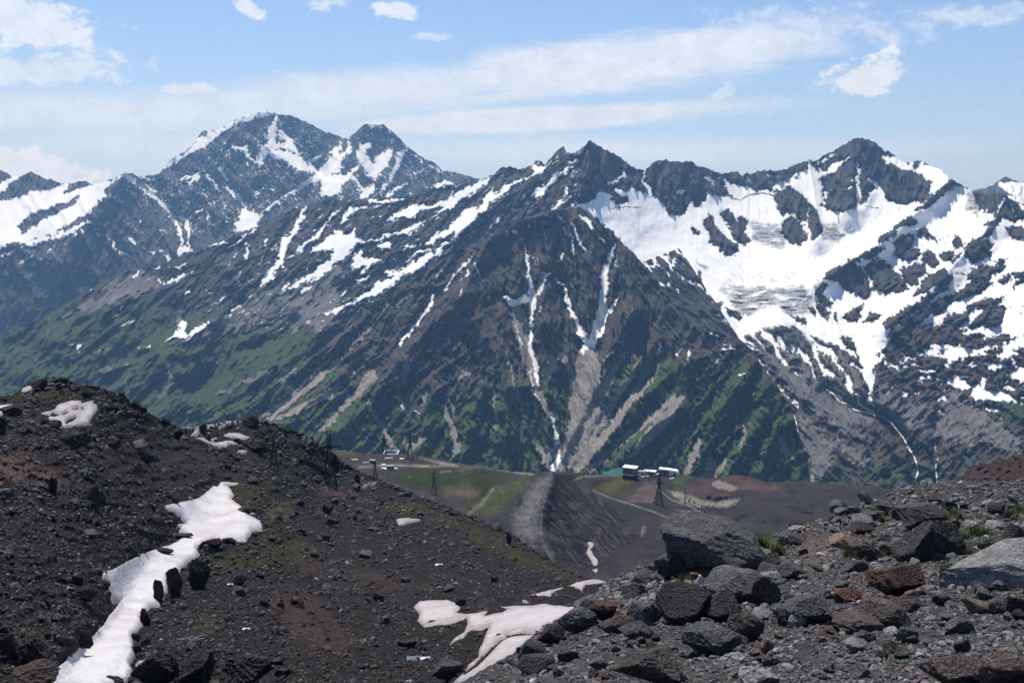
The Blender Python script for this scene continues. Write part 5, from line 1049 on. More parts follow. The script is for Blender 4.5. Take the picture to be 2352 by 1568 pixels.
T = Terrain(nea_top, nea_bot, 940, 2750, 4.5, 4.2, nea_ctrl, (3.0, 22), 25)
X, Y = warped(T, 16, 5, 171); XY = (X, Y)
C = tint_field(T, (0.046, 0.043, 0.042))
tint(C, T, XY, Z('e', (150, 300), (700, 220), (760, 420), (500, 560), (200, 560)), (0.085, 0.070, 0.058), 16)
tint(C, T, XY, Z('e', (1400, 480), (2000, 470), (1700, 640), (1500, 600)), (0.085, 0.056, 0.044), 12)
tint(C, T, XY, Z('e', (1600, 650), (2400, 640), (2400, 800), (1900, 760)), (0.07, 0.055, 0.042), 14)
for p in [Z('e', (1650, 100), (2000, 160), (2150, 420), (1750, 430)), Z('e', (600, 80), (1200, 0), (1100, 160))]:
    tint(C, T, XY, p, (0.048, 0.048, 0.030), 16, k=.6)
C *= (1 + .4 * fbm(T.X / 60, T.Y / 30, 5, 172))[..., None]
T.dR += -T.R * (.020 * ridged(T.X / 110, T.Y / 60, 5, 173) + .007 * fbm(T.X / 18, T.Y / 12, 4, 174)) + T.R * .012
T.attrs = dict(tint=C)
NEAR = T
T.finish('gravel_shoulder', MAT_NEAR, (1.5, 6, 30), (.45, .7, .8))

def tag(o, label, cat, group=None):
    o['label'] = label
    o['category'] = cat
    if group:
        o['group'] = group
    return o

# ------------------------------------------------------------------ snow patches
def snow_patch(T, poly, label, hmax, edge=10.0, step=1.7, name='snow_patch', dirt=0.15, holes=(), seed=0, group='old snow patches', lines=()):
    P0 = np.array(poly, float)
    x0, y0 = P0[:, :2].min(0) - 6; x1, y1 = P0[:, :2].max(0) + 6
    xs = np.arange(x0, x1, step); ys = np.arange(y0, y1, step)
    X, Y = np.meshgrid(xs, ys)
    Xw = X + 3.2 * fbm(X / 22, Y / 16, 4, 501 + seed); Yw = Y + 2.6 * fbm(X / 22, Y / 16, 4, 502 + seed)
    idx, s_ = poly_field(Xw, Yw, P0[:, :2], 400)
    S_ = np.full(X.shape, -99.0); S_[idx] = s_
    for h in holes:
        idx, q = poly_field(Xw, Yw, h, 40)
        if idx is not None:
            S_[idx] = np.minimum(S_[idx], -q)
    for h in lines:
        idx, q = seg_field(X, Y, h, 40)
        if idx is not None:
            S_[idx] = np.minimum(S_[idx], -q)
    W = T.sample(X.ravel(), Y.ravel()).reshape(X.shape + (3,))
    d = np.linalg.norm(W, axis=-1)
    # smooth the ground under the snow
    for _ in range(90):
        Wp = np.pad(W, ((1, 1), (1, 1), (0, 0)), 'edge')
        W = (Wp[:-2, 1:-1] + Wp[2:, 1:-1] + Wp[1:-1, :-2] + Wp[1:-1, 2:] + 2 * W) / 6
    e = np.clip(S_ / edge, 0, 1)
    lift = hmax * (1 - (1 - e) ** 2) * (1 + .3 * fbm(X / 30, Y / 20, 3, 503 + seed)) + .16 * hmax
    lift = np.where(S_ < 0, -hmax * .8, lift)
    W = W.copy(); W[..., 2] += lift
    use = S_ > -step * 1.2
    nr, nc = X.shape
    Fq = grid_faces(nr, nc)
    k = use.ravel()
    Fq = Fq[k[Fq].all(1)]
    used = np.unique(Fq)
    remap = np.full(nr * nc, -1); remap[used] = np.arange(len(used))
    dd = np.clip(1 - S_ / 12, 0, 1) * .5 + dirt
    o = mesh_obj(name, W.reshape(-1, 3)[used], remap[Fq], MAT_SNOW, {'dirt': dd.ravel()[used]})
    tag(o, label, 'snow patch', group)
    return o

for sh, poly, label, hmax, edge, step, kw in SNOW:
    snow_patch(SLOPE if sh == 'SLOPE' else MID, poly, label, hmax, edge, step, **kw)

# ------------------------------------------------------------------ rocks
def ico(sub):
    p = (1 + 5 ** .5) / 2
    V = [(-1, p, 0), (1, p, 0), (-1, -p, 0), (1, -p, 0), (0, -1, p), (0, 1, p), (0, -1, -p), (0, 1, -p), (p, 0, -1), (p, 0, 1), (-p, 0, -1), (-p, 0, 1)]
    F = [(0, 11, 5), (0, 5, 1), (0, 1, 7), (0, 7, 10), (0, 10, 11), (1, 5, 9), (5, 11, 4), (11, 10, 2), (10, 7, 6), (7, 1, 8), (3, 9, 4), (3, 4, 2), (3, 2, 6), (3, 6, 8), (3, 8, 9), (4, 9, 5), (2, 4, 11), (6, 2, 10), (8, 6, 7), (9, 8, 1)]
    V = [np.array(v, float) / np.linalg.norm(v) for v in V]
    for _ in range(sub):
        mid = {}
        def mp(a, b):
            k = (min(a, b), max(a, b))
            if k not in mid:
                v = V[a] + V[b]
                V.append(v / np.linalg.norm(v)); mid[k] = len(V) - 1
            return mid[k]
        G = []
        for a, b, c in F:
            x, y, z = mp(a, b), mp(b, c), mp(c, a)
            G += [(a, x, z), (b, y, x), (c, z, y), (x, y, z)]
        F = G
    return np.array(V), np.array(F)
ICO = {k: ico(k) for k in range(5)}

def rock_shape(seed, sub, planes=14, rough=0.06, cut=(0.5, 0.95), pit=0.0):
    """a broken stone: a ball cut by random planes, then worn; fits roughly in a unit box, base at z = 0"""
    g = np.random.default_rng(seed)
    D, F = ICO[sub]
    N = g.normal(size=(planes, 3)); N /= np.linalg.norm(N, axis=1)[:, None]
    off = g.uniform(cut[0], cut[1], planes)
    dn = D @ N.T
    with np.errstate(divide='ignore'):
        r = np.where(dn > 1e-3, off[None, :] / np.maximum(dn, 1e-3), 9.0).min(1)
    r = np.minimum(r, 1.15)
    if rough:
        q = D * 2.6 + g.uniform(0, 40, 3)
        r = r * (1 + rough * (fbm(q[:, 0] + q[:, 2], q[:, 1] - q[:, 2] * .7, 4, seed) + .6 * fbm(q[:, 1] * 3, q[:, 2] * 3 + q[:, 0], 3, seed + 5)))
    if pit:
        q = D * 7 + g.uniform(0, 40, 3)
        r = r * (1 - pit * np.clip(fbm(q[:, 0] + q[:, 1], q[:, 2] - q[:, 0] * .5, 3, seed + 9), 0, 1))
    V = D * r[:, None]
    lo, hi = V.min(0), V.max(0)
    V = (V - (lo + hi) / 2) / (hi - lo)
    V[:, 2] += 0.5
    return V, F

def rock_material(name, a, b_, spk, c, gsize, speck=0.5):
    """porous lava or broken rock: two tones, bright crystals, dust on the flat tops"""
    m = bpy.data.materials.new(name)
    m.use_nodes = True
    b = NB(m.node_tree)
    bs = b.N['Principled BSDF']
    pos = b.n('ShaderNodeNewGeometry').outputs['Position']
    n1 = b.noise(pos, 1 / (gsize * 14), 5, 0.62)
    n2 = b.noise(pos, 1 / (gsize * 3), 5, 0.72)
    vo = b.voro(pos, 1 / (gsize * 1.3))
    col = b.mix(b.ss(n1, 0.35, 0.66), a, b_)
    col = b.mix(b.ss(n1, 0.58, 0.8, 0, 0.6), col, c)
    col = b.mix(b.ss(n2, 0.28, 0.6), tuple(x * 0.45 for x in a), col)
    col = b.mix(b.m('MULTIPLY', b.ss(vo, 0.12, 0.32, 1.0, 0.0), b.ss(n2, 0.40, 0.62, 0, speck)), col, spk)
    oi = b.n('ShaderNodeObjectInfo').outputs['Random']
    col = b.mix(1.0, col, b.mix(oi, (0.72, 0.72, 0.73, 1), (1.3, 1.27, 1.24, 1)), 'MULTIPLY')
    b.put(bs.inputs['Base Color'], col)
    bs.inputs['Roughness'].default_value = 0.78
    bs.inputs['Specular IOR Level'].default_value = 0.3
    b.put(bs.inputs['Normal'], b.bump(b.m('ADD', b.m('MULTIPLY', n2, 1.2), b.m('MULTIPLY', vo, -0.5)), 1.0, gsize * 2.2))
    return m

GS = 0.03
RM = {
    'grey': rock_material('grey_lava', (0.066, 0.065, 0.067), (0.13, 0.129, 0.13), (0.50, 0.50, 0.51), (0.17, 0.165, 0.16), GS, .75),
    'dark': rock_material('dark_lava', (0.022, 0.021, 0.022), (0.048, 0.046, 0.047), (0.26, 0.26, 0.27), (0.07, 0.06, 0.055), GS, .55),
    'brown': rock_material('brown_lava', (0.060, 0.047, 0.041), (0.105, 0.085, 0.074), (0.32, 0.30, 0.28), (0.10, 0.055, 0.040), GS, .5),
    'red': rock_material('red_lava', (0.085, 0.038, 0.028), (0.155, 0.072, 0.052), (0.36, 0.28, 0.26), (0.10, 0.08, 0.07), GS, .4),
    'pale': rock_material('pale_rock', (0.20, 0.195, 0.19), (0.34, 0.335, 0.325), (0.55, 0.55, 0.55), (0.15, 0.14, 0.13), GS, .5),
    'tan': rock_material('tan_rock', (0.17, 0.115, 0.085), (0.27, 0.19, 0.15), (0.42, 0.38, 0.34), (0.14, 0.10, 0.09), GS, .4),
    'crag': rock_material('crag_lava', (0.016, 0.0145, 0.0145), (0.036, 0.031, 0.030), (0.11, 0.105, 0.10), (0.050, 0.038, 0.034), .25, .4),
    'redcrag': rock_material('red_crag_lava', (0.045, 0.024, 0.020), (0.085, 0.050, 0.042), (0.16, 0.13, 0.12), (0.05, 0.04, 0.036), .25, .4),
}

def rock_from(shape, name, mat, smooth=False):
    V, F = shape
    me = bpy.data.meshes.new(name)
    me.from_pydata([tuple(v) for v in V], [], [tuple(int(i) for i in f) for f in F])
    if smooth:
        me.polygons.foreach_set('use_smooth', np.ones(len(F), bool))
    me.materials.append(mat)
    return me

def place_rock(T, mesh, name, X, Y, wpx, hpx, rot, sink=0.15, depth=0.9, tilt=0.0):
    """put a stone on the sheet T at a picture point, width and height as seen there"""
    p = T.at(X, Y)
    d = math.sqrt(p.x ** 2 + p.y ** 2 + p.z ** 2)
    w = wpx / FPX * d
    h = hpx / FPX * d
    o = bpy.data.objects.new(name, mesh)
    COL.objects.link(o)
    dp = w * depth
    dirx = Vector((p.x, p.y, 0)).normalized()
    o.location = p + dirx * dp * 0.32 - Vector((0, 0, sink * h))
    # keep the stone's foot on the ground behind the contact point as well
    yaw = math.atan2(-p.x, p.y)
    o.rotation_euler = (0, tilt, yaw)
    h2 = h * (1 + sink) / math.cos(math.atan2(-p.z, d) * .35)
    o.scale = (w, dp, h2 * .83)
    return o

# ---- big named boulders on the near shoulder: frame, centre x, foot y, width, height, kind, label, sub, tilt
BOULDERS = [
    ('d', 1800, 625, 900, 540, 'grey', 'huge rounded grey lava boulder, the largest on the gravel shoulder', 4, .12, 30),
    ('d', 1490, 640, 340, 290, 'grey', 'broken grey block leaning on the left side of the largest boulder', 4, -.2, 31),
    ('d', 1770, 625, 220, 150, 'grey', 'small grey block wedged under the front of the largest boulder', 3, .1, 32),
    ('d', 2010, 850, 540, 290, 'grey', 'wide slanted grey slab boulder just below the largest boulder', 4, .25, 33),
    ('d', 2230, 880, 300, 290, 'brown', 'dark brown boulder with a reddish hollow right of the slanted slab', 4, .3, 34),
    ('d', 1850, 1010, 420, 250, 'dark', 'dark rough boulder in front of the slanted grey slab', 4, -.1, 35),
    ('d', 1550, 1035, 470, 340, 'dark', 'dark boulder with a flat lit grey top below the white bottle', 4, .1, 36),
    ('d', 1235, 1050, 270, 210, 'grey', 'peaked grey boulder with a reddish top beside the flat-topped dark boulder', 4, -.15, 37),
    ('d', 635, 1105, 345, 235, 'grey', 'smooth domed grey boulder at the edge of the pinkish snow patch', 4, 0, 38),
    ('d', 740, 930, 170, 150, 'grey', 'angular pale grey block above the domed boulder', 3, .2, 39),
    ('d', 880, 1000, 210, 190, 'red', 'rusty red boulder right of the angular grey block', 3, -.3, 40),
    ('d', 1115, 960, 115, 120, 'red', 'small bright rusty stone left of the peaked grey boulder', 3, .2, 41),
    ('d', 965, 1115, 280, 170, 'brown', 'flat brown boulder with a red top behind the speckled grey stone', 3, .05, 42),
    ('d', 1210, 690, 240, 130, 'grey', 'low grey block below the left end of the largest boulder', 3, -.1, 43),
    ('d', 1120, 810, 250, 160, 'grey', 'rough grey block above the peaked grey boulder', 3, .15, 44),
    ('d', 400, 1225, 240, 190, 'dark', 'black boulder hard against the lower edge of the pinkish snow', 3, -.2, 45),
    ('d', 225, 1405, 230, 220, 'dark', 'black rough boulder at the lower left foot of the gravel shoulder', 3, -.1, 46),
    ('d', 265, 1465, 320, 150, 'dark', 'long low dark boulder nearest the lower snow edge', 3, -.3, 47),
    ('d', 1135, 1165, 295, 130, 'grey', 'speckled bluish grey stone in the middle of the gravel', 3, 0, 48),
    ('d', 1790, 1310, 490, 270, 'grey', 'large smooth grey boulder with a rounded back in the lower gravel', 4, .15, 49),
    ('d', 1640, 1320, 220, 110, 'grey', 'low grey rock at the left foot of the large smooth boulder', 3, 0, 50),
    ('d', 2095, 1190, 290, 285, 'brown', 'blunt brownish grey boulder above the large smooth boulder', 4, .1, 51),
    ('d', 1768, 1065, 105, 105, 'pale', 'small white speckled stone below the slanted slab', 3, 0, 52),
    ('d', 1305, 1320, 160, 130, 'dark', 'small dark boulder left of the large smooth boulder', 3, .1, 53),
    ('d', 1220, 1590, 560, 360, 'brown', 'rough brown grey boulder half sunk at the bottom edge of the picture', 4, -.15, 54),
    ('d', 1440, 1560, 260, 200, 'grey', 'grey slab leaning on the rough bottom boulder', 3, .3, 55),
    ('d', 2230, 1600, 320, 190, 'pale', 'pale grey boulder cut by the bottom edge of the picture', 3, -.2, 56),
    ('d', 2300, 1290, 110, 150, 'tan', 'small orange pointed stone standing on edge', 3, 0, 57),
    ('d', 2310, 690, 190, 125, 'pale', 'rounded stone with pale lichen spots below the largest boulder', 3, 0, 58),
    ('d', 2290, 575, 200, 165, 'dark', 'dark block at the right foot of the largest boulder', 3, .2, 59),
    ('e', 1480, 480, 540, 400, 'dark', 'tall dark overhanging boulder standing on the right-hand gravel', 4, .1, 60),
    ('e', 1430, 190, 400, 250, 'grey', 'grey lit block lying on top of the tall dark boulder', 4, .15, 61),
    ('e', 1400, 478, 220, 175, 'pale', 'white angular rock under the tall dark boulder', 4, .1, 62),
    ('e', 1160, 430, 180, 105, 'grey', 'small grey block left of the white rock', 3, .3, 63),
    ('e', 1585, 480, 160, 90, 'red', 'reddish stone right of the white rock', 3, 0, 64),
    ('e', 910, 480, 250, 180, 'brown', 'brown buried slab left of the tall dark boulder', 3, .35, 65),
    ('e', 1200, 815, 450, 280, 'red', 'big dark red boulder in the middle of the right-hand gravel', 4, .06, 66),
    ('e', 800, 840, 220, 105, 'red', 'small rust red lumpy rock left of the big red boulder', 3, 0, 67),
    ('e', 1090, 1075, 420, 250, 'brown', 'broad brownish boulder with a dark undercut front', 4, .15, 68),
    ('e', 1260, 935, 210, 150, 'brown', 'tilted slab behind the broad undercut boulder', 3, .4, 69),
    ('e', 440, 1045, 400, 280, 'grey', 'wide grey slab half buried left of the broad undercut boulder', 4, .2, 70),
    ('e', 355, 1065, 145, 160, 'pale', 'white crystalline rock in front of the half buried slab', 3, 0, 71),
    ('e', 240, 1050, 120, 120, 'dark', 'black rock touching the white crystalline rock', 3, 0, 72),
    ('e', 890, 1115, 400, 135, 'brown', 'low flat boulder in front of the broad undercut boulder', 3, 0, 73),
    ('e', 665, 1128, 130, 65, 'red', 'small flat red stone near the low flat boulder', 3, 0, 74),
    ('e', 1325, 1205, 150, 160, 'grey', 'pair-topped grey stone in the lower right gravel', 3, 0, 75),
    ('e', 1180, 1285, 140, 115, 'brown', 'small brown cube-like stone beside the pair-topped stone', 3, .2, 76),
    ('e', 855, 1285, 190, 110, 'pale', 'light grey stone with a black shaded side', 3, .1, 77),
    ('e', 1930, 935, 240, 125, 'tan', 'tan layered stone below the white slab', 3, .1, 78),
    ('e', 2215, 905, 170, 105, 'red', 'flat-topped red stone near the right edge', 3, 0, 79),
    ('e', 1605, 880, 110, 110, 'dark', 'small black pointed stone right of the big red boulder', 3, 0, 80),
    ('e', 1710, 665, 180, 140, 'dark', 'dark reddish stone at the tip of the white slab', 3, .1, 81),
    ('e', 2150, 515, 260, 130, 'brown', 'split brown boulder above the white slab', 3, -.2, 82),
    ('e', 2290, 425, 200, 300, 'brown', 'tall dark brown boulder at the right edge of the picture', 4, -.1, 83),
    ('e', 300, 650, 225, 155, 'grey', 'rounded grey stone with a pale top beside the lichen stone', 3, 0, 84),
    ('e', 1625, 1215, 70, 62, 'red', 'small round pinkish stone alone on the fine gravel', 3, 0, 85),
    ('e', 370, 235, 170, 55, 'pale', 'flat light slab high on the gravel crest', 3, .1, 86),
    ('e', 960, 230, 90, 60, 'grey', 'small grey slab near the gravel crest', 3, .2, 87),
    ('e', 1700, 1620, 500, 260, 'brown', 'rough dark brown clump at the lower right edge', 4, .05, 88),
    ('e', 2200, 1600, 460, 300, 'brown', 'knobbly dark boulder in the lower right corner', 4, -.1, 89),
]
for z, x, y, w, h, kind, label, sub, tilt_, seed in BOULDERS:
    (X0, Y0), = Z(z, (x, y))
    rnd = seed in (30, 31, 33, 38, 48, 49, 51, 58, 71, 84, 85, 73, 68)
    me = rock_from(rock_shape(seed, sub, 26 if rnd else 13 if sub > 3 else 11, .09, (.74, 1.0) if rnd else (.48, .95), .05 if kind in ('dark', 'brown') else .03), 'boulder', RM[kind])
    o = place_rock(NEAR, me, 'boulder', X0, min(Y0, 1600), w * .2604 * 1.06, h * .2604, 0, .14, .85, tilt_ * .5)
    tag(o, label, 'boulder', 'boulders on the near gravel shoulder')

# long whitish slab at the right edge: a low wedge
V, F = rock_shape(93, 4, 8, .05, (.35, .9))
me = rock_from((V, F), 'boulder', RM['pale'])
o = place_rock(NEAR, me, 'boulder', 2400, 1352, 430, 100, 0, .3, .45, -.3)
tag(o, 'long whitish grey slab jutting in at the right edge of the picture', 'boulder', 'boulders on the near gravel shoulder')

# ---- crags and blocks on the dark slope
CRAGS = [
    ('b', 1450, 448, 150, 95, 'crag', 'dark block standing in the middle of the long snow gully', .0, 201, 1),
    ('b', 1400, 862, 100, 200, 'crag', 'slim black rock pillar on the edge of the long snow gully', .05, 202, 1),
    ('b', 1550, 795, 150, 240, 'crag', 'taller black rock pillar with a knob head beside the snow gully', -.05, 203, 1),
    ('b', 1770, 725, 210, 250, 'crag', 'big square black crag right of the two pillars', 0, 204, 1),
    ('b', 1285, 1045, 95, 140, 'crag', 'black upright stone below the slim pillar at the snow edge', 0, 205, 1),
    ('b', 1860, 405, 190, 125, 'crag', 'jagged black crag at the right bend of the snow gully', 0, 206, 1),
    ('b', 2010, 320, 120, 50, 'crag', 'small black rock above the jagged crag by the snow', 0, 207, 1),
    ('b', 740, 855, 220, 140, 'crag', 'dark hollow-faced block on the stones left of the snow gully', 0, 208, 1),
    ('b', 705, 1240, 190, 150, 'redcrag', 'dark red block left of the lower snow gully', .1, 209, 1),
    ('b', 270, 1395, 330, 290, 'redcrag', 'large reddish broken boulder in the lower left corner', .15, 210, 1),
    ('b', 80, 1360, 190, 210, 'redcrag', 'dark red boulder at the left edge of the picture', -.1, 211, 1),
    ('b', 270, 1600, 420, 170, 'redcrag', 'low reddish boulder cut by the bottom left edge', .05, 212, 1),
    ('b', 2110, 690, 110, 100, 'crag', 'tilted grey-black slab on the mossy slope right of the crags', .5, 213, 1),
    ('b', 1200, 1185, 70, 70, 'crag', 'small black stone on the right edge of the lower snow gully', 0, 214, 1),
    ('b', 1200, 1290, 90, 80, 'redcrag', 'small reddish stone on the right edge of the lower snow gully', 0, 215, 1),
    ('b', 1180, 1580, 120, 90, 'crag', 'black stone at the foot of the lower snow gully', 0, 216, 1),
    ('b', 980, 1590, 190, 80, 'crag', 'low black stone in front of the lower snow gully', 0, 217, 1),
    ('b', 1370, 1570, 380, 290, 'crag', 'rounded black mossy outcrop right of the lower snow gully', 0, 218, 1),
    ('b', 1720, 1590, 320, 310, 'crag', 'steep black mossy outcrop at the bottom of the slope', .1, 219, 1),
    ('b', 2180, 1600, 420, 270, 'crag', 'broad black outcrop at the bottom of the slope beside the bowl', -.05, 220, 1),
    ('b', 2170, 60, 120, 80, 'redcrag', 'small red-brown rock at the upper snow edge', .1, 221, 1),
    ('b', 1600, 290, 180, 60, 'redcrag', 'reddish wedge of rock poking into the upper snow', .2, 222, 1),
    ('a', 470, 1185, 85, 145, 'crag', 'upright dark rock column on the pink scree', 0, 223, 1),
    ('a', 835, 1290, 175, 185, 'redcrag', 'leaning dark red slab on the scree right of the column', -.1, 224, 1),
    ('a', 660, 800, 250, 170, 'crag', 'dark crag in the middle of the left hillside', .2, 225, 1),
    ('a', 1000, 780, 120, 90, 'crag', 'dark block below the ridge of the left hill', .1, 226, 1),
    ('a', 1300, 895, 110, 70, 'crag', 'small dark block on the violet scree', .3, 227, 1),
    ('a', 360, 270, 110, 110, 'redcrag', 'brown crag left of the hilltop', 0, 228, 1),
    ('a', 545, 215, 110, 70, 'crag', 'dark crag on the very top of the left hill', 0, 229, 1),
    ('a', 330, 285, 60, 50, 'crag', 'small dark crag beside the snow scrap under the hilltop', 0, 230, 1),
    ('a', 790, 330, 110, 80, 'crag', 'dark crag above the hillside snow patch', 0, 231, 1),
    ('a', 1065, 340, 70, 60, 'crag', 'upper of the crags on the right shoulder of the hill', 0, 232, 1),
    ('a', 1190, 440, 110, 100, 'crag', 'tallest of the crags on the right shoulder of the hill', 0, 233, 1),
    ('a', 1250, 470, 90, 60, 'crag', 'lowest of the crags on the right shoulder of the hill', 0, 234, 1),
    ('a', 1440, 580, 110, 80, 'crag', 'black block on the skyline of the hill above the violet scree', 0, 235, 1),
    ('a', 1560, 700, 110, 110, 'crag', 'black block below the skyline block on the violet scree', 0, 236, 1),
    ('a', 2225, 600, 120, 125, 'crag', 'tall black crag beside the snow patches on the far knoll', 0, 237, 1),
    ('a', 1790, 665, 70, 90, 'crag', 'pointed black rock standing in the knoll snow', 0, 238, 1),
    ('a', 1830, 710, 60, 60, 'crag', 'black rock below the pointed rock in the knoll snow', 0, 239, 1),
    ('a', 2100, 730, 80, 50, 'crag', 'flat dark rock between the knoll snow patches', 0, 240, 1),
    ('a', 2280, 820, 200, 120, 'crag', 'dark crag below the knoll snow patches', 0, 241, 1),
    ('a', 2050, 1095, 60, 40, 'crag', 'small black rock at the head of the snow gully', 0, 242, 1),
    ('a', 2160, 1335, 120, 70, 'redcrag', 'brown rock on the right edge of the upper snow gully', 0, 243, 1),
    ('a', 100, 500, 170, 100, 'crag', 'black crag under the snow at the left edge', 0, 244, 1),
    ('a', 20, 660, 110, 150, 'crag', 'black crag at the left edge of the hillside', 0, 245, 1),
    ('a', 480, 600, 120, 70, 'crag', 'black crag below the hillside snow patch', 0, 246, 1),
    ('a', 210, 660, 100, 70, 'redcrag', 'brown crag left of the hillside snow patch', 0, 247, 1),
    ('f', 545, 1010, 100, 110, 'crag', 'dark mossy crag on the slope below the pylon', 0, 248, 1),
    ('f', 565, 1110, 160, 80, 'crag', 'broad dark crag under the mossy crag', 0, 249, 1),
    ('f', 610, 620, 70, 150, 'crag', 'dark pillar of rock just behind the near pylon', 0, 250, 1),
    ('f', 800, 760, 60, 110, 'crag', 'dark stub of rock above the dirt track', 0, 251, 1),
    ('f', 1010, 915, 45, 35, 'crag', 'small dark block on the scree below the dirt track', 0, 252, 1),
    ('f', 405, 670, 70, 50, 'crag', 'dark block on the slope left of the near pylon', 0, 253, 1),
    ('f', 300, 1180, 80, 50, 'crag', 'dark block beside the yellow moss', 0, 254, 1),
    ('f', 240, 1020, 100, 50, 'redcrag', 'brown ledge above the yellow moss', 0, 255, 1),
    ('f', 2140, 1270, 60, 110, 'crag', 'dark rock tooth on the right end of the slope crest', 0, 256, 1),
    ('f', 1810, 1040, 80, 30, 'crag', 'flat dark rock at the foot of the plateau slope', 0, 257, 1),
    ('c', 2010, 660, 70, 50, 'redcrag', 'rusty block on the scree above the pinkish snow', 0, 258, 1),
    ('c', 1710, 870, 90, 75, 'redcrag', 'brown rock at the top edge of the pinkish snow', 0, 259, 1),
    ('c', 1460, 1030, 70, 35, 'crag', 'lone grey stone melted into the pinkish snow', 0, 260, 1),
    ('c', 2050, 1160, 60, 40, 'redcrag', 'brown stone lying on the lower pinkish snow', 0, 261, 1),
    ('c', 1600, 1530, 260, 170, 'grey', 'pale grey granular boulder at the bottom below the pinkish snow', 0, 262, 1),
    ('c', 140, 1500, 140, 75, 'crag', 'flat black slab at the bottom of the bowl', .1, 263, 1),
    ('c', 980, 830, 90, 80, 'crag', 'dark stone with a lit top in the middle of the bowl', .2, 264, 1),
    ('c', 1040, 1020, 60, 60, 'grey', 'pale peaked stone in the bowl', .2, 265, 1),
    ('c', 310, 900, 60, 70, 'tan', 'orange-tan stone on the left rim of the bowl', 0, 266, 1),
    ('c', 1240, 1250, 160, 80, 'redcrag', 'rusty flat block in the lower bowl', 0, 267, 1),
]
for z, x, y, w, h, kind, label, tilt_, seed, _ in CRAGS:
    (X0, Y0), = Z(z, (x, y))
    big = w > 170
    me = rock_from(rock_shape(seed, 4 if big else 3, 9 if h > 1.1 * w else 13, .2 if kind != 'grey' else .07, (.32, .85) if h > 1.1 * w else (.42, .95), .16), 'crag', RM[kind])
    o = place_rock(SLOPE, me, 'crag' if h > w * .75 else 'rock', X0, min(Y0, 1640), w * .2604 * (.86 if h > 1.1 * w else 1.05), h * .2604 * (1.25 if h > 1.1 * w else 1.05), 0, .15, .7, tilt_ * .5)
    tag(o, label, 'rock', 'crags and blocks on the dark stony slope')

# ---- loose stones
LOW = [rock_shape(300 + i, 0, 7, 0, (.55, 1.0)) for i in range(10)]
LOW1 = [rock_shape(320 + i, 1, 9, 0, (.5, 1.0)) for i in range(10)]

def rot_mats(n, tilt, g):
    a = g.uniform(0, 2 * math.pi, n); t = g.normal(0, tilt, n); s_ = g.normal(0, tilt, n)
    ca, sa = np.cos(a), np.sin(a); ct, st_ = np.cos(t), np.sin(t); cs, ss_ = np.cos(s_), np.sin(s_)
    Rz = np.zeros((n, 3, 3)); Rz[:, 0, 0] = ca; Rz[:, 0, 1] = -sa; Rz[:, 1, 0] = sa; Rz[:, 1, 1] = ca; Rz[:, 2, 2] = 1
    Rx = np.zeros((n, 3, 3)); Rx[:, 0, 0] = 1; Rx[:, 1, 1] = ct; Rx[:, 1, 2] = -st_; Rx[:, 2, 1] = st_; Rx[:, 2, 2] = ct
    Ry = np.zeros((n, 3, 3)); Ry[:, 1, 1] = 1; Ry[:, 0, 0] = cs; Ry[:, 0, 2] = ss_; Ry[:, 2, 0] = -ss_; Ry[:, 2, 2] = cs
    return Rz @ Rx @ Ry

def stone_carpet(name, label, pos, size, colors, mat, g, shapes, flat=(.45, .9), tilt=.35):
    n = len(pos)
    which = g.integers(0, len(shapes), n)
    R = rot_mats(n, tilt, g)
    Vs, Fs, Cs = [], [], []
    off = 0
    for k in range(len(shapes)):
        idx = np.nonzero(which == k)[0]
        if len(idx) == 0:
            continue
        V, F = shapes[k]
        sc = np.stack([size[idx] * g.uniform(.8, 1.35, len(idx)), size[idx] * g.uniform(.6, 1.0, len(idx)), size[idx] * g.uniform(flat[0], flat[1], len(idx))], 1)
        Q = (V - np.array([0, 0, .38]))[None] * sc[:, None, :]
        Q = np.einsum('nij,nkj->nki', R[idx], Q) + pos[idx][:, None, :]
        nv = len(V)
        Vs.append(Q.reshape(-1, 3))
        Fs.append((F[None] + (np.arange(len(idx)) * nv)[:, None, None] + off).reshape(-1, 3))
        Cs.append(np.repeat(colors[idx], nv, 0))
        off += nv * len(idx)
    o = mesh_obj(name, np.concatenate(Vs), np.concatenate(Fs), mat, {'tint': np.concatenate(Cs)}, False)
    o['kind'] = 'stuff'
    o['label'] = label
    return o

MAT_STONE = ground_material('loose_stone', 0.16, 0.05, 0.45, 0.62, 0.4)
MAT_STONE_FAR = ground_material('loose_lava', 0.6, 0.22, 0.4, 0.66, 0.35)

def stone_colors(n, g, base, reds=.14, pales=.06):
    c = np.array(base)[None] * g.lognormal(0, .42, n)[:, None] * np.array([1, .985, .98])
    k = g.random(n)
    c[k < reds] *= np.array([1.5, .95, .82])
    c[k > 1 - pales] = np.array([.20, .195, .19]) * g.uniform(.6, 1.3, (int((k > 1 - pales).sum()), 1))
    return np.clip(c, .008, .5)

def scatter_on(T, n, region, g, pmin, pmax, alpha, mmax, keep=None):
    """picture positions with a power-law size in pixels"""
    Xs = g.uniform(region[0], region[1], n * 3); Ys = g.uniform(region[2], region[3], n * 3)
    cidx = np.clip(((Xs - T.X[0, 0]) / (T.X[0, -1] - T.X[0, 0]) * (T.nc - 1)).astype(int), 0, T.nc - 1)
    ok = (Ys > T.Y[0, cidx] + 1.0) & (Ys < T.Y[-1, cidx])
    if keep is not None:
        ok &= keep(Xs, Ys)
    Xs, Ys = Xs[ok][:n], Ys[ok][:n]
    P = T.sample(Xs, Ys)
    d = np.linalg.norm(P, axis=1)
    u = g.random(len(Xs))
    px = pmin * (1 - u * (1 - (pmin / pmax) ** alpha)) ** (-1 / alpha)
    s_ = np.minimum(px / FPX * d, mmax)
    return Xs, Ys, P, s_

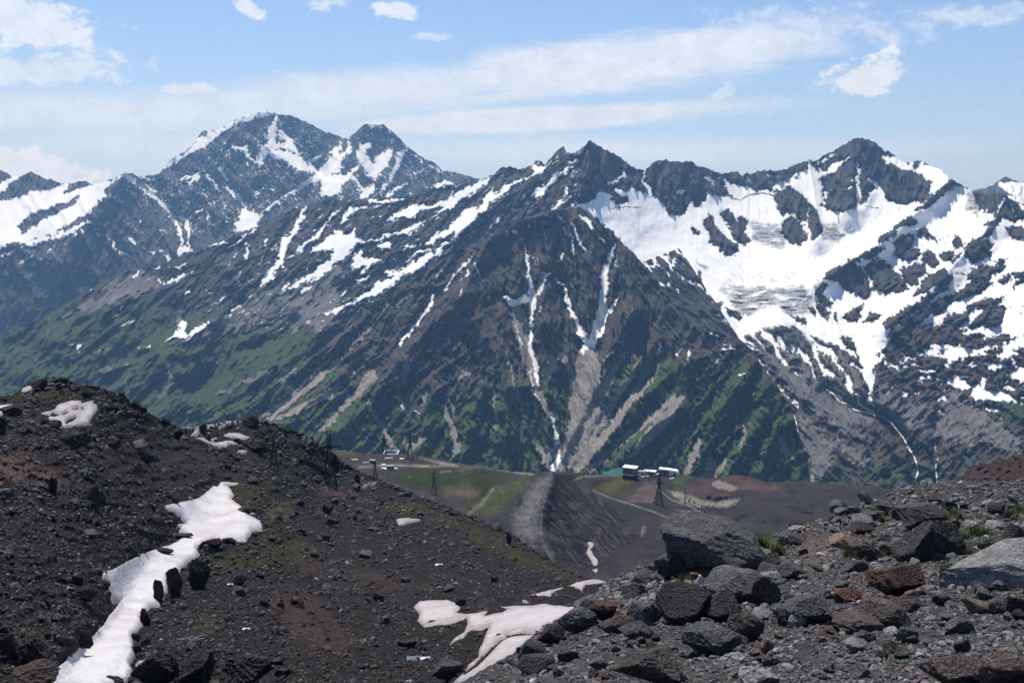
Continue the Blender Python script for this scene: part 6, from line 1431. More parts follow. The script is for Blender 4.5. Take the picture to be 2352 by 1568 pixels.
# places where the slope is bare soil or snow and few stones lie
BARE = [(Z('a', (700, 800), (1300, 620), (2050, 960), (1900, 1080), (1300, 1080), (900, 960)), .2), (Z('a', (-60, 820), (300, 900), (650, 1090), (300, 1090), (-60, 980)), .25), (Z('c', (100, 700), (500, 800), (760, 1250), (450, 1280), (150, 1000)), .35), (Z('c', (900, 480), (1500, 640), (1300, 720), (800, 640)), .45), (Z('d', (0, 330), (600, 600), (600, 660), (0, 480)), .4)]
g = np.random.default_rng(41)
def keep_slope(Xs, Ys):
    k = np.ones(len(Xs))
    for p, f in BARE:
        idx, s_ = poly_field(Xs, Ys, p, 1)
        if idx is not None:
            k[idx[0][s_ > 0]] *= f
    n_ = fbm(Xs / 46, Ys / 22, 4, 191)
    return (g.random(len(Xs)) < k * np.clip(.8 + 1.3 * n_, .25, 1)) & ~in_snow(Xs, Ys, 1.0)
Xs, Ys, P, s_ = scatter_on(SLOPE, 33000, (-40, 1440, 866, 1600), g, 2.4, 14, 1.7, 2.6, keep_slope)
base = SLOPE.attrs['tint']
cols = stone_colors(len(P), g, (.031, .0300, .0302), .10, .025)
stone_carpet('scree', 'dark lava stones strewn all over the left hill and the bowl', P, s_, cols, MAT_STONE_FAR, g, LOW)
def keep_clump(Xs, Ys):
    return (fbm(Xs / 60, Ys / 28, 4, 195) + .35 * g.random(len(Xs)) > .30) & ~in_snow(Xs, Ys, 4.0)
Xs, Ys, P, s_ = scatter_on(SLOPE, 420, (-40, 1400, 880, 1600), g, 13, 40, 1.5, 4.5, keep_clump)
stone_carpet('block_scree', 'bigger dark lava blocks lying in clusters on the slope', P, s_, stone_colors(len(P), g, (.022, .021, .021), .16, .01), MAT_STONE_FAR, g, LOW1, (.5, 1.1))
# ragged small crags along the skyline of the hill
xs = np.concatenate([g.uniform(60, 440, 150), g.uniform(440, 760, 110), g.uniform(760, 1320, 60)])
tops = np.interp(xs, SLOPE.X[0], SLOPE.Y[0])
ys = tops + np.abs(g.normal(0, 5, len(xs))) + 1.5
P = SLOPE.sample(xs, ys)
stone_carpet('skyline_stones', 'rough black lava lumps along the crest of the left hill', P, np.linalg.norm(P, axis=1) / FPX * g.uniform(5, 13, len(xs)), stone_colors(len(xs), g, (.024, .022, .022), .1, 0), MAT_STONE_FAR, g, LOW1, (.6, 1.1))
# stones on the plateau edge and by the meadow
Xs, Ys, P, s_ = scatter_on(MID, 2200, (820, 1260, 1050, 1260), g, 1.6, 6, 2.2, 3.0)
stone_carpet('plateau_stones', 'scattered stones on the plateau and its slope', P, s_, stone_colors(len(P), g, (.05, .048, .046), .1, .12), MAT_STONE_FAR, g, LOW)
Xs, Ys, P, s_ = scatter_on(MID, 700, (1190, 1700, 1095, 1320), g, 1.6, 5, 2.2, 3.0)
stone_carpet('cinder_stones', 'dark stones on the flanks of the cinder ridge', P, s_, stone_colors(len(P), g, (.03, .028, .028), .1, .03), MAT_STONE_FAR, g, LOW)

# gravel of the near shoulder: fine carpet, coarser stones, and single stones that can be told apart
g = np.random.default_rng(43)
def keep_near(Xs, Ys):
    return g.random(len(Xs)) < np.clip(.75 + 1.2 * fbm(Xs / 70, Ys / 34, 4, 193), .2, 1)
Xs, Ys, P, s_ = scatter_on(NEAR, 24000, (1040, 2400, 1095, 1640), g, 3.6, 15, 2.1, .5, keep_near)
stone_carpet('gravel', 'grey and reddish gravel covering the near shoulder', P, s_, stone_colors(len(P), g, (.078, .077, .079), .06, .04), MAT_STONE, g, LOW)
Xs, Ys, P, s_ = scatter_on(NEAR, 1500, (1060, 2400, 1110, 1640), g, 12, 26, 2.0, .6, keep_near)
stone_carpet('coarse_gravel', 'fist-sized grey stones among the near gravel', P, s_, stone_colors(len(P), g, (.08, .079, .081), .08, .05), MAT_STONE, g, LOW1)
# blocky rubble on the lip between the snow and the cinder ridge
Xs, Ys, P, s_ = scatter_on(NEAR, 420, (1360, 1560, 1285, 1400), g, 9, 30, 1.6, 1.0)
stone_carpet('rubble', 'mossy grey rubble at the lip of the gravel shoulder', P, s_, stone_colors(len(P), g, (.07, .07, .062), .05, .04), MAT_STONE, g, LOW1)

variants = [(k, rock_from(rock_shape(400 + i, 3, 11, .07, (.45, .95), .03), 'stone', RM[k])) for i, k in enumerate(['grey', 'grey', 'dark', 'brown', 'grey', 'red', 'pale', 'dark', 'tan', 'grey'])]
WHERE = {'grey': 'grey angular stone', 'dark': 'black rough stone', 'brown': 'brown stone', 'red': 'rusty red stone', 'pale': 'whitish stone', 'tan': 'tan stone'}
import re
def short(label):
    return re.split(r',| with | in | at | of | below | beside | on | left | right | behind | above | near | standing | leaning | wedged | half | hard | under | just | touching | high | alone | jutting | cut | nearest ', label)[0]
NAMED = [(Z(q[0], (q[1], q[2] - q[4] * .4))[0], short(q[6])) for q in BOULDERS]
Xs, Ys, P, s_ = scatter_on(NEAR, 190, (1200, 2340, 1150, 1560), g, 20, 58, 1.9, .7)
found = {}
for X0, Y0 in zip(Xs, Ys):
    kind, me = variants[int(g.integers(0, 10))]
    w = float(20 + 30 * g.random() ** 2.2)
    o = place_rock(NEAR, me, 'stone', X0, Y0, w * g.uniform(.9, 1.3), w * g.uniform(.5, .9), 0, .2, g.uniform(.7, 1.1), g.normal(0, .2))
    o.rotation_euler[2] += g.uniform(-.6, .6)
    (bx, by), nm = min(NAMED, key=lambda q: math.hypot(q[0][0] - X0, (q[0][1] - Y0) * 1.4))
    dx, dy = X0 - bx, (Y0 - by) * 1.4
    side = ('left of' if dx < 0 else 'right of') if abs(dx) > abs(dy) else ('above' if dy < 0 else 'below')
    found.setdefault((kind, side, nm), []).append((math.hypot(dx, dy), o))
for (kind, side, nm), lst in found.items():
    lst.sort(key=lambda q: q[0])
    for k, (_, o) in enumerate(lst):
        w_ = '' if len(lst) == 1 else ('nearest ', 'second nearest ', 'third nearest ', 'fourth nearest ', 'fifth nearest ', 'sixth nearest ', 'farthest ')[min(k, 6)]
        tag(o, f'{w_}small {WHERE[kind]} {side} the {nm}', 'stone', 'small stones lying in the near gravel')

# ------------------------------------------------------------------ meltwater
def simple_mat(name, col, rough=0.7, metal=0.0, noise=0.0, scale=3.0, spec=0.3):
    m = bpy.data.materials.new(name)
    m.use_nodes = True
    b = NB(m.node_tree)
    bs = b.N['Principled BSDF']
    pos = b.n('ShaderNodeTexCoord').outputs['Object']
    n = b.noise(pos, scale, 4, 0.6)
    b.put(bs.inputs['Base Color'], b.mix(n, tuple(c * (1 - noise) for c in col), tuple(min(1, c * (1 + noise)) for c in col)))
    bs.inputs['Roughness'].default_value = rough
    bs.inputs['Metallic'].default_value = metal
    bs.inputs['Specular IOR Level'].default_value = spec
    return m
MAT_FOAM = simple_mat('white_water', (0.72, 0.75, 0.77), .35, 0, .25, .06)

def stream(T, line, wid, label, lift):
    pts = densify(line, 1.6)
    V, F = [], []
    for i, p in enumerate(pts):
        q = pts[min(i + 1, len(pts) - 1)]; q0 = pts[max(i - 1, 0)]
        tx, ty = q[0] - q0[0], q[1] - q0[1]
        L = math.hypot(tx, ty) + 1e-6
        nx, ny = -ty / L, tx / L
        w = (p[2] if len(p) > 2 else wid) * (.8 + .5 * random.random()) * .5
        jx = random.uniform(-.5, .5)
        for s_ in (-1, 1):
            v = T.at(p[0] + nx * w * s_ + jx, p[1] + ny * w * s_)
            v = v * (1 - lift / v.length)
            V.append(v)
    for i in range(len(pts) - 1):
        F.append((2 * i, 2 * i + 1, 2 * i + 3, 2 * i + 2))
    o = mesh_obj('stream', np.array(V), np.array(F), MAT_FOAM)
    structure(o)
    o['label'] = label
stream(RIDGE, Z(6, (990, 478, 6), (1040, 510, 7), (1075, 555, 7), (1160, 590, 7), (1180, 615, 7), (1280, 640, 6), (1380, 670, 6), (1440, 710, 7), (1480, 760, 9), (1520, 810, 9), (1550, 870, 11), (1590, 930, 9), (1610, 980, 11), (1622, 1050, 10), (1600, 1105, 10), (1622, 1140, 14)), 2, 'white meltwater stream falling from the glacier', 25)
stream(RIDGE, Z(6, (1745, 985, 6), (1745, 1030, 8), (1755, 1120, 9)), 2, 'thin white waterfall right of the glacier stream', 25)
stream(RIDGE, Z(6, (1205, 540, 5), (1215, 580, 5), (1280, 620, 5), (1345, 642, 5)), 2, 'side rill joining the glacier stream', 25)

# ------------------------------------------------------------------ small builders
def empty(name, loc, rz=0.0):
    o = bpy.data.objects.new(name, None)
    COL.objects.link(o)
    o.location = loc
    o.rotation_euler = (0, 0, rz)
    o.empty_display_size = .5
    return o

class MB:
    def __init__(s):
        s.v, s.f = [], []
    def box(s, c, size, rz=0.0):
        n = len(s.v)
        ca, sa = math.cos(rz), math.sin(rz)
        for i in (-.5, .5):
            for j in (-.5, .5):
                for k in (-.5, .5):
                    x, y, z = i * size[0], j * size[1], k * size[2]
                    s.v.append((c[0] + x * ca - y * sa, c[1] + x * sa + y * ca, c[2] + z))
        s.f += [tuple(n + i for i in q) for q in ((0, 1, 3, 2), (4, 6, 7, 5), (0, 4, 5, 1), (2, 3, 7, 6), (0, 2, 6, 4), (1, 5, 7, 3))]
        return s
    def hexa(s, pts):
        """eight corners: bottom four then top four, each counter-clockwise"""
        n = len(s.v)
        s.v += [tuple(p) for p in pts]
        s.f += [tuple(n + i for i in q) for q in ((3, 2, 1, 0), (4, 5, 6, 7), (0, 1, 5, 4), (1, 2, 6, 5), (2, 3, 7, 6), (3, 0, 4, 7))]
        return s
    def bar(s, a, b, t):
        a, b = Vector(a), Vector(b)
        d = (b - a).normalized()
        u = d.cross(Vector((0, 0, 1)))
        u = u.normalized() if u.length > 1e-3 else Vector((1, 0, 0))
        w = d.cross(u)
        n = len(s.v)
        for p in (a, b):
            for i, j in ((-1, -1), (1, -1), (1, 1), (-1, 1)):
                s.v.append(tuple(p + u * i * t / 2 + w * j * t / 2))
        s.f += [tuple(n + i for i in q) for q in ((0, 1, 5, 4), (1, 2, 6, 5), (2, 3, 7, 6), (3, 0, 4, 7), (3, 2, 1, 0), (4, 5, 6, 7))]
        return s
    def tube(s, prof, seg=16, c=(0, 0)):
        n = len(s.v)
        for r, z in prof:
            for k in range(seg):
                a = 2 * math.pi * k / seg
                s.v.append((c[0] + r * math.cos(a), c[1] + r * math.sin(a), z))
        for i in range(len(prof) - 1):
            for k in range(seg):
                k2 = (k + 1) % seg
                s.f.append((n + i * seg + k, n + i * seg + k2, n + (i + 1) * seg + k2, n + (i + 1) * seg + k))
        s.f.append(tuple(n + k for k in range(seg))[::-1])
        s.f.append(tuple(n + (len(prof) - 1) * seg + k for k in range(seg)))
        return s
    def mesh(s, name, mat, smooth=False):
        me = bpy.data.meshes.new(name)
        me.from_pydata([tuple(v) for v in s.v], [], s.f)
        if smooth:
            me.polygons.foreach_set('use_smooth', np.ones(len(s.f), bool))
        me.materials.append(mat)
        return me
    def build(s, name, mat, parent=None, smooth=False):
        o = bpy.data.objects.new(name, s.mesh(name, mat, smooth))
        COL.objects.link(o)
        o.parent = parent
        return o

STEEL = simple_mat('weathered_steel', (0.022, 0.020, 0.020), .7, .3, .3, .8)
GALV = simple_mat('galvanised_steel', (0.16, 0.19, 0.23), .5, .5, .2, .8)
WOOD = simple_mat('grey_wood', (0.16, 0.14, 0.12), .9, 0, .3, 4)
CONC = simple_mat('concrete', (0.36, 0.35, 0.33), .9, 0, .2, .5)
PANEL = simple_mat('grey_panel', (0.115, 0.12, 0.13), .7, 0, .2, .3)
WHITE = simple_mat('white_paint', (0.78, 0.78, 0.77), .6, 0, .08, .4)
DARKM = simple_mat('dark_cladding', (0.03, 0.03, 0.033), .7, 0, .3, .5)
GLASS = simple_mat('window_glass', (0.02, 0.025, 0.03), .15, 0, .2, 1, .6)
TEAL = simple_mat('teal_net', (0.018, 0.115, 0.095), .85, 0, .45, .5)
RUST = simple_mat('rusty_metal', (0.10, 0.055, 0.04), .9, 0, .4, 3)

# ------------------------------------------------------------------ lattice pylons
def pylon_meshes():
    """unit pylon, height 1"""
    w0, w1, h1 = .115, .030, .62
    def corner(i, z):
        w = w0 + (w1 - w0) * min(1, z / h1) if z < h1 else w1
        sx, sy = ((-1, -1), (1, -1), (1, 1), (-1, 1))[i]
        return (sx * w, sy * w, z)
    legs = []
    for i in range(4):
        legs.append(MB().bar(corner(i, -.03), corner(i, h1), .013).bar(corner(i, h1), corner(i, .985), .011).mesh('leg', STEEL))
    br = MB()
    zs = [0.02, .17, .31, .43, .53, .62, .70, .78, .86, .93]
    for a, b_ in zip(zs[:-1], zs[1:]):
        for i in range(4):
            j = (i + 1) % 4
            br.bar(corner(i, a), corner(j, b_), .006)
            br.bar(corner(j, a), corner(i, b_), .006)
            br.bar(corner(i, b_), corner(j, b_), .006)
    brm = br.mesh('bracing', STEEL)
    arm = MB()
    for z, L in ((.70, .20),):
        for sy in (-w1, w1):
            arm.bar((-L, 0, z + .005), (0, sy, z + .02), .009).bar((L, 0, z + .005), (0, sy, z + .02), .009)
            arm.bar((-L, 0, z), (0, sy, z - .02), .009).bar((L, 0, z), (0, sy, z - .02), .009)
        arm.bar((-L, 0, z), (L, 0, z), .009)
        for k in (-.15, -.10, -.06, .06, .10, .15):
            arm.bar((k, -.01, z - .01), (k, .01, z + .012), .005)
    am = arm.mesh('crossarm', STEEL)
    top = MB().bar((-.09, 0, .955), (.09, 0, .975), .007).bar((-.09, 0, .955), (0, 0, .93), .006).bar((.09, 0, .975), (0, 0, .93), .006)
    tm = top.mesh('top_arm', STEEL)
    ins = MB()
    for x in (-.195, .195, -.10, .10):
        ins.bar((x, 0, .70), (x, 0, .655), .010)
    im = ins.mesh('insulators', DARKM)
    base = MB().bar((-w0, -w0, .0), (w0, -w0, .0), .014).bar((w0, -w0, .0), (w0, w0, .0), .014).bar((w0, w0, .0), (-w0, w0, .0), .014).bar((-w0, w0, .0), (-w0, -w0, .0), .014)
    bm = base.mesh('base_frame', STEEL)
    return legs, brm, am, tm, im, bm
PY = pylon_meshes()
def pylon(T, X, Ybase, Ytop, rz, label, name='power_pylon'):
    p = T.at(X, Ybase)
    h = (Ybase - Ytop) / FPX * p.length
    o = empty(name, p, rz)
    tag(o, label, 'pylon', 'lattice power pylons')
    for nm, me in [('leg', m) for m in PY[0]] + [('bracing', PY[1]), ('crossarm', PY[2]), ('top_arm', PY[3]), ('insulators', PY[4]), ('base_frame', PY[5])]:
        c = bpy.data.objects.new(nm, me)
        COL.objects.link(c)
        c.parent = o
        c.scale = (h, h, h)
    return o
pylon(SLOPE, 758, 1115, 986, .25, 'large dark lattice pylon on the stony slope, the nearest one')
pylon(SLOPE, 630, 1078, 996, .1, 'dark lattice pylon standing against the black knoll')
pylon(MID, 942, 1053, 998, -.2, 'lattice pylon on the top of the plateau')
pylon(MID, 882, 1041, 993, .4, 'thin lattice pylon at the back edge of the plateau')
pylon(SLOPE, 862, 1103, 1056, .3, 'small grey lattice pylon beside the dirt track')
pylon(MID, 997, 1134, 1082, -.1, 'thin pylon at the lower edge of the green meadow')
pylon(MID, 1513, 1158, 1088, .15, 'dark lattice pylon in front of the lift station')

def pole(T, X, Yb, Yt, label, mat, name='utility_pole', arm=True, thick=.3):
    p = T.at(X, Yb)
    h = (Yb - Yt) / FPX * p.length
    o = empty(name, p)
    MB().tube([(thick, -.5), (thick * .8, h * .5), (thick * .6, h)], 8).build('mast', mat, o)
    if arm:
        MB().bar((-h * .12, 0, h * .9), (h * .12, 0, h * .9), thick * .7).build('crossarm', mat, o)
    tag(o, label, 'pole', 'single poles')
pole(MID, 944, 1079, 1054, 'single wooden pole by the plateau road', WOOD, thick=.35)
pole(MID, 1301, 1090, 1055, 'thin pole standing behind the tip of the cinder ridge', WOOD, thick=.35)
pole(SLOPE, 1101, 1206, 1155, 'thin whitish post at the foot of the stony slope', CONC, arm=False, thick=.10)

# ------------------------------------------------------------------ chairlift
def lift_tower(X, Yb, Yt, label):
    p = MID.at(X, Yb)
    h = (Yb - Yt) / FPX * p.length
    o = empty('lift_tower', p, -.25)
    MB().tube([(.75, -.5), (.65, h * .5), (.5, h)], 10).build('mast', GALV, o)
    MB().box((0, 0, h), (h * .36, .7, .7)).build('crossarm', GALV, o)
    for s_ in (-1, 1):
        MB().box((s_ * h * .17, 0, h + .5), (.5, 4.0, .7)).build('sheave_train', STEEL, o)
    MB().box((0, 0, 0), (2.2, 2.2, .8)).build('footing', CONC, o)
    tag(o, label, 'lift tower', 'chairlift towers')
    return o
lift_tower(1573, 1163, 1119, 'blue grey chairlift tower beside the pale cliff')
lift_tower(1610, 1197, 1159, 'blue grey chairlift tower on the open ski run, the nearer one')
lift_tower(1341, 1103, 1079, 'dark chairlift tower left of the lift station')
CH = [MB().bar((0, 0, 0), (0, 0, -3.2), .22).mesh('hanger', STEEL), MB().box((0, 0, -3.6), (2.6, 1.2, .3)).mesh('seat', STEEL), MB().box((0, .55, -2.9), (2.6, .25, 1.3)).mesh('backrest', STEEL)]
for X0, Y0, rr, lab in [(1583, 1146, 1230, 'upper of two dark chairs hanging before the pale cliff'), (1595, 1148, 1200, 'lower of two dark chairs hanging before the pale cliff'), (1604, 1163, 1110, 'dark lift chair left of the nearer tower'), (1618, 1170, 1100, 'dark lift chair right of the nearer tower')]:
    o = empty('lift_chair', Vector(pix_pos(X0, Y0, rr)), -.3)
    for nm, me in zip(('hanger', 'seat', 'backrest'), CH):
        c = bpy.data.objects.new(nm, me); COL.objects.link(c); c.parent = o
    tag(o, lab, 'lift chair', 'chairs on the lift')
ca = MB()
a = [Vector(pix_pos(1577, 1119, 1235)), Vector(pix_pos(1614, 1159, 1105)), Vector(pix_pos(1690, 1260, 780))]
for s_ in (0, 1):
    off = Vector((-5.2 * s_, 0, 0))
    for p, q in zip(a[:-1], a[1:]):
        prev = p
        for k in range(1, 9):
            t = k / 8
            nx_ = p.lerp(q, t) - Vector((0, 0, 4 * t * (1 - t) * 2.0))
            ca.bar(prev + off, nx_ + off, .07); prev = nx_
o = ca.build('lift_cable', STEEL)
tag(o, 'thin haul cable of the chairlift above the ski run', 'cable')

# ------------------------------------------------------------------ lift station
def at_mid(X, Y):
    return MID.at(X, Y)
hz = lambda x, y: (1372 + x * .1846, 1029 + y * .1846)
# grey top station building
p = at_mid(*hz(395, 392))
sc = p.length / FPX * .1846          # metres per measured pixel
o = empty('station_building', p, -.42)
L_, D_, H_ = 165 * sc, 90 * sc, 118 * sc
z0 = 22 * sc
MB().box((0, D_ / 2, z0 + H_ / 2 - 6), (L_, D_, H_ + 12)).build('wall', PANEL, o)
MB().hexa([(-L_ / 2 - .8, -.9, z0 + H_ + .1), (L_ / 2 + .8, -.9, z0 + H_ + .1), (L_ / 2 + .8, D_ + .8, z0 + H_ + 1.2), (-L_ / 2 - .8, D_ + .8, z0 + H_ + 1.2), (-L_ / 2 - .8, -.9, z0 + H_ + 1.1), (L_ / 2 + .8, -.9, z0 + H_ + 1.1), (L_ / 2 + .8, D_ + .8, z0 + H_ + 2.2), (-L_ / 2 - .8, D_ + .8, z0 + H_ + 2.2)]).build('roof', WHITE, o)
MB().box((-L_ * .05, -.9, z0 + H_ * .30), (L_ * .92, 1.6, .9)).build('balcony', WHITE, o)
MB().box((L_ * .30, -1.2, z0 + H_ * .38), (L_ * .36, 1.4, .9)).build('balcony', WHITE, o)
MB().box((0, -.15, z0 + H_ * .06), (L_ * .97, .5, H_ * .36)).build('dark_base', DARKM, o)
MB().box((-L_ * .24, -.12, z0 + H_ * .72), (L_ * .12, .3, H_ * .14)).build('window', GLASS, o)
for k in (.36, .44):
    MB().box((L_ * k, -.3, z0 + H_ * .78), (.4, .4, H_ * .42)).build('roof_post', WHITE, o)
MB().hexa([(L_ * .30, -6, -4), (L_ * .72, -6, -4), (L_ * .72, 3, -4), (L_ * .30, 3, -4), (L_ * .36, -4, z0 + H_ * .34), (L_ * .62, -4, z0 + H_ * .34), (L_ * .62, 2, z0 + H_ * .34), (L_ * .36, 2, z0 + H_ * .34)]).build('cable_dock', DARKM, o)
MB().box((L_ * .52, 1.5, z0 + H_ * .55), (L_ * .10, 5, H_ * .5)).build('dock_frame', GALV, o)
tag(o, 'grey boxy lift station with white roof edge and dark base', 'building')

p = at_mid(*hz(842, 350))
o = empty('station_hall', p, -.30)
w = 165 * sc
MB().hexa([(-w / 2, 0, 9), (w / 2, 0, 8.4), (w / 2, 9, 8.6), (-w / 2, 9, 9.2), (-w / 2, 0, 11), (w / 2, 0, 10.4), (w / 2, 9, 11.2), (-w / 2, 9, 11.8)]).build('roof', WHITE, o)
MB().box((-w * .05, 5, 4.0), (w * .8, 7, 9)).build('wall', DARKM, o)
for k in range(6):
    MB().box((-w * .46 + k * w * .17, .6, 4.4), (.6, .6, 9.2)).build('post', WHITE, o)
o2 = MB()
prof = [(-1, 0), (-1, .55), (-.85, .8), (-.55, .96), (0, 1.0), (.55, .96), (.85, .8), (1, .55), (1, 0)]
n0 = len(prof)
for y_ in (-2.0, 10.0):
    for a_, b_ in prof:
        o2.v.append((w * .66 + a_ * 7.2, y_, b_ * 11.5 - 1))
o2.f += [(i, i + 1, n0 + i + 1, n0 + i) for i in range(n0 - 1)]
o2.f += [tuple(range(n0))[::-1], tuple(range(n0, 2 * n0))]
o2.build('vaulted_end', WHITE, o)
MB().box((w * .72, -2.15, 4.2), (3.2, .3, 4.6)).build('door', GLASS, o)
MB().box((w * .40, -1.2, 3.2), (5.0, 1.6, 3.6)).build('booth', WHITE, o)
tag(o, 'white long-roofed lift hall with a vaulted white end', 'building')

p = at_mid(*hz(655, 285))
o = empty('flat_kiosk', p, -.3)
MB().box((0, 3, 2.2), (15, 7, 4.8)).build('wall', CONC, o)
MB().hexa([(-10, -1, 4.8), (9, -1, 4.8), (9, 8, 5.4), (-10, 8, 5.4), (-10, -1, 5.8), (9, -1, 5.8), (9, 8, 6.4), (-10, 8, 6.4)]).build('roof', WHITE, o)
MB().box((2, -.65, 2.4), (3, .3, 3)).build('door', GLASS, o)
tag(o, 'low pale kiosk with a flat roof between the station buildings', 'building')

p = at_mid(*hz(545, 345))
o = empty('white_shed', p, -.35)
MB().box((0, 3, 3.2), (9, 6, 7.2)).build('wall', WHITE, o)
MB().box((2.6, -.2, 2.6), (3, .3, 4.4)).build('door', DARKM, o)
MB().box((0, 3, 7.0), (10, 7, .5)).build('roof', CONC, o)
tag(o, 'small white shed right of the grey station', 'shed')
for X0, Yb, Yt, lab in [(hz(600, 318)[0], hz(0, 325)[1], hz(0, 222)[1], 'dark mast left of the kiosk'), (hz(642, 318)[0], hz(0, 330)[1], hz(0, 225)[1], 'dark mast in front of the kiosk')]:
    pole(MID, X0, Yb, Yt, lab, STEEL, 'mast_pole', False, .45)
for k, (x, y, s_) in enumerate([(610, 355, 5), (690, 350, 7), (570, 362, 4), (930, 385, 6), (740, 300, 9)]):
    p = at_mid(*hz(x, y))
    o = MB().hexa([(-s_, -2, -1), (s_, -2.4, -1), (s_ * .9, 2, -1), (-s_ * .8, 2.2, -1), (-s_ * .9, -1.6, 1.2), (s_ * .8, -2, 1.6), (s_ * .8, 1.8, 1.8), (-s_ * .8, 1.8, 1.3)]).build('concrete_slab', CONC)
    o.location = p; o.rotation_euler = (0, 0, -.3 + k * .3)
    tag(o, ['low concrete slab before the white shed', 'wide concrete slab before the kiosk', 'small concrete slab at the foot of the shed', 'concrete block right of the lift hall', 'concrete terrace left of the lift hall'][k], 'slab', 'concrete slabs at the station')

# teal netting heap left of the station
pts = [hz(*q) for q in ((48, 335), (70, 285), (120, 290), (180, 262), (250, 243), (318, 250), (318, 335), (180, 340))]
xs = np.linspace(min(q[0] for q in pts), max(q[0] for q in pts), 40)
topy = np.interp(xs, [hz(q, 0)[0] for q in (48, 70, 120, 180, 250, 318)], [hz(0, q)[1] for q in (330, 285, 290, 262, 245, 250)])
boty = np.full(40, hz(0, 337)[1])
g = np.random.default_rng(5)
rows = []
pb = at_mid(hz(180, 337)[0], hz(180, 337)[1])
rb = math.hypot(pb.x, pb.y)
for k in range(12):
    t = k / 11
    yy = boty * (1 - t) + topy * t
    r_ = rb + t * 22 + 2.2 * fbm(xs / 3, xs * 0 + k * .7, 3, 77)
    if k == 11:
        pass
    rows.append(np.stack(pix_pos(xs, yy, r_), -1))
back = rows[-1].copy(); back[:, 1] += 10; back[:, 2] -= 14
rows.append(back)
o = mesh_obj('netting_heap', np.stack(rows).reshape(-1, 3), grid_faces(13, 40)[:, ::-1], TEAL)
tag(o, 'teal green netting spread over the bank left of the grey station', 'netting')

# ------------------------------------------------------------------ things on the plateau
p = MID.at(*Z('f', (1090, 612))[0])
o = empty('container_hut', p, .1)
MB().box((0, 2, 2.6), (12, 5, 5.4)).build('wall', simple_mat('faded_green', (.20, .25, .24), .8, 0, .2, .4), o)
MB().box((0, 2, 5.5), (12.8, 5.8, .5)).build('roof', CONC, o)
MB().box((-2.6, -.6, 2.6), (2.2, .3, 3.6)).build('door', DARKM, o)
MB().box((2.8, -.6, 3.2), (2.2, .3, 1.6)).build('window', GLASS, o)
tag(o, 'pale green container hut by the plateau road', 'hut')
p = MID.at(*Z('f', (930, 556))[0])
o = empty('dark_hut', p, -.2)
MB().box((0, 2, 2.4), (9, 5, 5)).build('wall', DARKM, o)
MB().box((0, 2, 5.1), (10, 6, .5)).build('roof', CONC, o)
MB().box((1, -.6, 2), (2, .3, 3.2)).build('door', WOOD, o)
tag(o, 'small dark hut above the plateau road', 'hut')
for k, (x, y, a_, b_, lab) in enumerate([(1035, 602, 5, 2, 'white scrap sheet left of the container hut'), (1060, 612, 4, 2, 'white scrap slab just before the container hut'), (1135, 606, 4, 2, 'white scrap right of the container hut'), (880, 555, 7, 2, 'pale rubble slab left of the dark hut'), (1075, 516, 8, 3, 'flat pale concrete plate on the plateau top'), (1190, 518, 4, 2, 'small white plate near the plateau pylon'), (1030, 568, 4, 2, 'white plate on the plateau road verge'), (985, 585, 4, 2.5, 'dark-edged pale slab under the plateau road')]):
    p = MID.at(*Z('f', (x, y))[0])
    o = MB().hexa([(-a_, -b_, -1), (a_, -b_ * .8, -1), (a_ * .9, b_, -1), (-a_ * .8, b_, -1), (-a_ * .9, -b_ * .9, .8), (a_ * .9, -b_ * .7, .9), (a_ * .8, b_ * .9, 1.3), (-a_ * .7, b_ * .9, 1.2)]).build('scrap_slab', WHITE if k in (0, 1, 2, 5, 6) else CONC)
    o.location = p
    tag(o, lab, 'slab', 'pale slabs on the plateau')
p = MID.at(*Z('f', (1093, 474))[0])
o = empty('kerb_enclosure', p)
for a_, s_ in (((0, -6, .6), (24, 1.4, 1.6)), ((0, 22, .6), (24, 1.4, 1.6)), ((-11.6, 8, .6), (1.4, 26, 1.6)), ((11.6, 8, .6), (1.4, 26, 1.6))):
    MB().box(a_, s_).build('kerb', WHITE, o)
tag(o, 'white rectangular kerb enclosure on the plateau top', 'enclosure')
q = Z('f', (730, 528), (770, 514), (808, 512), (810, 524), (770, 528))
snow_patch(MID, q, 'flat white snow scrap on the plateau above the track', .8, 3, .9, seed=20, dirt=0)

# ------------------------------------------------------------------ grass tufts
def grass_mat():
    m = bpy.data.materials.new('tuft_grass')
    m.use_nodes = True
    b = NB(m.node_tree)
    bs = b.N['Principled BSDF']
    n = b.noise(b.n('ShaderNodeNewGeometry').outputs['Position'], 9.0, 3)
    b.put(bs.inputs['Base Color'], b.mix(b.ss(n, .35, .7), (.045, .085, .014, 1), (.12, .14, .035, 1)))
    bs.inputs['Roughness'].default_value = .8
    bs.inputs['Specular IOR Level'].default_value = .15
    return m
MAT_TUFT = grass_mat()
def tuft_mesh(seed, n):
    g = np.random.default_rng(seed)
    V, F = [], []
    for _ in range(n):
        a = g.uniform(0, 2 * math.pi); r = g.uniform(0, .42) ** 1.2; L = g.uniform(.4, 1.0); lean = g.uniform(.15, .75); b_ = a + g.normal(0, .5)
        x, y = r * math.cos(a), r * math.sin(a)
        wx, wy = -math.sin(b_) * .022, math.cos(b_) * .022
        prev = None
        for k in range(4):
            t = k / 3
            px = x + math.cos(b_) * lean * L * t * t * .7; py = y + math.sin(b_) * lean * L * t * t * .7; pz = L * t * (1 - .35 * t * lean)
            w = 1 - t * .92
            V += [(px - wx * w, py - wy * w, pz), (px + wx * w, py + wy * w, pz)]
            if k:
                i = len(V)
                F.append((i - 4, i - 3, i - 1, i - 2))
    me = bpy.data.meshes.new('grass_tuft')
    me.from_pydata(V, [], F)
    me.materials.append(MAT_TUFT)
    return me
TUFTS = [tuft_mesh(600 + i, 130) for i in range(4)]
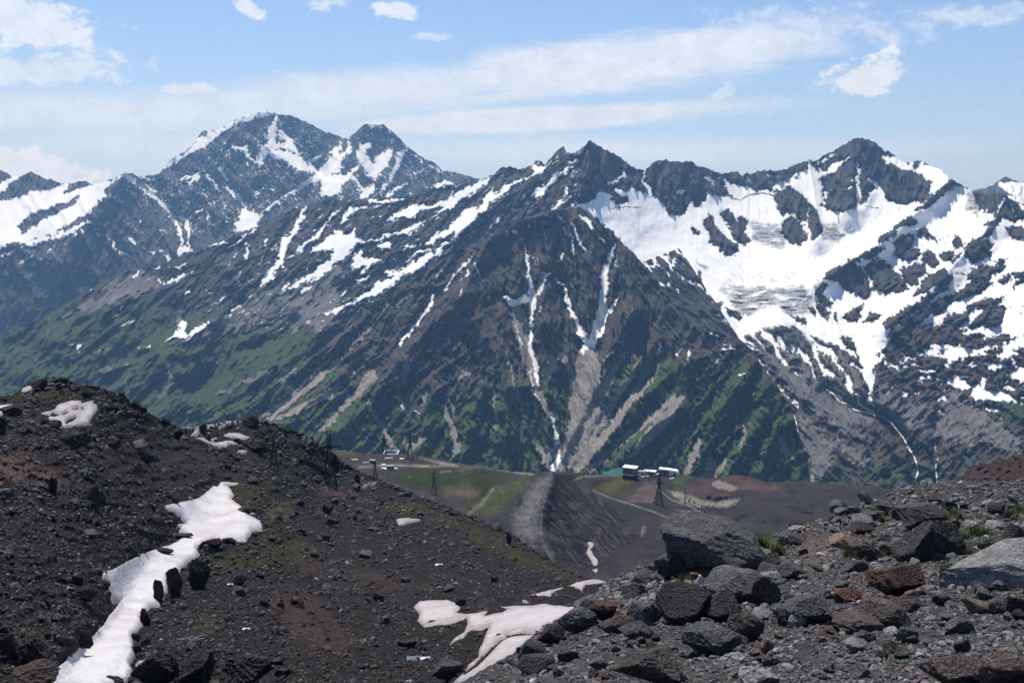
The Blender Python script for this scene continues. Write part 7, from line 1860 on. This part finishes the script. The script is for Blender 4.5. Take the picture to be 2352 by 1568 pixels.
for k, (z, x, y, w, lab) in enumerate([
    ('e', 890, 60, 90, 'left of three green tufts near the gravel crest'), ('e', 1020, 65, 80, 'middle of three green tufts near the gravel crest'), ('e', 1205, 45, 70, 'green tuft touching the left of the tall boulder top'), ('e', 1145, 85, 60, 'small tuft left of the tall boulder top'), ('e', 1100, 135, 70, 'green tuft on the bare slope left of the tall boulder'), ('e', 650, 140, 80, 'lone tuft high on the left of the crest'), ('e', 1040, 180, 40, 'tiny tuft left of the tall boulder'), ('e', 770, 295, 50, 'tiny tuft above the brown buried slab'), ('e', 820, 440, 130, 'big green tuft at the brown buried slab'), ('e', 770, 520, 70, 'tuft just below the big slab tuft'), ('e', 885, 550, 110, 'wide green tuft below the brown buried slab'), ('e', 1090, 440, 70, 'tuft at the foot of the tall boulder'), ('e', 1080, 480, 60, 'low tuft at the foot of the tall boulder'), ('e', 185, 430, 130, 'big green tuft right of the largest boulder'), ('e', 40, 380, 160, 'tall yellowish tuft against the largest boulder'),
    ('e', 1600, 70, 90, 'tuft at the right shoulder of the tall boulder'), ('e', 1680, 170, 130, 'big tuft right of the tall boulder'), ('e', 1700, 215, 100, 'dark tuft right of the tall boulder'), ('e', 1725, 70, 80, 'small tuft upper right of the tall boulder'), ('e', 1790, 120, 80, 'small tuft farther right of the tall boulder'), ('e', 1750, 300, 130, 'spreading tuft beside the tall boulder base'), ('e', 1830, 290, 100, 'yellow green tuft in the grassy hollow'), ('e', 1930, 250, 130, 'large dark tuft in the grassy hollow'), ('e', 2010, 270, 110, 'dark tuft on the right of the grassy hollow'), ('e', 1820, 385, 90, 'small tuft low in the grassy hollow'), ('e', 2050, 380, 120, 'tuft beside the split brown boulder'), ('e', 1890, 450, 80, 'tuft above the wooden stick'), ('e', 2230, 120, 120, 'tuft near the right edge boulder'), ('e', 2310, 50, 90, 'tuft at the upper right edge'), ('e', 1960, 445, 60, 'tiny tuft above the wooden stick'),
    ('d', 2080, 590, 90, 'tuft growing on the right base of the largest boulder'), ('d', 1340, 670, 80, 'dark tuft in the rocks below the largest boulder'), ('d', 1570, 670, 90, 'tuft in the shade left of the bottle'), ('d', 30, 1400, 80, 'tuft at the lower snow edge')]):
    (X0, Y0), = Z(z, (x, y))
    p = NEAR.at(X0, Y0)
    s_ = w * .2604 / FPX * p.length * 1.5
    o = bpy.data.objects.new('grass_tuft', TUFTS[k % 4])
    COL.objects.link(o)
    o.location = p - Vector((0, 0, .02)); o.rotation_euler = (0, 0, k * 1.3); o.scale = (s_, s_, s_ * .75)
    tag(o, lab, 'grass tuft', 'grass tufts on the near shoulder')

# ------------------------------------------------------------------ litter
p = NEAR.at(*Z('d', (1700, 712))[0])
sc_ = p.length / FPX * .2604
o = empty('plastic_bottle', p + Vector((0, .02, .05)), .3)
o.rotation_euler = (.25, -.12, .3)
R_, H_ = 30 * sc_, 105 * sc_
clear = simple_mat('cloudy_plastic', (.55, .56, .55), .25, 0, .15, 12, .5)
MB().tube([(R_ * .85, -.12 * H_), (R_ * .95, 0), (R_ * .9, .1 * H_), (R_ * .92, .45 * H_), (R_ * .85, .6 * H_), (R_ * .6, .78 * H_), (R_ * .34, .9 * H_), (R_ * .32, .96 * H_)], 16).build('bottle_body', clear, o, True)
MB().tube([(R_ * .97, .06 * H_), (R_ * .97, .34 * H_)], 16).build('red_label', simple_mat('red_paper', (.55, .03, .025), .5, 0, .1, 8), o, True)
MB().tube([(R_ * .40, .96 * H_), (R_ * .40, 1.04 * H_)], 12).build('cap', simple_mat('tan_plastic', (.45, .36, .26), .5), o)
tag(o, 'crumpled white plastic bottle with a red label stuck between boulders', 'bottle')
p = NEAR.at(*Z('d', (1765, 640))[0])
o = MB().hexa([(-.5, -.06, 0), (.5, -.1, .05), (.5, .06, .05), (-.5, .08, 0), (-.5, -.06, .12), (.46, -.1, .14), (.48, .06, .15), (-.5, .07, .12)]).build('wood_board', RUST)
o.location = p + Vector((0, 0, .06)); o.scale = (.9, 1.2, 1)
tag(o, 'short rusty brown board lying above the bottle', 'board')
p = NEAR.at(*Z('e', (1970, 462))[0])
o = MB().bar((-.6, 0, .05), (.0, .03, .09), .05).bar((0, .03, .09), (.6, -.02, .06), .045).build('wood_stick', WOOD)
o.location = p
tag(o, 'grey wooden stick lying above the white slab', 'stick')
p = SLOPE.at(*Z('b', (1670, 1170))[0])
o = MB()
for a_, b_ in (((-3.6, 0, .3), (4.2, .5, .2)), ((-1.2, .5, .4), (2.2, -1.4, .3)), ((-.6, .2, .3), (-.9, .6, 2.6)), ((.2, .2, .3), (.7, 1.0, 2.9)), ((-3.0, -1.0, .2), (1.0, .8, .9)), ((.6, -.3, .4), (3.4, 1.4, .9))):
    o.bar(a_, b_, .16)
o = o.build('bleached_branches', simple_mat('bleached_wood', (.42, .42, .40), .8, 0, .2, 2))
o.location = p; o.scale = (.42, .42, .42)
tag(o, 'bleached grey broken branches on the slope right of the lower snow', 'branches')
for z, x, y, s_, m2, lab in [('c', 1300, 1352, .9, simple_mat('blue_sheet', (.12, .17, .24), .6, 0, .3, 3), 'bluish bent metal sheet among the bowl stones'), ('c', 1400, 1350, .6, WHITE, 'white crumpled scrap in the bowl stones'), ('c', 1520, 520, 1.0, WHITE, 'small white scrap on the slope above the bowl'), ('b', 2170, 1085, .5, WHITE, 'small white scrap on the grey soil near the branches'), ('b', 2030, 690, .5, WHITE, 'tiny upright white scrap beside the square crag')]:
    p = SLOPE.at(*Z(z, (x, y))[0])
    o = MB().hexa([(-1, -.4, -.1), (1, -.3, 0), (1.1, .4, 0), (-.9, .4, 0), (-1, -.4, .12), (.2, -.3, .5), (1.1, .4, .3), (-.9, .4, .35)]).build('metal_scrap', m2)
    o.location = p + Vector((0, 0, .1)); o.scale = (s_, s_, s_); o.rotation_euler = (0, .1, .4)
    tag(o, lab, 'scrap', 'scraps of litter on the slope')

# ------------------------------------------------------------------ the air
def build_haze():
    m = bpy.data.materials.new('haze_air')
    m.use_nodes = True
    m.node_tree.nodes.clear()
    b = NB(m.node_tree)
    out = b.n('ShaderNodeOutputMaterial')
    v = b.n('ShaderNodeVolumePrincipled')
    v.inputs['Color'].default_value = (0.30, 0.58, 1.0, 1)
    v.inputs['Density'].default_value = 3.6e-5
    v.inputs['Absorption Color'].default_value = (1, 1, 1, 1)
    v.inputs['Anisotropy'].default_value = 0.2
    b.L.new(v.outputs[0], out.inputs['Volume'])
    x0, x1, y0, y1, z0, z1 = -9500, 9500, -300, 17500, -2900, 1400
    V = np.array([(x, y, z) for x in (x0, x1) for y in (y0, y1) for z in (z0, z1)], float)
    F = np.array([(0, 1, 3, 2), (4, 6, 7, 5), (0, 4, 5, 1), (2, 3, 7, 6), (0, 2, 6, 4), (1, 5, 7, 3)])
    o = mesh_obj('haze', V, F, m, smooth=False)
    o['kind'] = 'stuff'
    o['label'] = 'thin blue summer haze lying in the mountain air'

build_haze()
